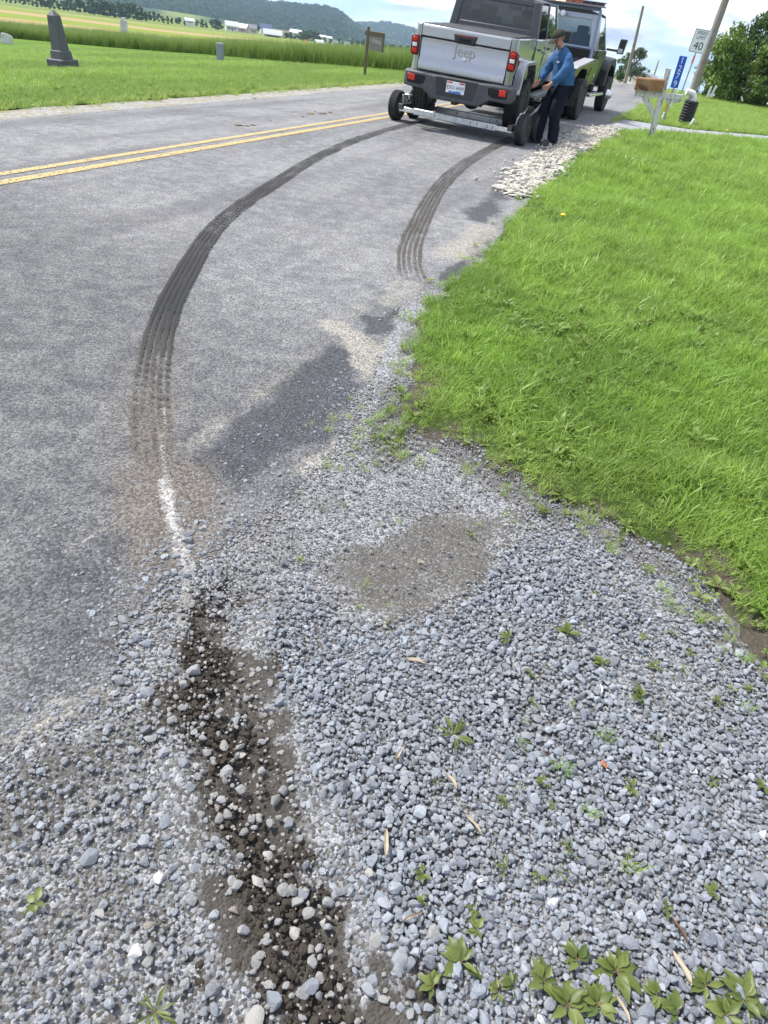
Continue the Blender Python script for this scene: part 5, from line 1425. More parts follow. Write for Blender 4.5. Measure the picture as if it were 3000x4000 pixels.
# ------------------------------------------------------------------ the tow truck in front
def tow_truck():
    yaw = .36
    T = empty('tow_truck', Matrix.Translation((1.97, 18.72, .0)) @ Matrix.Rotation(-yaw, 4, 'Z'), 'dark tow truck with amber light bar, hitched to the front of the silver pickup', 'tow truck')
    P_ = M_TRUCKP
    M_PILLAR = car_paint('pillar_sky_sheen', (.42, .42, .50), .3, .2, .3)  # sky reflected in the dark pillars, put in as a pale colour
    mb = MB(); mb.prism([(1.28, .62), (2.85, .62), (2.85, 1.36), (1.28, 1.36)], -.93, .93); mb.warp(BULGE).build('cab', P_, T, bev=.04)
    def Q(x, y, z):
        k = (z - 1.34) / .68
        return (x * (1 - .13 * k), y + (.05 * k if y < 2 else -.50 * k), z)
    mb = MB()
    def bar(a, b, wx, wy):
        mb.rings([[Q(p[0] + dx * wx, p[1] + dy * wy, p[2]) for dx, dy in ((-.5, -.5), (.5, -.5), (.5, .5), (-.5, .5))] for p in (a, b)])
    for s in (-1, 1):
        bar((s * .85, 1.33, 1.34), (s * .85, 1.33, 2.02), .15, .09); bar((s * .885, 1.55, 1.34), (s * .885, 1.55, 2.02), .05, .42); bar((s * .88, 2.80, 1.34), (s * .88, 2.80, 2.02), .06, .08)
    mb.rings([[Q(-.80, 1.29, z), Q(.80, 1.29, z), Q(.80, 1.37, z), Q(-.80, 1.37, z)] for z in (1.90, 2.03)])
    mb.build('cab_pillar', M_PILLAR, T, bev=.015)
    mb = MB(); mb.rings([[(-.80, y, z), (.80, y, z), (.80, y, z + .03), (.6, y, z + .075), (-.6, y, z + .075), (-.80, y, z + .03)] for y, z in ((1.33, 2.0), (1.9, 2.02), (2.36, 1.99))]); mb.build('roof', P_, T, bev=.02)
    mb = MB(); mb.add([Q(-.79, 1.325, 1.36), Q(.79, 1.325, 1.36), Q(.79, 1.325, 1.92), Q(-.79, 1.325, 1.92)], [(0, 1, 2, 3)]); mb.build('rear_window', M_GLASST, T)
    mb = MB(); mb.add([Q(-.86, 2.80, 1.36), Q(.86, 2.80, 1.36), Q(.86, 2.80, 2.0), Q(-.86, 2.80, 2.0)], [(0, 1, 2, 3)]); mb.build('windscreen', M_GLASS, T)
    for s in (-1, 1):
        mb = MB(); mb.add([Q(s * .90, 1.78, 1.36), Q(s * .90, 2.76, 1.36), Q(s * .90, 2.76, 1.98), Q(s * .90, 1.78, 1.98)], [(0, 1, 2, 3)]); mb.build('side_window', M_GLASSD, T)
        mb = MB(); mb.prism([(1.62, .68), (2.78, .68), (2.78, 1.35), (1.62, 1.35)], s * .92, s * .95); d = mb.warp(BULGE).build('door', P_, T, bev=.012)
        mb = MB(); mb.box((s * .965, 1.78, 1.20), (.03, .16, .035)); mb.build('handle', M_PLAS, d, bev=.008)
        mb = MB(); mb.box((s * 1.10, 2.72, 1.39), (.34, .05, .05)); mb.build('mirror_arm', M_PLAS, T, bev=.01)
        mb = MB(); mb.prism([(s * 1.20, 1.33), (s * 1.36, 1.33), (s * 1.39, 1.64), (s * 1.22, 1.64)], 2.66, 2.78, 'y'); m_ = mb.build('side_mirror', M_PLAS, T, bev=.02)
        mb = MB(); mb.box((s * 1.285, 2.655, 1.40), (.12, .008, .09)); mb.build('mirror_glass', M_CHROME, m_)
        mb = MB(); mb.box((s * .45, 1.75, 1.42), (.5, .16, .42), (-.1, 0, 0)); mb.box((s * .45, 1.70, 1.70), (.28, .10, .16), (-.1, 0, 0)); mb.build('seat', mat('light_grey_seat', (.35, .35, .34), .8), T, bev=.04)
    # bonnet, fenders, front
    mb = MB(); mb.rings([[(-w_, y, .85), (w_, y, .85), (w_, y, z - .06), (w_ - .15, y, z), (-w_ + .15, y, z), (-w_, y, z - .06)] for y, w_, z in ((2.83, .84, 1.36), (3.6, .80, 1.33), (4.35, .76, 1.25), (4.5, .74, 1.10))]); mb.build('bonnet', P_, T, bev=.03)
    mb = MB(); mb.box((0, 4.52, .98), (1.3, .06, .40)); mb.build('grille', M_CHROME, T, bev=.03)
    mb = MB(); mb.box((0, 4.62, .62), (1.98, .22, .26)); mb.build('front_bumper', M_CHROME, T, bev=.05)
    for s in (-1, 1):
        out = [(-.64, .60), (-.56, .95), (-.42, 1.15), (-.2, 1.24), (.25, 1.24), (.44, 1.12), (.58, .92), (.66, .66)]
        inn = [(-.54, .60), (-.47, .88), (-.35, 1.02), (-.16, 1.08), (.16, 1.08), (.35, 1.02), (.47, .88), (.54, .66)]
        mb = MB(); mb.rings([[(s * .78, 3.74 + a[0], a[1]), (s * 1.03, 3.74 + a[0], a[1] - .02), (s * 1.03, 3.74 + b[0], b[1] - .02), (s * .78, 3.74 + b[0], b[1])] for a, b in zip(out, inn)]); mb.build('front_fender', P_, T, bev=.02)
        mb = MB(); mb.box((s * .66, 4.53, 1.02), (.26, .05, .2)); mb.build('headlight', M_LENSW, T, bev=.03)
        # running board, steps
        mb = MB(); mb.box((s * .98, 2.2, .44), (.20, 1.7, .06)); mb.tube([(s * .90, 1.45, .46), (s * .9, 1.45, .66)], .02, 6); mb.build('running_board', M_CHROME, T, bev=.015)
        wheel(T, (s * .96, 3.74, .405), .405, .24, .25, M_TYRE, s, M_CHROME)
        mb = MB(); mb.lathe([(.001, 0), (.13, 0), (.10, s * .10), (.06, s * .14), (.001, s * .15)], (s * 1.06, 3.74, .405), 'x', 16); mb.build('hub_cap', M_CHROME, T, True)
        wheel(T, (s * 1.06, 0, .405), .405, .23, .26, M_TYRE, s, M_CHROME)
        wheel(T, (s * .78, 0, .405), .405, .23, .26, M_TYRE, s, M_CHROME)
        # body side box with wheel opening
        mb = MB(); mb.prism([(-.95, .66), (-.56, .66), (-.48, .88), (-.3, .98), (.3, .98), (.48, .88), (.56, .52), (1.24, .52), (1.24, 1.12), (.75, 1.16), (-.70, 1.02), (-.95, .98)], s * .62, s * 1.10); b = mb.warp(BULGE).build('body_side', P_, T, bev=.02)
        mb = MB(); mb.box((s * 1.103, .92, .82), (.012, .42, .40)); mb.warp(BULGE).build('locker_door', P_, b, bev=.006)
        mb = MB(); mb.box((s * 1.12, .92, .86), (.02, .10, .05)); mb.build('latch', M_CHROME, b, bev=.006)
        mb = MB(); mb.rings([[(s * .84, y, z), (s * 1.09, y, z), (s * 1.09, y, z + .012), (s * .84, y, z + .012)] for y, z in ((-.94, .99), (-.70, 1.03), (.75, 1.17), (1.23, 1.13))]); mb.build('tread_plate', mat('white_deck_plate', (.45, .45, .47), .35, .2, var=.06), T)
        mb = MB(); mb.box((s * 1.06, -.955, .80), (.07, .03, .18)); mb.build('tail_light', M_RED, T, bev=.01)
    mb = MB(); mb.box((0, .12, .86), (1.22, 2.1, .12)); mb.box((0, .55, .98), (.9, .9, .16)); mb.build('deck', mat('deck_steel', (.06, .06, .065), .6), T, bev=.01)
    # headache rack and light bar
    mb = MB()
    for s in (-1, 1): mb.tube([(s * .90, 1.16, 1.12), (s * .86, 1.18, 2.10)], .035, 8)
    mb.tube([(-.86, 1.18, 2.10), (.86, 1.18, 2.10)], .035, 8); mb.tube([(-.88, 1.17, 1.36), (.88, 1.17, 1.36)], .03, 8)
    mb.build('headache_rack', mat('blue_grey_rack', (.22, .27, .36), .35, .5), T, True)
    for s in (-.12, .02):
        mb = MB(); mb.lathe([(.001, 1.09), (.055, 1.10), (.06, 1.13), (.03, 1.17), (.001, 1.18)], (s, 0, 1.95), 'y', 12); mb.build('work_light', M_LENSW, T, True)
    mb = MB(); mb.box((0, 1.20, 2.155), (1.86, .26, .03)); mb.box((0, 1.20, 2.225), (1.9, .28, .015)); lb = mb.build('light_bar', mat('light_bar_base', (.30, .24, .30), .4), T, bev=.006)
    n = N('amber_beacon'); n.fin((.9, .35, .05), .2, .5); n.b.inputs['Emission Color'].default_value = (1, .42, .06, 1); n.b.inputs['Emission Strength'].default_value = 14
    n2 = N('dark_amber'); n2.fin((.45, .12, .03), .2, .5)
    for k in range(8):
        mb = MB(); mb.box((-.80 + .228 * k, 1.20, 2.194), (.20, .25, .046)); mb.build('beacon', n.mat if k in (1, 2, 3) else (n2.mat if k in (0, 4, 5) else M_PLAS), lb, bev=.008)
    mb = MB(); mb.tube([(.30, 1.5, 2.03), (.36, 1.5, 2.9)], .006, 5); mb.build('aerial', M_PLAS, T)
    # boom and wheel lift under the pickup's nose
    mb = MB(); mb.box((0, -.1, 1.12), (.26, 1.7, .20), (.10, 0, 0)); mb.tube([(0, -.9, 1.02), (0, -.95, .45)], .09, 8); mb.build('boom', mat('boom_steel', (.05, .05, .055), .5), T, bev=.02)
    mb = MB(); mb.box((0, -1.25, .32), (.16, 1.0, .12)); mb.box((0, -1.75, .30), (1.7, .12, .10))
    for s in (-1, 1): mb.box((s * .78, -2.1, .30), (.09, .75, .08))
    mb.build('wheel_lift', M_UNDER, T, bev=.01)
    mb = MB(); mb.box((0, 2.2, .52), (1.1, 4.4, .20)); mb.tube([(-.9, 0, .405), (.9, 0, .405)], .08, 8); mb.ball((0, 0, .42), (.2, .22, .2)); mb.tube([(-.8, 3.74, .38), (.8, 3.74, .38)], .06, 8); mb.build('chassis', M_UNDER, T)
    for s in (-1, 1):
        mb = MB(); mb.box((s * .9, -.62, .50), (.5, .012, .42)); mb.build('mud_flap', M_PLAS, T)
tow_truck()
# ================================================================== THE MAN
def skin(name, pts, edges, mats, parent, M=None, root=0, levels=2, radii=None):
    me = bpy.data.meshes.new(name)
    me.from_pydata([p[:3] for p in pts], edges, [])
    for m in (mats if isinstance(mats, (list, tuple)) else [mats]): me.materials.append(m)
    o = link(name, me, parent, M)
    sk = o.modifiers.new('skin', 'SKIN'); sk.use_smooth_shade = True; sk.branch_smoothing = .6
    if not me.skin_vertices: me.skin_vertices.new() if hasattr(me.skin_vertices, 'new') else None
    sv = me.skin_vertices[0].data
    for i, p in enumerate(pts):
        r = p[3]
        sv[i].radius = (r, r) if not isinstance(r, tuple) else r
        sv[i].use_root = i == root
    ss = o.modifiers.new('subdivision', 'SUBSURF'); ss.levels = ss.render_levels = levels
    return o
def person():
    # local frame: x = forwards (towards the pickup), y = to his left (towards us), z = up
    base = ground(2122, 566)
    F = Vector((-.92, -.39, 0)).normalized(); Lf = Vector((-F.y, F.x, 0))
    k = .945
    M = Matrix(((F.x * k, Lf.x * k, 0, base.x), (F.y * k, Lf.y * k, 0, base.y), (0, 0, k, 0), (0, 0, 0, 1)))
    M_SKIN = mat('skin', (.46, .235, .165), .55, var=.1, vs=20, spec=.35)
    M_JACKET = mat('blue_jacket_cloth', (.042, .115, .250), .9, var=.22, vs=9, bump=.6, bs=34, spec=.2)
    M_TROUSER = mat('navy_work_trousers', (.010, .013, .024), .9, var=.35, vs=8, bump=.4, bs=26, spec=.2)
    M_BOOT = mat('black_work_boot', (.016, .016, .017), .6, var=.25)
    M_BOOTG = mat('dusty_work_boot', (.060, .055, .055), .75, var=.3)
    M_CAP = mat('olive_black_cap', (.040, .040, .034), .9, var=.3, vs=16, spec=.2)
    M_HAIR = mat('grey_hair', (.18, .17, .16), .9, var=.2)
    # one continuous body: trunk, legs, arms, hands, neck, head
    V = []; E = []
    def v(x, y, z, r): V.append((x, y, z, r)); return len(V) - 1
    def chain(i0, *pts):
        prev = i0
        for p in pts:
            q = v(*p); E.append((prev, q)); prev = q
        return prev
    pelvis = v(-.08, 0, .92, (.125, .10))
    waist = chain(pelvis, (-.07, 0, 1.04, (.10, .08)))
    chest = chain(waist, (-.01, 0, 1.22, (.11, .085)), (.03, 0, 1.34, (.08, .07)))
    HR = Matrix.Translation((.09, 0, 1.47)) @ Matrix.Rotation(.38, 4, 'Y') @ Matrix.Translation((-.09, 0, -1.47))
    def hv(x, y, z, r):
        q = HR @ Vector((x, y, z)); return (q.x, q.y, q.z, r)
    neck = chain(chest, (.075, 0, 1.43, .058), (.10, 0, 1.48, .054))
    head = chain(neck, hv(.125, 0, 1.535, (.066, .078)), hv(.135, 0, 1.60, (.078, .092)), hv(.125, 0, 1.655, (.070, .082)))
    jaw = chain(neck + 1, hv(.185, 0, 1.525, .034)); nose = chain(neck + 2, hv(.205, 0, 1.583, .022), hv(.238, 0, 1.565, .011))
    for s in (-1, 1): chain(neck + 2, hv(.115, s * .086, 1.585, .018))
    for s, kn, an in ((-1, (.10, -.105, .50), (.10, -.105, .10)), (1, (-.02, .105, .48), (-.09, .11, .10))):
        a = chain(pelvis, (-.08, s * .095, .88, .085), (*kn, .058), (*an, .042))
        chain(a, (an[0] + .10, an[1] + s * .01, .045, .036), (an[0] + .17, an[1] + s * .015, .035, .028))
    hands = {}
    for s, el, wr, tip in ((1, (.10, .275, 1.11), (.265, .21, .93), (.335, .185, .865)), (-1, (.13, -.25, 1.10), (.30, -.13, .92), (.37, -.10, .87))):
        a = chain(chest, (.02, s * .16, 1.325, .038), (*el, .036), (*wr, .030))
        w_ = Vector(wr); d = (Vector(tip) - w_).normalized()
        side = d.cross(Vector((0, s, 0.15))).normalized(); nrm_ = side.cross(d)
        palm = chain(a, (*(w_ + d * .045), (.036, .020)))
        pv = Vector(V[palm][:3])
        for q in range(4):
            off = (q - 1.5) * .018
            ln = (.058, .070, .066, .050)[q]
            b = pv + d * .022 + side * off
            c = b + d * ln * .55 + nrm_ * (-.012 * s); e = c + d * ln * .35 + nrm_ * (-.03 * s)
            chain(palm, (*b, .0095), (*c, .0085), (*e, .007))
        th = w_ + d * .03 - side * .030
        chain(a, (*th, .012), (*(th + d * .03 - side * .022 - nrm_ * .01 * s), .010), (*(th + d * .058 - side * .026 - nrm_ * .02 * s), .008))
    o = skin('person', V, E, M_SKIN, None, M, pelvis, 2)
    o.matrix_world = M
    tag(o, 'man in blue jacket, dark trousers and cap bending over the dolly beside the pickup', 'person')
    I = Matrix.Identity(4)
    # clothes follow the body
    V2 = []; E2 = []
    V.clear(); E.clear()
    hem = v(-.085, .0, .84, (.222, .205)); w1 = chain(hem, (-.09, 0, .93, (.224, .205)), (-.085, 0, 1.05, (.218, .20)), (-.04, 0, 1.20, (.228, .20)), (.01, 0, 1.335, (.178, .155)))
    chain(w1, (.072, 0, 1.43, (.082, .078)), (.088, 0, 1.465, (.078, .076)))
    for s, el, wr in ((1, (.095, .29, 1.105), (.235, .222, .955)), (-1, (.125, -.265, 1.10), (.27, -.145, .945))):
        chain(w1, (.01, s * .18, 1.335, .105), ((el[0] + .015) / 2 - .01, s * .25, 1.22, .090), (*el, .082), (*wr, .054))
    j = skin('jacket', V, E, M_JACKET, o, I, hem, 3)
    dt = bpy.data.textures.new('cloth_folds', 'CLOUDS'); dt.noise_scale = .09; dt.noise_depth = 2
    dm = j.modifiers.new('folds', 'DISPLACE'); dm.texture = dt; dm.strength = .034; dm.mid_level = .5
    V.clear(); E.clear()
    p0 = v(-.085, 0, .93, (.165, .15))
    for s, kn, an in ((-1, (.10, -.105, .50), (.095, -.105, .12)), (1, (-.02, .105, .48), (-.095, .11, .12))):
        chain(p0, (-.075, s * .095, .85, .135), (kn[0] * .5 - .03, s * .102, .66, .120), (*kn, .108), ((kn[0] + an[0]) / 2 - .015, an[1], .30, .100), (*an, .100), (an[0], an[1], .06, .10))
    t = skin('trousers', V, E, M_TROUSER, o, I, p0, 3)
    dm = t.modifiers.new('folds', 'DISPLACE'); dm.texture = dt; dm.strength = .034; dm.mid_level = .5
    for an, m, s in (((.10, -.105), M_BOOT, -1), ((-.09, .11), M_BOOTG, 1)):
        mb = MB(); mb.rings([[(an[0] + x, an[1] + s * .012 * (x + .1) + wy * c, z0 + hz * q) for c, q in ((-1, 0), (1, 0), (1.0, .45), (.6, 1), (-.6, 1), (-1.0, .45))] for x, wy, hz, z0 in ((-.085, .034, .12, .0), (-.05, .044, .16, 0), (.03, .046, .15, 0), (.09, .050, .095, 0), (.16, .052, .08, 0), (.21, .044, .065, 0), (.232, .025, .04, .004))])
        mb.build('boot', m, o, True, bev=.01)
    # cap: crown and peak
    mb = MB()
    hc = Vector((.128, 0, 1.612)); tl = Euler((0, .12, 0)).to_matrix()
    rs = []
    for i in range(8):
        th = math.pi / 2 * i / 7
        rs.append([hc + tl @ Vector((.116 * math.cos(th) * math.cos(a), .098 * math.cos(th) * math.sin(a), .005 + .098 * math.sin(th))) for a in (2 * math.pi * q / 20 for q in range(20))])
    mb.rings(rs)
    pk = []
    for i in range(5):
        t_ = i / 4
        pk.append([hc + tl @ Vector((.085 + .115 * t_ * (1 - .35 * abs(c) ** 2.0), c * .092 * (1 - .18 * t_), .012 - .022 * t_ * t_ - .018 * c * c * t_ + dz)) for c, dz in ((-1, 0), (-.5, 0), (0, 0), (.5, 0), (1, 0), (1, -.007), (.5, -.007), (0, -.007), (-.5, -.007), (-1, -.007))])
    mb.rings(pk)
    mb.build('cap', M_CAP, o, True, M=HR)
    mb = MB(); mb.rings([[(.128 + math.cos(a) * .080 * q - .012, math.sin(a) * .080 * q, z) for a in (2.0 + 2.28 * i / 9 for i in range(10))] for q, z in ((.92, 1.55), (.98, 1.58), (1.02, 1.615))], cap=False, closed=False); mb.build('hair', M_HAIR, o, True, M=HR)
    mb = MB()
    for s in (-1, 1): mb.ball((.205, s * .034, 1.596), (.008, .012, .007), 8, 5)
    mb.build('eye', mat('eye', (.05, .04, .035), .3), o, True, M=HR)
    mb = MB(); mb.tube([(.212, -.022, 1.533), (.218, 0, 1.535), (.212, .022, 1.533)], .006, 6); mb.build('mouth', mat('lip', (.34, .13, .11), .5), o, True, M=HR)
    mb = MB(); mb.box((.135, .085, 1.245), (.012, .05, .03), (0, 0, .55)); mb.build('name_badge', mat('white_badge', (.75, .75, .73), .5), o, bev=.004)
person()

# ================================================================== GRAVES, SIGNS, POSTS
M_GRAN = mat('dark_granite', (.105, .108, .118), .6, var=.25, vs=10, bump=.25, bs=60, dirt=(.05, .052, .058), dirt_amt=.7, dirt_s=3)
M_GRANB = mat('grey_granite', (.27, .285, .32), .6, var=.2, vs=10, bump=.2, bs=60, dirt=(.14, .15, .17), dirt_amt=.6)
M_MARB = mat('weathered_marble', (.60, .59, .58), .65, var=.12, vs=8, bump=.25, bs=50, dirt=(.28, .28, .26), dirt_amt=.6)
M_PLINTH = mat('dark_plinth_stone', (.10, .10, .095), .8, var=.3, vs=8, bump=.4, bs=40)
def frame_to(base, top_px, top_py, yaw):
    """upright frame at base that leans so that its axis passes through a line of sight; returns matrix and height"""
    tp = above(base, top_px, top_py); ax = (tp - base); h = ax.length; z = ax.normalized()
    x = Vector((math.cos(yaw), math.sin(yaw), 0)); y = z.cross(x).normalized(); x = y.cross(z).normalized()
    return Matrix(((x.x, y.x, z.x, base.x), (x.y, y.y, z.y, base.y), (x.z, y.z, z.z, base.z - .02), (0, 0, 0, 1))), h
b = ground(250, 268)
M_, h = frame_to(b, 204, 32, -.35)
print('obelisk', b, h)
T = empty('obelisk', M_, 'tall dark granite obelisk leaning on the burial ground lawn', 'gravestone')
mb = MB(); mb.box((0, 0, .09 * h), (.44 * h, .44 * h, .19 * h)); mb.build('plinth', M_GRAN, T, bev=.03)
mb = MB(); mb.box((0, 0, .255 * h), (.31 * h, .31 * h, .15 * h), taper=.92); mb.build('base_block', M_GRAN, T, bev=.02)
mb = MB(); a, c_ = .118 * h, .088 * h
mb.rings([[(sx * q, sy * q, z) for sx, sy in ((-1, -1), (1, -1), (1, 1), (-1, 1))] for q, z in ((a, .33 * h), (c_, .90 * h), (.004, 1.0 * h))]); mb.build('shaft', M_GRAN, T, bev=.012)
b = ground(861, 244); M_, h = frame_to(b, 859, 165, -.2)
T = empty('gravestone', M_, 'grey upright gravestone on a dark base in front of the tall grass', 'gravestone')
mb = MB(); mb.box((0, 0, .07 * h), (.66 * h, .40 * h, .16 * h)); mb.build('plinth', M_PLINTH, T, bev=.02)
mb = MB(); mb.prism([(-.21 * h, .15 * h), (.21 * h, .15 * h), (.21 * h, .96 * h), (.12 * h, h), (-.12 * h, h), (-.21 * h, .96 * h)], -.10 * h, .10 * h, 'y'); mb.build('tablet', M_GRANB, T, bev=.02)
b = ground(25, 172); M_, h = frame_to(b, 27, 132, .35)
T = mb = MB(); mb.prism([(-.6 * h, 0), (.6 * h, 0), (.6 * h, .88 * h), (.45 * h, h), (-.35 * h, 1.02 * h), (-.6 * h, .92 * h)], -.14 * h, .14 * h, 'y')
o = mb.build('gravestone', M_MARB, None, bev=.03); o.matrix_world = M_; tag(o, 'low white gravestone at the left edge, before the tall grass', 'gravestone')
b = ground(489, 165); M_, h = frame_to(b, 481, 66, .1)
mb = MB(); mb.prism([(-.16 * h, 0), (.16 * h, 0), (.16 * h, .82 * h), (.13 * h, .88 * h), (.07 * h, .90 * h), (.06 * h, .97 * h), (0, h), (-.06 * h, .97 * h), (-.07 * h, .90 * h), (-.13 * h, .88 * h), (-.16 * h, .82 * h)], -.07 * h, .07 * h, 'y')
o = mb.build('gravestone', M_MARB, None, bev=.02); o.matrix_world = M_; tag(o, 'slender white gravestone with rounded top standing in the tall grass', 'gravestone')
b = ground(86, 152); M_, h = frame_to(b, 84, 132, 0)
mb = MB(); mb.box((0, 0, h / 2), (.09, .09, h)); o = mb.build('marker_stake', M_MARB, None, bev=.01); o.matrix_world = M_; tag(o, 'small pale marker stake left of the obelisk at the foot of the tall grass', 'stake')

# wooden sign
M_WOOD = mat('weathered_brown_wood', (.145, .110, .075), .85, var=.35, vs=14, bump=.5, bs=60)
M_BOARD = mat('grey_sign_board', (.25, .22, .20), .85, var=.2, vs=8, bump=.3, bs=50)
b = ground(1424, 300); M_, h = frame_to(b, 1441, 100, -.30)
T = empty('wooden_sign', M_, 'brown wooden sign hanging from a post arm at the tall grass', 'sign')
mb = MB(); mb.box((0, 0, h / 2), (.055 * h, .055 * h, h)); mb.build('post', M_WOOD, T, bev=.01)
mb = MB(); mb.box((.17 * h, 0, .875 * h), (.50 * h, .045 * h, .085 * h)); mb.build('arm', M_WOOD, T, bev=.008)
mb = MB(); mb.box((.40 * h, 0, .70 * h), (.035 * h, .04 * h, .30 * h)); mb.build('end_board', M_WOOD, T, bev=.008)
mb = MB(); mb.box((.215 * h, 0, .69 * h), (.33 * h, .022 * h, .28 * h)); bd = mb.build('board', M_BOARD, T, bev=.006)
mb = MB(); mb.box((.225 * h, -.013 * h, .735 * h), (.25 * h, .004 * h, .075 * h), (0, .16, 0)); mb.build('faded_panel', mat('pale_faded_wood', (.36, .33, .31), .85), bd)

# utility poles
M_POLE = mat('weathered_pole_wood', (.27, .235, .21), .9, var=.22, vs=7, bump=.6, bs=30, dirt=(.15, .125, .11), dirt_amt=.7, dirt_s=2.5)
def pole(bx, by, tx, ty, r, label, extra=1.9, dist=None):
    b = ground(bx, by) if dist is None else atdist(bx, dist)
    if dist is not None:
        d = ray(bx, by); hh = math.hypot(d.x, d.y); b = Vector((d.x / hh * dist, d.y / hh * dist, CAM_H + d.z / hh * dist))
    tp = above(b, tx, ty)
    ax = (tp - b)
    mb = MB(); mb.tube([(0, 0, -1.2), tuple(ax * .5), tuple(ax * extra)], [r * 1.12, r, r * .72], 14)
    T = empty('utility_pole', Matrix.Translation(b), label, 'utility pole')
    mb.build('shaft', M_POLE, T, True)
    if extra < 1.5: return T
    e = ax * (extra - .06)
    mb = MB(); mb.box(tuple(e), (2.2, .1, .12), (0, 0, -AR)); mb.build('crossarm', M_POLE, T, bev=.01)
    for s in (-.95, 0, .95):
        mb = MB(); mb.lathe([(.02, 0), (.05, .05), (.03, .08), (.05, .11), (.01, .16)], tuple(e + Vector((s * math.cos(AR), -s * math.sin(AR), .06 if s else .3))), 'z', 8); mb.build('insulator', M_PLINTH, T, True)
    print(label, 'dist', math.hypot(b.x, b.y), 'len', ax.length * extra)
    return T
pole(2690, 398, 2834, 0, .150, 'thick leaning wooden utility pole right of the mailbox, rising out of view', 2.6)
pole(2441, 332, 2510, 36, .15, 'slim distant utility pole beyond the crest, in front of the white shed', 1.04, 78)
pole(2556, 290, 2573, 238, .16, 'farthest utility pole, short above the brown mailbox', 1.04, 190)

# speed limit sign behind the pole
M_SIGNW = mat('white_sign_sheet', (.78, .78, .80), .4, var=.04); M_INK = mat('black_ink', (.015, .015, .018), .5); M_STEEL = mat('galvanised_post', (.42, .42, .43), .5, .6)
def speed_sign():
    d0 = 33.0
    d = ray(2658, 372); hh = math.hypot(d.x, d.y); b = Vector((d.x / hh * d0, d.y / hh * d0, CAM_H + d.z / hh * d0))
    M_, h = frame_to(b, 2752, 112, -.33)
    T = empty('speed_limit_sign', M_, 'white speed limit 40 sign partly hidden behind the thick utility pole', 'road sign')
    mb = MB(); mb.box((0, .02, h * .46), (.05, .035, h * .92)); mb.build('post', M_STEEL, T)
    s = .329 * h
    mb = MB(); mb.prism([(-.39 * s, 0), (.39 * s, 0), (.42 * s, .03 * s), (.42 * s, 1.02 * s), (.39 * s, 1.05 * s), (-.39 * s, 1.05 * s), (-.42 * s, 1.02 * s), (-.42 * s, .03 * s)], -.004, .004, 'y')
    p = mb.build('panel', M_SIGNW, T, M=Matrix.Translation((0, 0, .655 * h)) @ Matrix.Identity(4))
    mb = MB()
    for q in (-1, 1):
        mb.box((q * .385 * s, -.007, .525 * s), (.014 * s, .004, .96 * s)); mb.box((0, -.007, .525 * s + q * .485 * s), (.77 * s, .004, .014 * s))
    mb.build('border', M_INK, p)
    for txt, z, sz in (('SPEED', .87, .19), ('LIMIT', .67, .19), ('40', .30, .46)):
        link('lettering', text_mesh(txt, sz * s * 1.1, .001, M_INK), p, Matrix.Translation((0, -.008, z * s)) @ Matrix.Rotation(math.pi / 2, 4, 'X'))
    mb = MB(); mb.box((-.0, -.012, .56 * h), (.07, .012, .11 * h)); mb.build('orange_tape', mat('orange_tape', (.85, .16, .04), .5), T)
speed_sign()

# mailbox on its cantilever post
M_WPAINT = N('peeling_white_paint')
def _wp():
    n = M_WPAINT; p = n.obj()
    q = n.noise(n.scale(p, (9, 9, 2.2)), 3.2, 6, .7)
    c = n.mix(n.lerp(q, .50, .62), (.66, .65, .62), (.25, .215, .185))
    n.fin(c, .8, .3, 0, n.bump(q, .5, .01))
_wp()
M_MBOX = mat('rusty_brown_mailbox', (.26, .125, .045), .6, .1, var=.3, vs=7, bump=.2, bs=20, dirt=(.36, .25, .12), dirt_amt=.7)
def mailbox():
    b = ground(2540, 545); M_, h = frame_to(b, 2613, 262, -.17)
    print('mailbox', b, h)
    T = empty('mailbox', M_, 'brown dented mailbox on a peeling white cantilever post by the side drive', 'mailbox')
    k = h / 1.15
    mb = MB(); mb.box((0, 0, .5 * h), (.10 * k, .10 * k, h)); mb.build('post', M_WPAINT.mat, T, bev=.006)
    mb = MB(); mb.box((-.06 * k, 0, .635 * h), (.86 * k, .085 * k, .085 * k)); mb.build('arm', M_WPAINT.mat, T, bev=.006)
    mb = MB(); mb.prism([(-.36 * k, .60 * h), (-.22 * k, .60 * h), (-.03 * k, .40 * h), (-.03 * k, .30 * h)], -.03 * k, .03 * k, 'y'); mb.build('brace', M_WPAINT.mat, T, bev=.005)
    mb = MB()
    pr = [(-.105, 0), (.105, 0), (.105, .165), (.095, .19), (.07, .20), (-.07, .20), (-.095, .19), (-.105, .165)]
    z0 = .68 * h
    mb.rings([[(x, y * k, z0 + z * k) for y, z in pr] for x in (-.485 * k, -.475 * k, -.02 * k, -.01 * k)])
    bx = mb.build('box', M_MBOX, T, bev=.008)
    mb = MB(); mb.rings([[(x, y * k * 1.03, z0 + z * k * 1.02) for y, z in pr] for x in (-.50 * k, -.487 * k)]); mb.build('lid', M_MBOX, bx, bev=.004)
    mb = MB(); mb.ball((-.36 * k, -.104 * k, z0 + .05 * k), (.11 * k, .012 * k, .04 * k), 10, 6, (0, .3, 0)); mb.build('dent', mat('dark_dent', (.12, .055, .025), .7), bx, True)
    mb = MB(); mb.prism([(.10 * k, .60 * h), (.38 * k, .60 * h), (.33 * k, .56 * h), (.11 * k, .54 * h)], -.03 * k, .03 * k, 'y'); mb.build('back_arm', M_WPAINT.mat, T, bev=.005)
    return b, h, k, M_
mb_b, mb_h, mb_k, mb_M = mailbox()
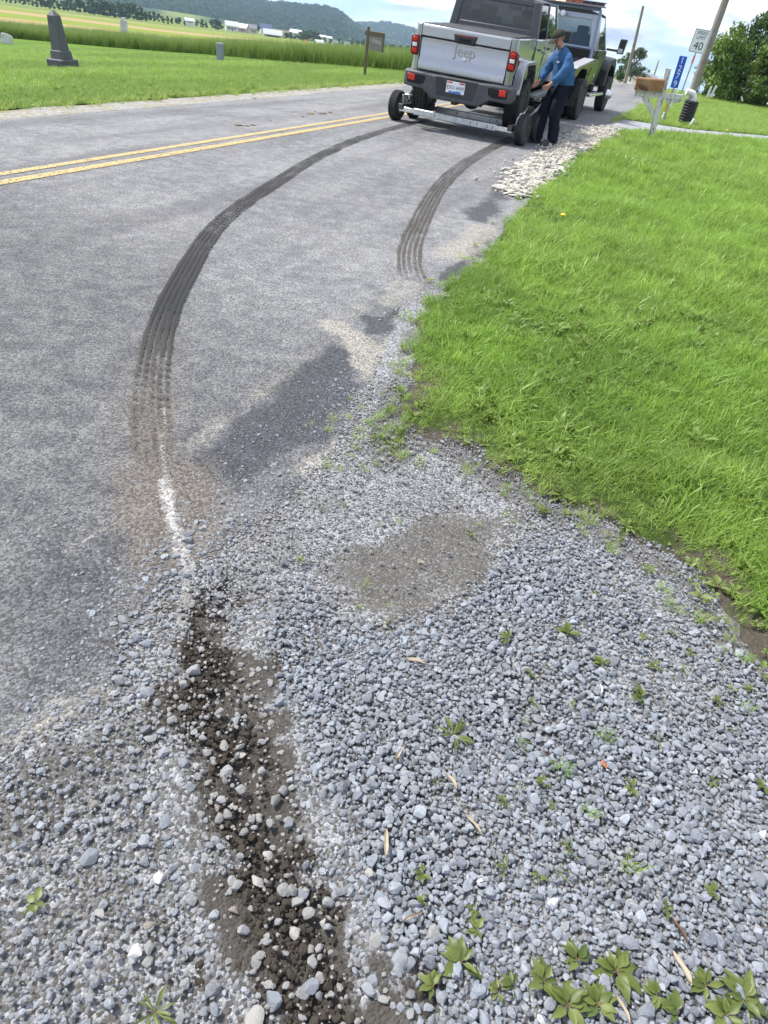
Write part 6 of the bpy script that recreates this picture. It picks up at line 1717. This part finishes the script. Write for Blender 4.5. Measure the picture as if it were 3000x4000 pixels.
# blue house-number plate
def number_sign():
    M_BL = mat('blue_sign_sheet', (.010, .10, .52), .4, var=.05); M_WH = mat('white_lettering', (.82, .83, .85), .5)
    d = ray(2588, 498); dist = 16.9; hh = math.hypot(d.x, d.y); b = Vector((d.x / hh * dist, d.y / hh * dist, 0.0))
    b = ground(2590, 478)
    M_, h = frame_to(b, 2672, 216, -.35)
    T = empty('house_number_sign', M_, 'blue house number sign reading 1279 beside the mailbox post', 'sign')
    mb = MB(); mb.box((0, .012, h * .5), (.05, .02, h)); mb.build('post', M_STEEL, T)
    mb = MB(); mb.box((0, -.006, h * .77), (.128 * h, .006, .46 * h)); p = mb.build('panel', M_BL, T, bev=.002)
    for i, c in enumerate('1279'):
        link('lettering', text_mesh(c, .130 * h, .001, M_WH), p, Matrix.Translation((0, -.011, h * (.935 - .112 * i))) @ Matrix.Rotation(math.pi / 2, 4, 'X'))
    return M_, h
number_sign()
def stick(name, px0, py0, px1, py1, wd, m, label, cat, dist=None, depth=None):
    b = ground(px0, py0)
    if dist:
        d = ray(px0, py0); hh = math.hypot(d.x, d.y); b = Vector((d.x / hh * dist, d.y / hh * dist, CAM_H + d.z / hh * dist))
    M_, h = frame_to(b, px1, py1, -.3)
    mb = MB(); mb.box((0, 0, h / 2), (wd, depth or wd, h)); o = mb.build(name, m, None, bev=.004); o.matrix_world = M_
    return tag(o, label, cat)
M_YPL = mat('yellow_plastic', (.80, .48, .01), .5, var=.06); M_WPL = mat('white_plastic', (.78, .79, .78), .5, var=.06, dirt=(.5, .5, .44), dirt_amt=.4)
stick('yellow_marker', 2588, 452, 2624, 354, .055, M_YPL, 'yellow plastic utility marker between the mailbox post and a white stake', 'marker', None, .02)
stick('white_stake', 2614, 424, 2649, 350, .05, M_WPL, 'thin white stake standing just right of the yellow marker', 'stake')
stick('white_stake', 2763, 377, 2780, 334, .075, M_WPL, 'left one of two white stakes in front of the big shrubs', 'stake', 36, .04)
stick('white_stake', 2776, 377, 2800, 332, .075, M_WPL, 'right one of two white stakes in front of the big shrubs', 'stake', 36, .04)
# black corrugated riser with its white elbow, and two white pipe stubs
def riser():
    b = ground(2671, 486); M_, h = frame_to(b, 2706, 390, 0)
    M_BK = mat('black_corrugated_plastic', (.014, .015, .016), .45, var=.2)
    T = empty('corrugated_pipe', M_, 'black corrugated plastic riser pipe standing on the grass by the thick pole', 'pipe')
    r = .325 * h; prof = [(r * .5, 0)]
    n_ = 9
    for i in range(n_):
        z = h * i / n_; d_ = h / n_
        prof += [(r * .93, z), (r, z + d_ * .2), (r, z + d_ * .62), (r * .93, z + d_ * .8)]
    prof += [(r * .93, h), (r * .80, h), (r * .80, h - .04), (.001, h - .04)]
    mb = MB(); mb.lathe(prof, (0, 0, 0), 'z', 28); mb.build('shell', M_BK, T, True)
    E_ = empty('vent_elbow', M_ @ Matrix.Translation((0, 0, h)), 'white plastic elbow pipe on top of the black corrugated riser', 'pipe')
    mb = MB(); q = .115 * h
    mb.tube([(.02, 0, -.06), (.02, 0, .10 * h), (-.01, 0, .20 * h), (-.08 * h, 0, .27 * h), (-.20 * h, 0, .30 * h), (-.36 * h, 0, .30 * h)], [q, q, q * 1.05, q * 1.08, q * 1.05, q * 1.05], 16)
    mb.build('bend', M_WPL, E_, True)
    mb = MB(); mb.tube([(-.34 * h, 0, .30 * h), (-.42 * h, 0, .30 * h)], q * 1.22, 16); mb.tube([(.02, 0, -.03), (.02, 0, .05 * h)], q * 1.2, 16); mb.build('collar', M_WPL, E_, True)
riser()
for px, py, tx, ty, lab in ((2690, 495, 2712, 468, 'short white pipe stub leaning by the foot of the black corrugated riser'), (2583, 472, 2598, 442, 'short white pipe stub behind the foot of the mailbox post')):
    b = ground(px, py); tp = above(b, tx, ty); ax = tp - b; r = ax.length * .22
    mb = MB(); mb.tube([(0, 0, -.03), tuple(ax * .6), tuple(ax)], [r * .8, r * .9, r], 14); mb.tube([tuple(ax * .93), tuple(ax * 1.06)], r * 1.15, 14)
    o = mb.build('pipe_stub', M_WPL, None, True); o.location = b; tag(o, lab, 'pipe')
# ================================================================== TREES
def foliage_mat(name, dark, light, trans=.25):
    n = N(name); p = n.obj()
    info = n.new('ShaderNodeObjectInfo')
    t = n.math('ADD', n.math('MULTIPLY', n.attr('tint'), .8), n.math('MULTIPLY', info.outputs['Random'], .2))
    c = n.mix(t, dark, light)
    n.fin(c, .55, .3)
    tr = n.new('ShaderNodeBsdfTranslucent'); n.put(tr.inputs[0], c)
    ms = n.new('ShaderNodeMixShader'); ms.inputs[0].default_value = trans
    n.t.links.new(n.b.outputs[0], ms.inputs[1]); n.t.links.new(tr.outputs[0], ms.inputs[2]); n.t.links.new(ms.outputs[0], n.o.inputs[0])
    return n.mat
M_FOL_L = foliage_mat('light_foliage', (.080, .150, .022), (.20, .29, .065))
M_FOL_D = foliage_mat('dark_foliage', (.040, .085, .020), (.115, .185, .050))
M_FOL_S = foliage_mat('silvery_foliage', (.070, .100, .050), (.17, .21, .12))
M_FOL_F = foliage_mat('far_foliage', (.028, .062, .018), (.085, .140, .035), .1)
M_BARK = mat('bark', (.10, .08, .06), .9, var=.3, vs=6, bump=.5, bs=20)
def crown_mesh(seed, n_leaf, leaf, mats, squash=1.0, lobes=14, low=.12):
    """unit crown: 1 high, about 1 wide; leaf-sized faces in uneven clumps with gaps"""
    r = np.random.default_rng(seed)
    cs = []
    for _ in range(lobes):
        z = r.uniform(low, .93); k = math.sin(math.pi * min(1, (z - low + .16) / (1.16 - low))) ** .7
        a = r.uniform(0, 6.28); q = k * .5 * r.uniform(.25, .82)
        cs.append((q * math.cos(a), q * math.sin(a), z, r.uniform(.10, .20), r.random()))
    cs = np.array(cs)
    pick = r.integers(0, lobes, n_leaf)
    c = cs[pick]
    d = r.normal(size=(n_leaf, 3)); d /= np.linalg.norm(d, axis=1)[:, None]
    rad = c[:, 3] * r.random(n_leaf) ** .4 * r.uniform(.7, 1.25, n_leaf)
    P = c[:, :3] + d * rad[:, None] * np.array([1.15, 1.15, .8])
    nrm_ = d + r.normal(0, .6, (n_leaf, 3)); nrm_ /= np.linalg.norm(nrm_, axis=1)[:, None]
    t = np.cross(nrm_, r.normal(size=(n_leaf, 3))); t /= np.linalg.norm(t, axis=1)[:, None]
    b = np.cross(nrm_, t)
    s = leaf * r.uniform(.6, 1.3, n_leaf)[:, None]
    V = np.stack([P - t * s * .5, P + b * s * .32 + nrm_ * s * .1, P + t * s * .5, P - b * s * .32 + nrm_ * s * .1], 1).reshape(-1, 3)
    V[:, :2] *= squash
    F = np.arange(n_leaf * 4).reshape(-1, 4)
    tint = np.repeat(np.clip(.25 + .5 * c[:, 4] + r.normal(0, .16, n_leaf), 0, 1), 4)
    return np_mesh('crown', V, F, mats, False, dict(tint=tint)), cs
def trunk_mesh(cs, seed, mats, r0=.035, squash=1.0):
    mb = MB(); r = random.Random(seed)
    mb.tube([(0, 0, -.05), (.01, 0, .2), (-.01, .01, .45), (.0, 0, .8)], [r0, r0 * .8, r0 * .55, r0 * .15], 7)
    for c in cs[::2]:
        z = max(.06, c[2] * .5); mb.tube([(0, 0, z), (c[0] * .5 * squash, c[1] * .5 * squash, (z + c[2]) / 2 + .02), (c[0] * squash, c[1] * squash, c[2])], [r0 * .4, r0 * .25, r0 * .08], 5)
    return mb.mesh('trunk', mats, True)
def tree(base, h, wd, crown, trunk, label, name='tree', cat='tree', group=None, rz=0):
    e = empty(name, Matrix.Translation(base) @ Matrix.Rotation(rz, 4, 'Z') @ Matrix.Diagonal((wd, wd, h, 1)), label, cat, group)
    link('trunk', trunk, e); link('crown', crown, e)
    return e
def depth_px(p):
    """photo pixels per metre across at a point"""
    q = CAM_M.transposed() @ (p - Vector((0, 0, CAM_H))); return CAM_F / -q.z
def px_tree(bx, by, tx, ty, hw, kind, label, seed, dist=None, name='tree', n=5200, leaf=.058, group=None, low=.08):
    if dist is None: b = ground(bx, by)
    else:
        d = ray(bx, by); hh = math.hypot(d.x, d.y); b = Vector((d.x / hh * dist, d.y / hh * dist, CAM_H + d.z / hh * dist))
    h = (above(b, tx, ty) - b).length
    wd = 2 * hw / depth_px(b)
    m = {'l': M_FOL_L, 'd': M_FOL_D, 's': M_FOL_S, 'f': M_FOL_F}[kind]
    cr_, cs = crown_mesh(seed, n, leaf, [m], 1.0, 22, low)
    return tree(b, h, wd, cr_, trunk_mesh(cs, seed, [M_BARK], .03), label, name, 'tree' if name == 'tree' else 'shrub', group, seed)
px_tree(2790, 392, 2872, 74, 96, 'l', 'light yellow green tree right of the thick utility pole', 1)
px_tree(2880, 402, 2990, 44, 95, 'd', 'tall dark green tree behind the light green one', 2, 42)
px_tree(2960, 412, 3060, 160, 100, 'l', 'leafy tree in front of the silvery one', 14, 40.5)
px_tree(2985, 415, 3100, 20, 105, 's', 'silvery green tree at the right edge', 3, 41.5)
px_tree(3110, 432, 3240, 40, 110, 'd', 'dark tree standing farthest right in the row', 4, 42)
px_tree(2712, 374, 2752, 226, 40, 'd', 'dark shrub showing behind the thick utility pole', 5, None, 'shrub', 1800, .07)
px_tree(2748, 379, 2785, 255, 44, 'l', 'light green shrub behind the two white stakes', 6, None, 'shrub', 2200, .07)
px_tree(2838, 394, 2875, 285, 62, 'd', 'low dark shrub under the light green tree', 7, None, 'shrub', 2200, .07)
px_tree(2925, 405, 2962, 290, 62, 'l', 'low light shrub under the tall dark green tree', 8, 39.5, 'shrub', 2200, .07)
px_tree(3000, 414, 3040, 300, 62, 'd', 'low dark shrub at the right edge under the silvery tree', 9, 39.5, 'shrub', 2200, .07)
px_tree(2462, 312, 2498, 178, 50, 's', 'grey green tree behind the slim distant utility pole', 10, 105, 'tree', 1800, .075)
px_tree(2420, 318, 2452, 205, 36, 'd', 'dark round tree beside the tow truck mirror', 11, 108, 'tree', 1400, .08)
px_tree(2508, 315, 2530, 262, 24, 'd', 'small dark tree above the left end of the brown mailbox', 12, 112, 'tree', 900, .09)

# far trees in the valley: one of each kind, then copies
FAR = []
for i in range(6):
    cr_, cs = crown_mesh(60 + i, 900, .20, [M_FOL_F if i % 3 else M_FOL_D], 1.0, 16, .0)
    FAR.append((cr_, trunk_mesh(cs[:4], i, [M_BARK], .04)))
def at_ray(px, py, dist):
    d = ray(px, py); hh = math.hypot(d.x, d.y); return Vector((d.x / hh * dist, d.y / hh * dist, CAM_H + d.z / hh * dist))
rr = random.Random(3)
xs = list(range(-25, 690, 17))
for i, px in enumerate(xs):
    by = np.interp(px, [-200, 0, 260, 450, 680], [-26, 3, 38, 62, 92]) + rr.uniform(-3, 1)
    hp = np.interp(px, [-200, 0, 150, 300, 420, 520, 600, 690], [20, 18, 26, 40, 54, 48, 34, 20]) * rr.uniform(.8, 1.15)
    dist = 560 + rr.uniform(-25, 25)
    b = at_ray(px, by, dist); b.z = min(b.z, float(terrain(b.x, b.y)) + 2.5)
    h = hp / 4000 * dist
    cr_, tk = FAR[i % 6]
    lab = '%s dark tree in the far tree line %s' % ('tall' if hp > 38 else 'low', 'left of the obelisk' if px < 190 else 'between the obelisk and the slender white gravestone' if px < 480 else 'right of the slender white gravestone')
    tree(b, h, h * rr.uniform(.75, 1.05), cr_, tk, lab, 'tree', 'tree', lab.replace(' tree in', ' trees in'), i * 1.3)
for i, (px, py, hp) in enumerate([(700, 92, 26), (722, 96, 18), (770, 100, 24), (790, 102, 28), (806, 104, 22), (828, 107, 34), (846, 110, 38), (862, 112, 30), (884, 124, 22), (905, 124, 26), (930, 130, 18), (985, 135, 24), (1010, 118, 20), (880, 128, 16), (938, 134, 14), (966, 140, 14), (1020, 150, 16), (1048, 156, 13), (1098, 150, 20), (1106, 158, 14), (1140, 148, 16), (1270, 160, 18), (1232, 182, 12), (1262, 184, 10), (1118, 150, 26), (1135, 152, 30), (1152, 155, 22), (1172, 158, 36), (1190, 160, 44), (1208, 163, 50), (1226, 166, 46), (1242, 160, 36), (1290, 172, 24), (1322, 176, 28), (1338, 178, 22), (1376, 182, 26), (1395, 184, 30), (1418, 188, 34), (1440, 190, 30), (1470, 196, 26), (1500, 200, 32), (1530, 206, 38), (1560, 210, 36), (1590, 214, 40), (1620, 222, 40)]):
    dist = 640 + rr.uniform(-30, 30) if px < 1400 else 420 + rr.uniform(-30, 30)
    b = at_ray(px, py + 3, dist); h = hp / 4000 * dist
    cr_, tk = FAR[(i * 5 + 1) % 6]
    lab = '%s green tree in the valley, %s' % ('tall' if hp > 29 else 'low', 'between the leftmost far house and the long white house' if px < 870 else 'among the white and pinkish houses' if px < 1100 else 'in the clump right of the long pinkish building' if px < 1260 else 'among the last small houses' if px < 1410 else 'behind the wooden sign')
    tree(b, h, h * rr.uniform(.8, 1.1), cr_, tk, lab, 'tree', 'tree', lab.replace(' tree ', ' trees '), i * 2.1)

# wooded hillsides: crowns one could not count
def forest():
    blobs = []
    for i in range(4):
        c, _ = crown_mesh(400 + i, 60, .42, [M_FOREST], 1.0, 6, .1); blobs.append(c)
    for (X, Y, Z), n, sc, sd in ((H1, 22000, 9, 1), (H2, 6500, 11, 2)):
        a = np.random.default_rng(sd)
        i = a.random(n) * (X.shape[0] * .68); j = a.random(n) * (X.shape[1] - 1.01)
        i0, j0 = i.astype(int), j.astype(int); fi, fj = i - i0, j - j0
        def L(A): return (A[i0, j0] * (1 - fi) + A[i0 + 1, j0] * fi) * (1 - fj) + (A[i0, j0 + 1] * (1 - fi) + A[i0 + 1, j0 + 1] * fi) * fj
        x, y, z = L(X), L(Y), L(Z)
        s = sc * a.uniform(.7, 1.4, n)
        scatter('hill_forest', np.stack([x, y, z - 3.5], 1), np.stack([np.zeros(n), np.zeros(n), a.uniform(0, 6.28, n)], 1), np.stack([s, s, s * .85], 1), blobs, dict(tone=np.clip(.2 + .8 * (fbm(x / 120, y / 120, 4, 5)) + a.normal(0, .2, n), 0, 1)), 'unbroken green forest covering the hill across the valley')
n = N('forest_crowns'); _c = n.mix(n.attr('tone', True), (.022, .060, .020), (.080, .150, .036)); M_FOREST = n.fin(_c, .9, .1)
forest()

# ================================================================== HOUSES IN THE VALLEY AND SHEDS BEYOND THE CREST
M_WIN = mat('dark_window', (.03, .035, .045), .15)
WALLS = {'white': mat('white_siding', (.74, .73, .70), .7), 'pink': mat('pinkish_brick', (.52, .36, .31), .8), 'cream': mat('cream_siding', (.62, .55, .44), .7), 'grey': mat('grey_siding', (.42, .43, .45), .7)}
ROOFS = {'light': mat('pale_metal_roof', (.62, .63, .65), .4), 'grey': mat('grey_shingle_roof', (.23, .23, .25), .8), 'navy': mat('navy_roof', (.045, .075, .16), .6), 'brown': mat('brown_roof', (.20, .13, .10), .8), 'red': mat('red_roof', (.45, .12, .06), .7)}
def house(px, py, wpx, hpx, dist, wall, roof, label, yaw=0, depth=.8, nwin=4, pitch=.42, kind='house', group=None):
    b = at_ray(px, py, dist)
    s = depth_px(b); L = wpx / s; H = hpx / 4000 * dist
    az = math.atan2(b.x, b.y)
    T = empty(kind, Matrix.Translation(b - Vector((0, 0, 0))) @ Matrix.Rotation(-az + yaw, 4, 'Z'), label, 'house' if kind == 'house' else kind.replace('_', ' '), group)
    D = L * depth; hw = H * (1 - pitch)
    mb = MB(); mb.box((0, 0, (hw - 3) / 2), (L, D, hw + 3)); mb.prism([(-D / 2, hw), (D / 2, hw), (0, H * .96)], -L / 2 + .05, L / 2 - .05, 'x'); wl = mb.build('wall', WALLS[wall], T)
    ov = .06 * L
    mb = MB(); mb.prism([(-D / 2 - ov, hw - ov * .6), (0, H), (D / 2 + ov, hw - ov * .6), (D / 2 + ov, hw - ov * .6 + .25), (0, H + .25), (-D / 2 - ov, hw - ov * .6 + .25)], -L / 2 - ov, L / 2 + ov, 'x'); mb.build('roof', ROOFS[roof], T)
    for k in range(nwin):
        x = L * (-.38 + .76 * (k + .5) / nwin)
        mb = MB(); mb.box((x, -D / 2 - .03, hw * .55), (L * .085, .06, hw * .34)); mb.build('window', M_WIN, T)
    if kind == 'house':
        mb = MB(); mb.box((L * .05, -D / 2 - .04, hw * .34), (L * .06, .08, hw * .68)); mb.build('door', M_WIN, T)
        mb = MB(); mb.box((L * .25, D * .1, H * .97), (L * .07, L * .07, H * .22)); mb.build('chimney', ROOFS['brown'], T)
    return T
house(739, 92, 34, 20, 620, 'white', 'light', 'small white house leftmost of the far houses, at the end of the tree line', .3)
house(904, 122, 46, 38, 620, 'white', 'light', 'long white house with pale roof, left of the pinkish houses', .15, .6, 6)
house(950, 128, 36, 34, 640, 'pink', 'light', 'pinkish house with light roof right of the long white house', -.4)
house(984, 130, 34, 34, 650, 'cream', 'grey', 'cream house with grey roof between pinkish house and navy roofed building', .4)
house(1038, 122, 44, 28, 700, 'white', 'navy', 'white building with dark navy roof, tallest of the far houses', .1, .8, 5, .55)
house(1064, 150, 66, 34, 600, 'pink', 'light', 'long low pinkish building below the navy roof', .1, .35, 8, .5)
house(1156, 142, 42, 26, 720, 'white', 'light', 'white house with pale roof between navy roofed building and the dense trees', -.3)
house(1194, 168, 10, 12, 560, 'pink', 'red', 'tiny shed with red roof in front of the dense far trees', .2, .8, 1, .4, 'shed')
house(1246, 178, 34, 22, 600, 'grey', 'light', 'grey shed with pale roof in front of two white roofed houses', .5, .8, 2, .45, 'shed')
house(1258, 153, 24, 16, 720, 'white', 'light', 'white house just right of the dense trees, left one of a close pair', .3)
house(1284, 158, 22, 16, 730, 'white', 'light', 'white house just right of the dense trees, right one of a close pair', .2)
house(1308, 178, 24, 18, 620, 'white', 'grey', 'white house standing low between the shed and the last house', .5)
house(1354, 182, 20, 16, 620, 'white', 'grey', 'small white house rightmost of the far houses, left of the wooden sign', .4)
house(1120, 140, 24, 18, 700, 'cream', 'brown', 'small cream house with brown roof right of the long pinkish building', -.2)
def shed(px, py, wpx, hpx, dist, yaw, label, wall='white', roof='light'):
    return house(px, py, wpx, hpx, dist, wall, 'grey', label, yaw, 1.5, 0, .36, 'shed')
shed(2446, 352, 66, 66, 120, 1.15, 'white gabled shed beyond the crest, behind the slim distant pole')
shed(2520, 352, 60, 58, 128, 1.2, 'second white shed, mostly hidden behind the brown mailbox')

# ================================================================== AIR
def haze():
    top = max(float(H1[2].max()), float(H2[2].max()), 6) + 25; me = MB(); me.box((0, 0, (top - 260) / 2), (9800, 9800, top + 260))
    n = N('air'); n.t.nodes.remove(n.b)
    v = n.new('ShaderNodeVolumePrincipled'); v.inputs['Color'].default_value = (.55, .74, .95, 1); v.inputs['Density'].default_value = HAZE_D
    v.inputs['Anisotropy'].default_value = .2
    n.t.links.new(v.outputs[0], n.o.inputs['Volume'])
    o = me.build('haze', n.mat); tag(o, kind='stuff')
    return o
HAZE_D = .00018
if HAZE_ON: haze()
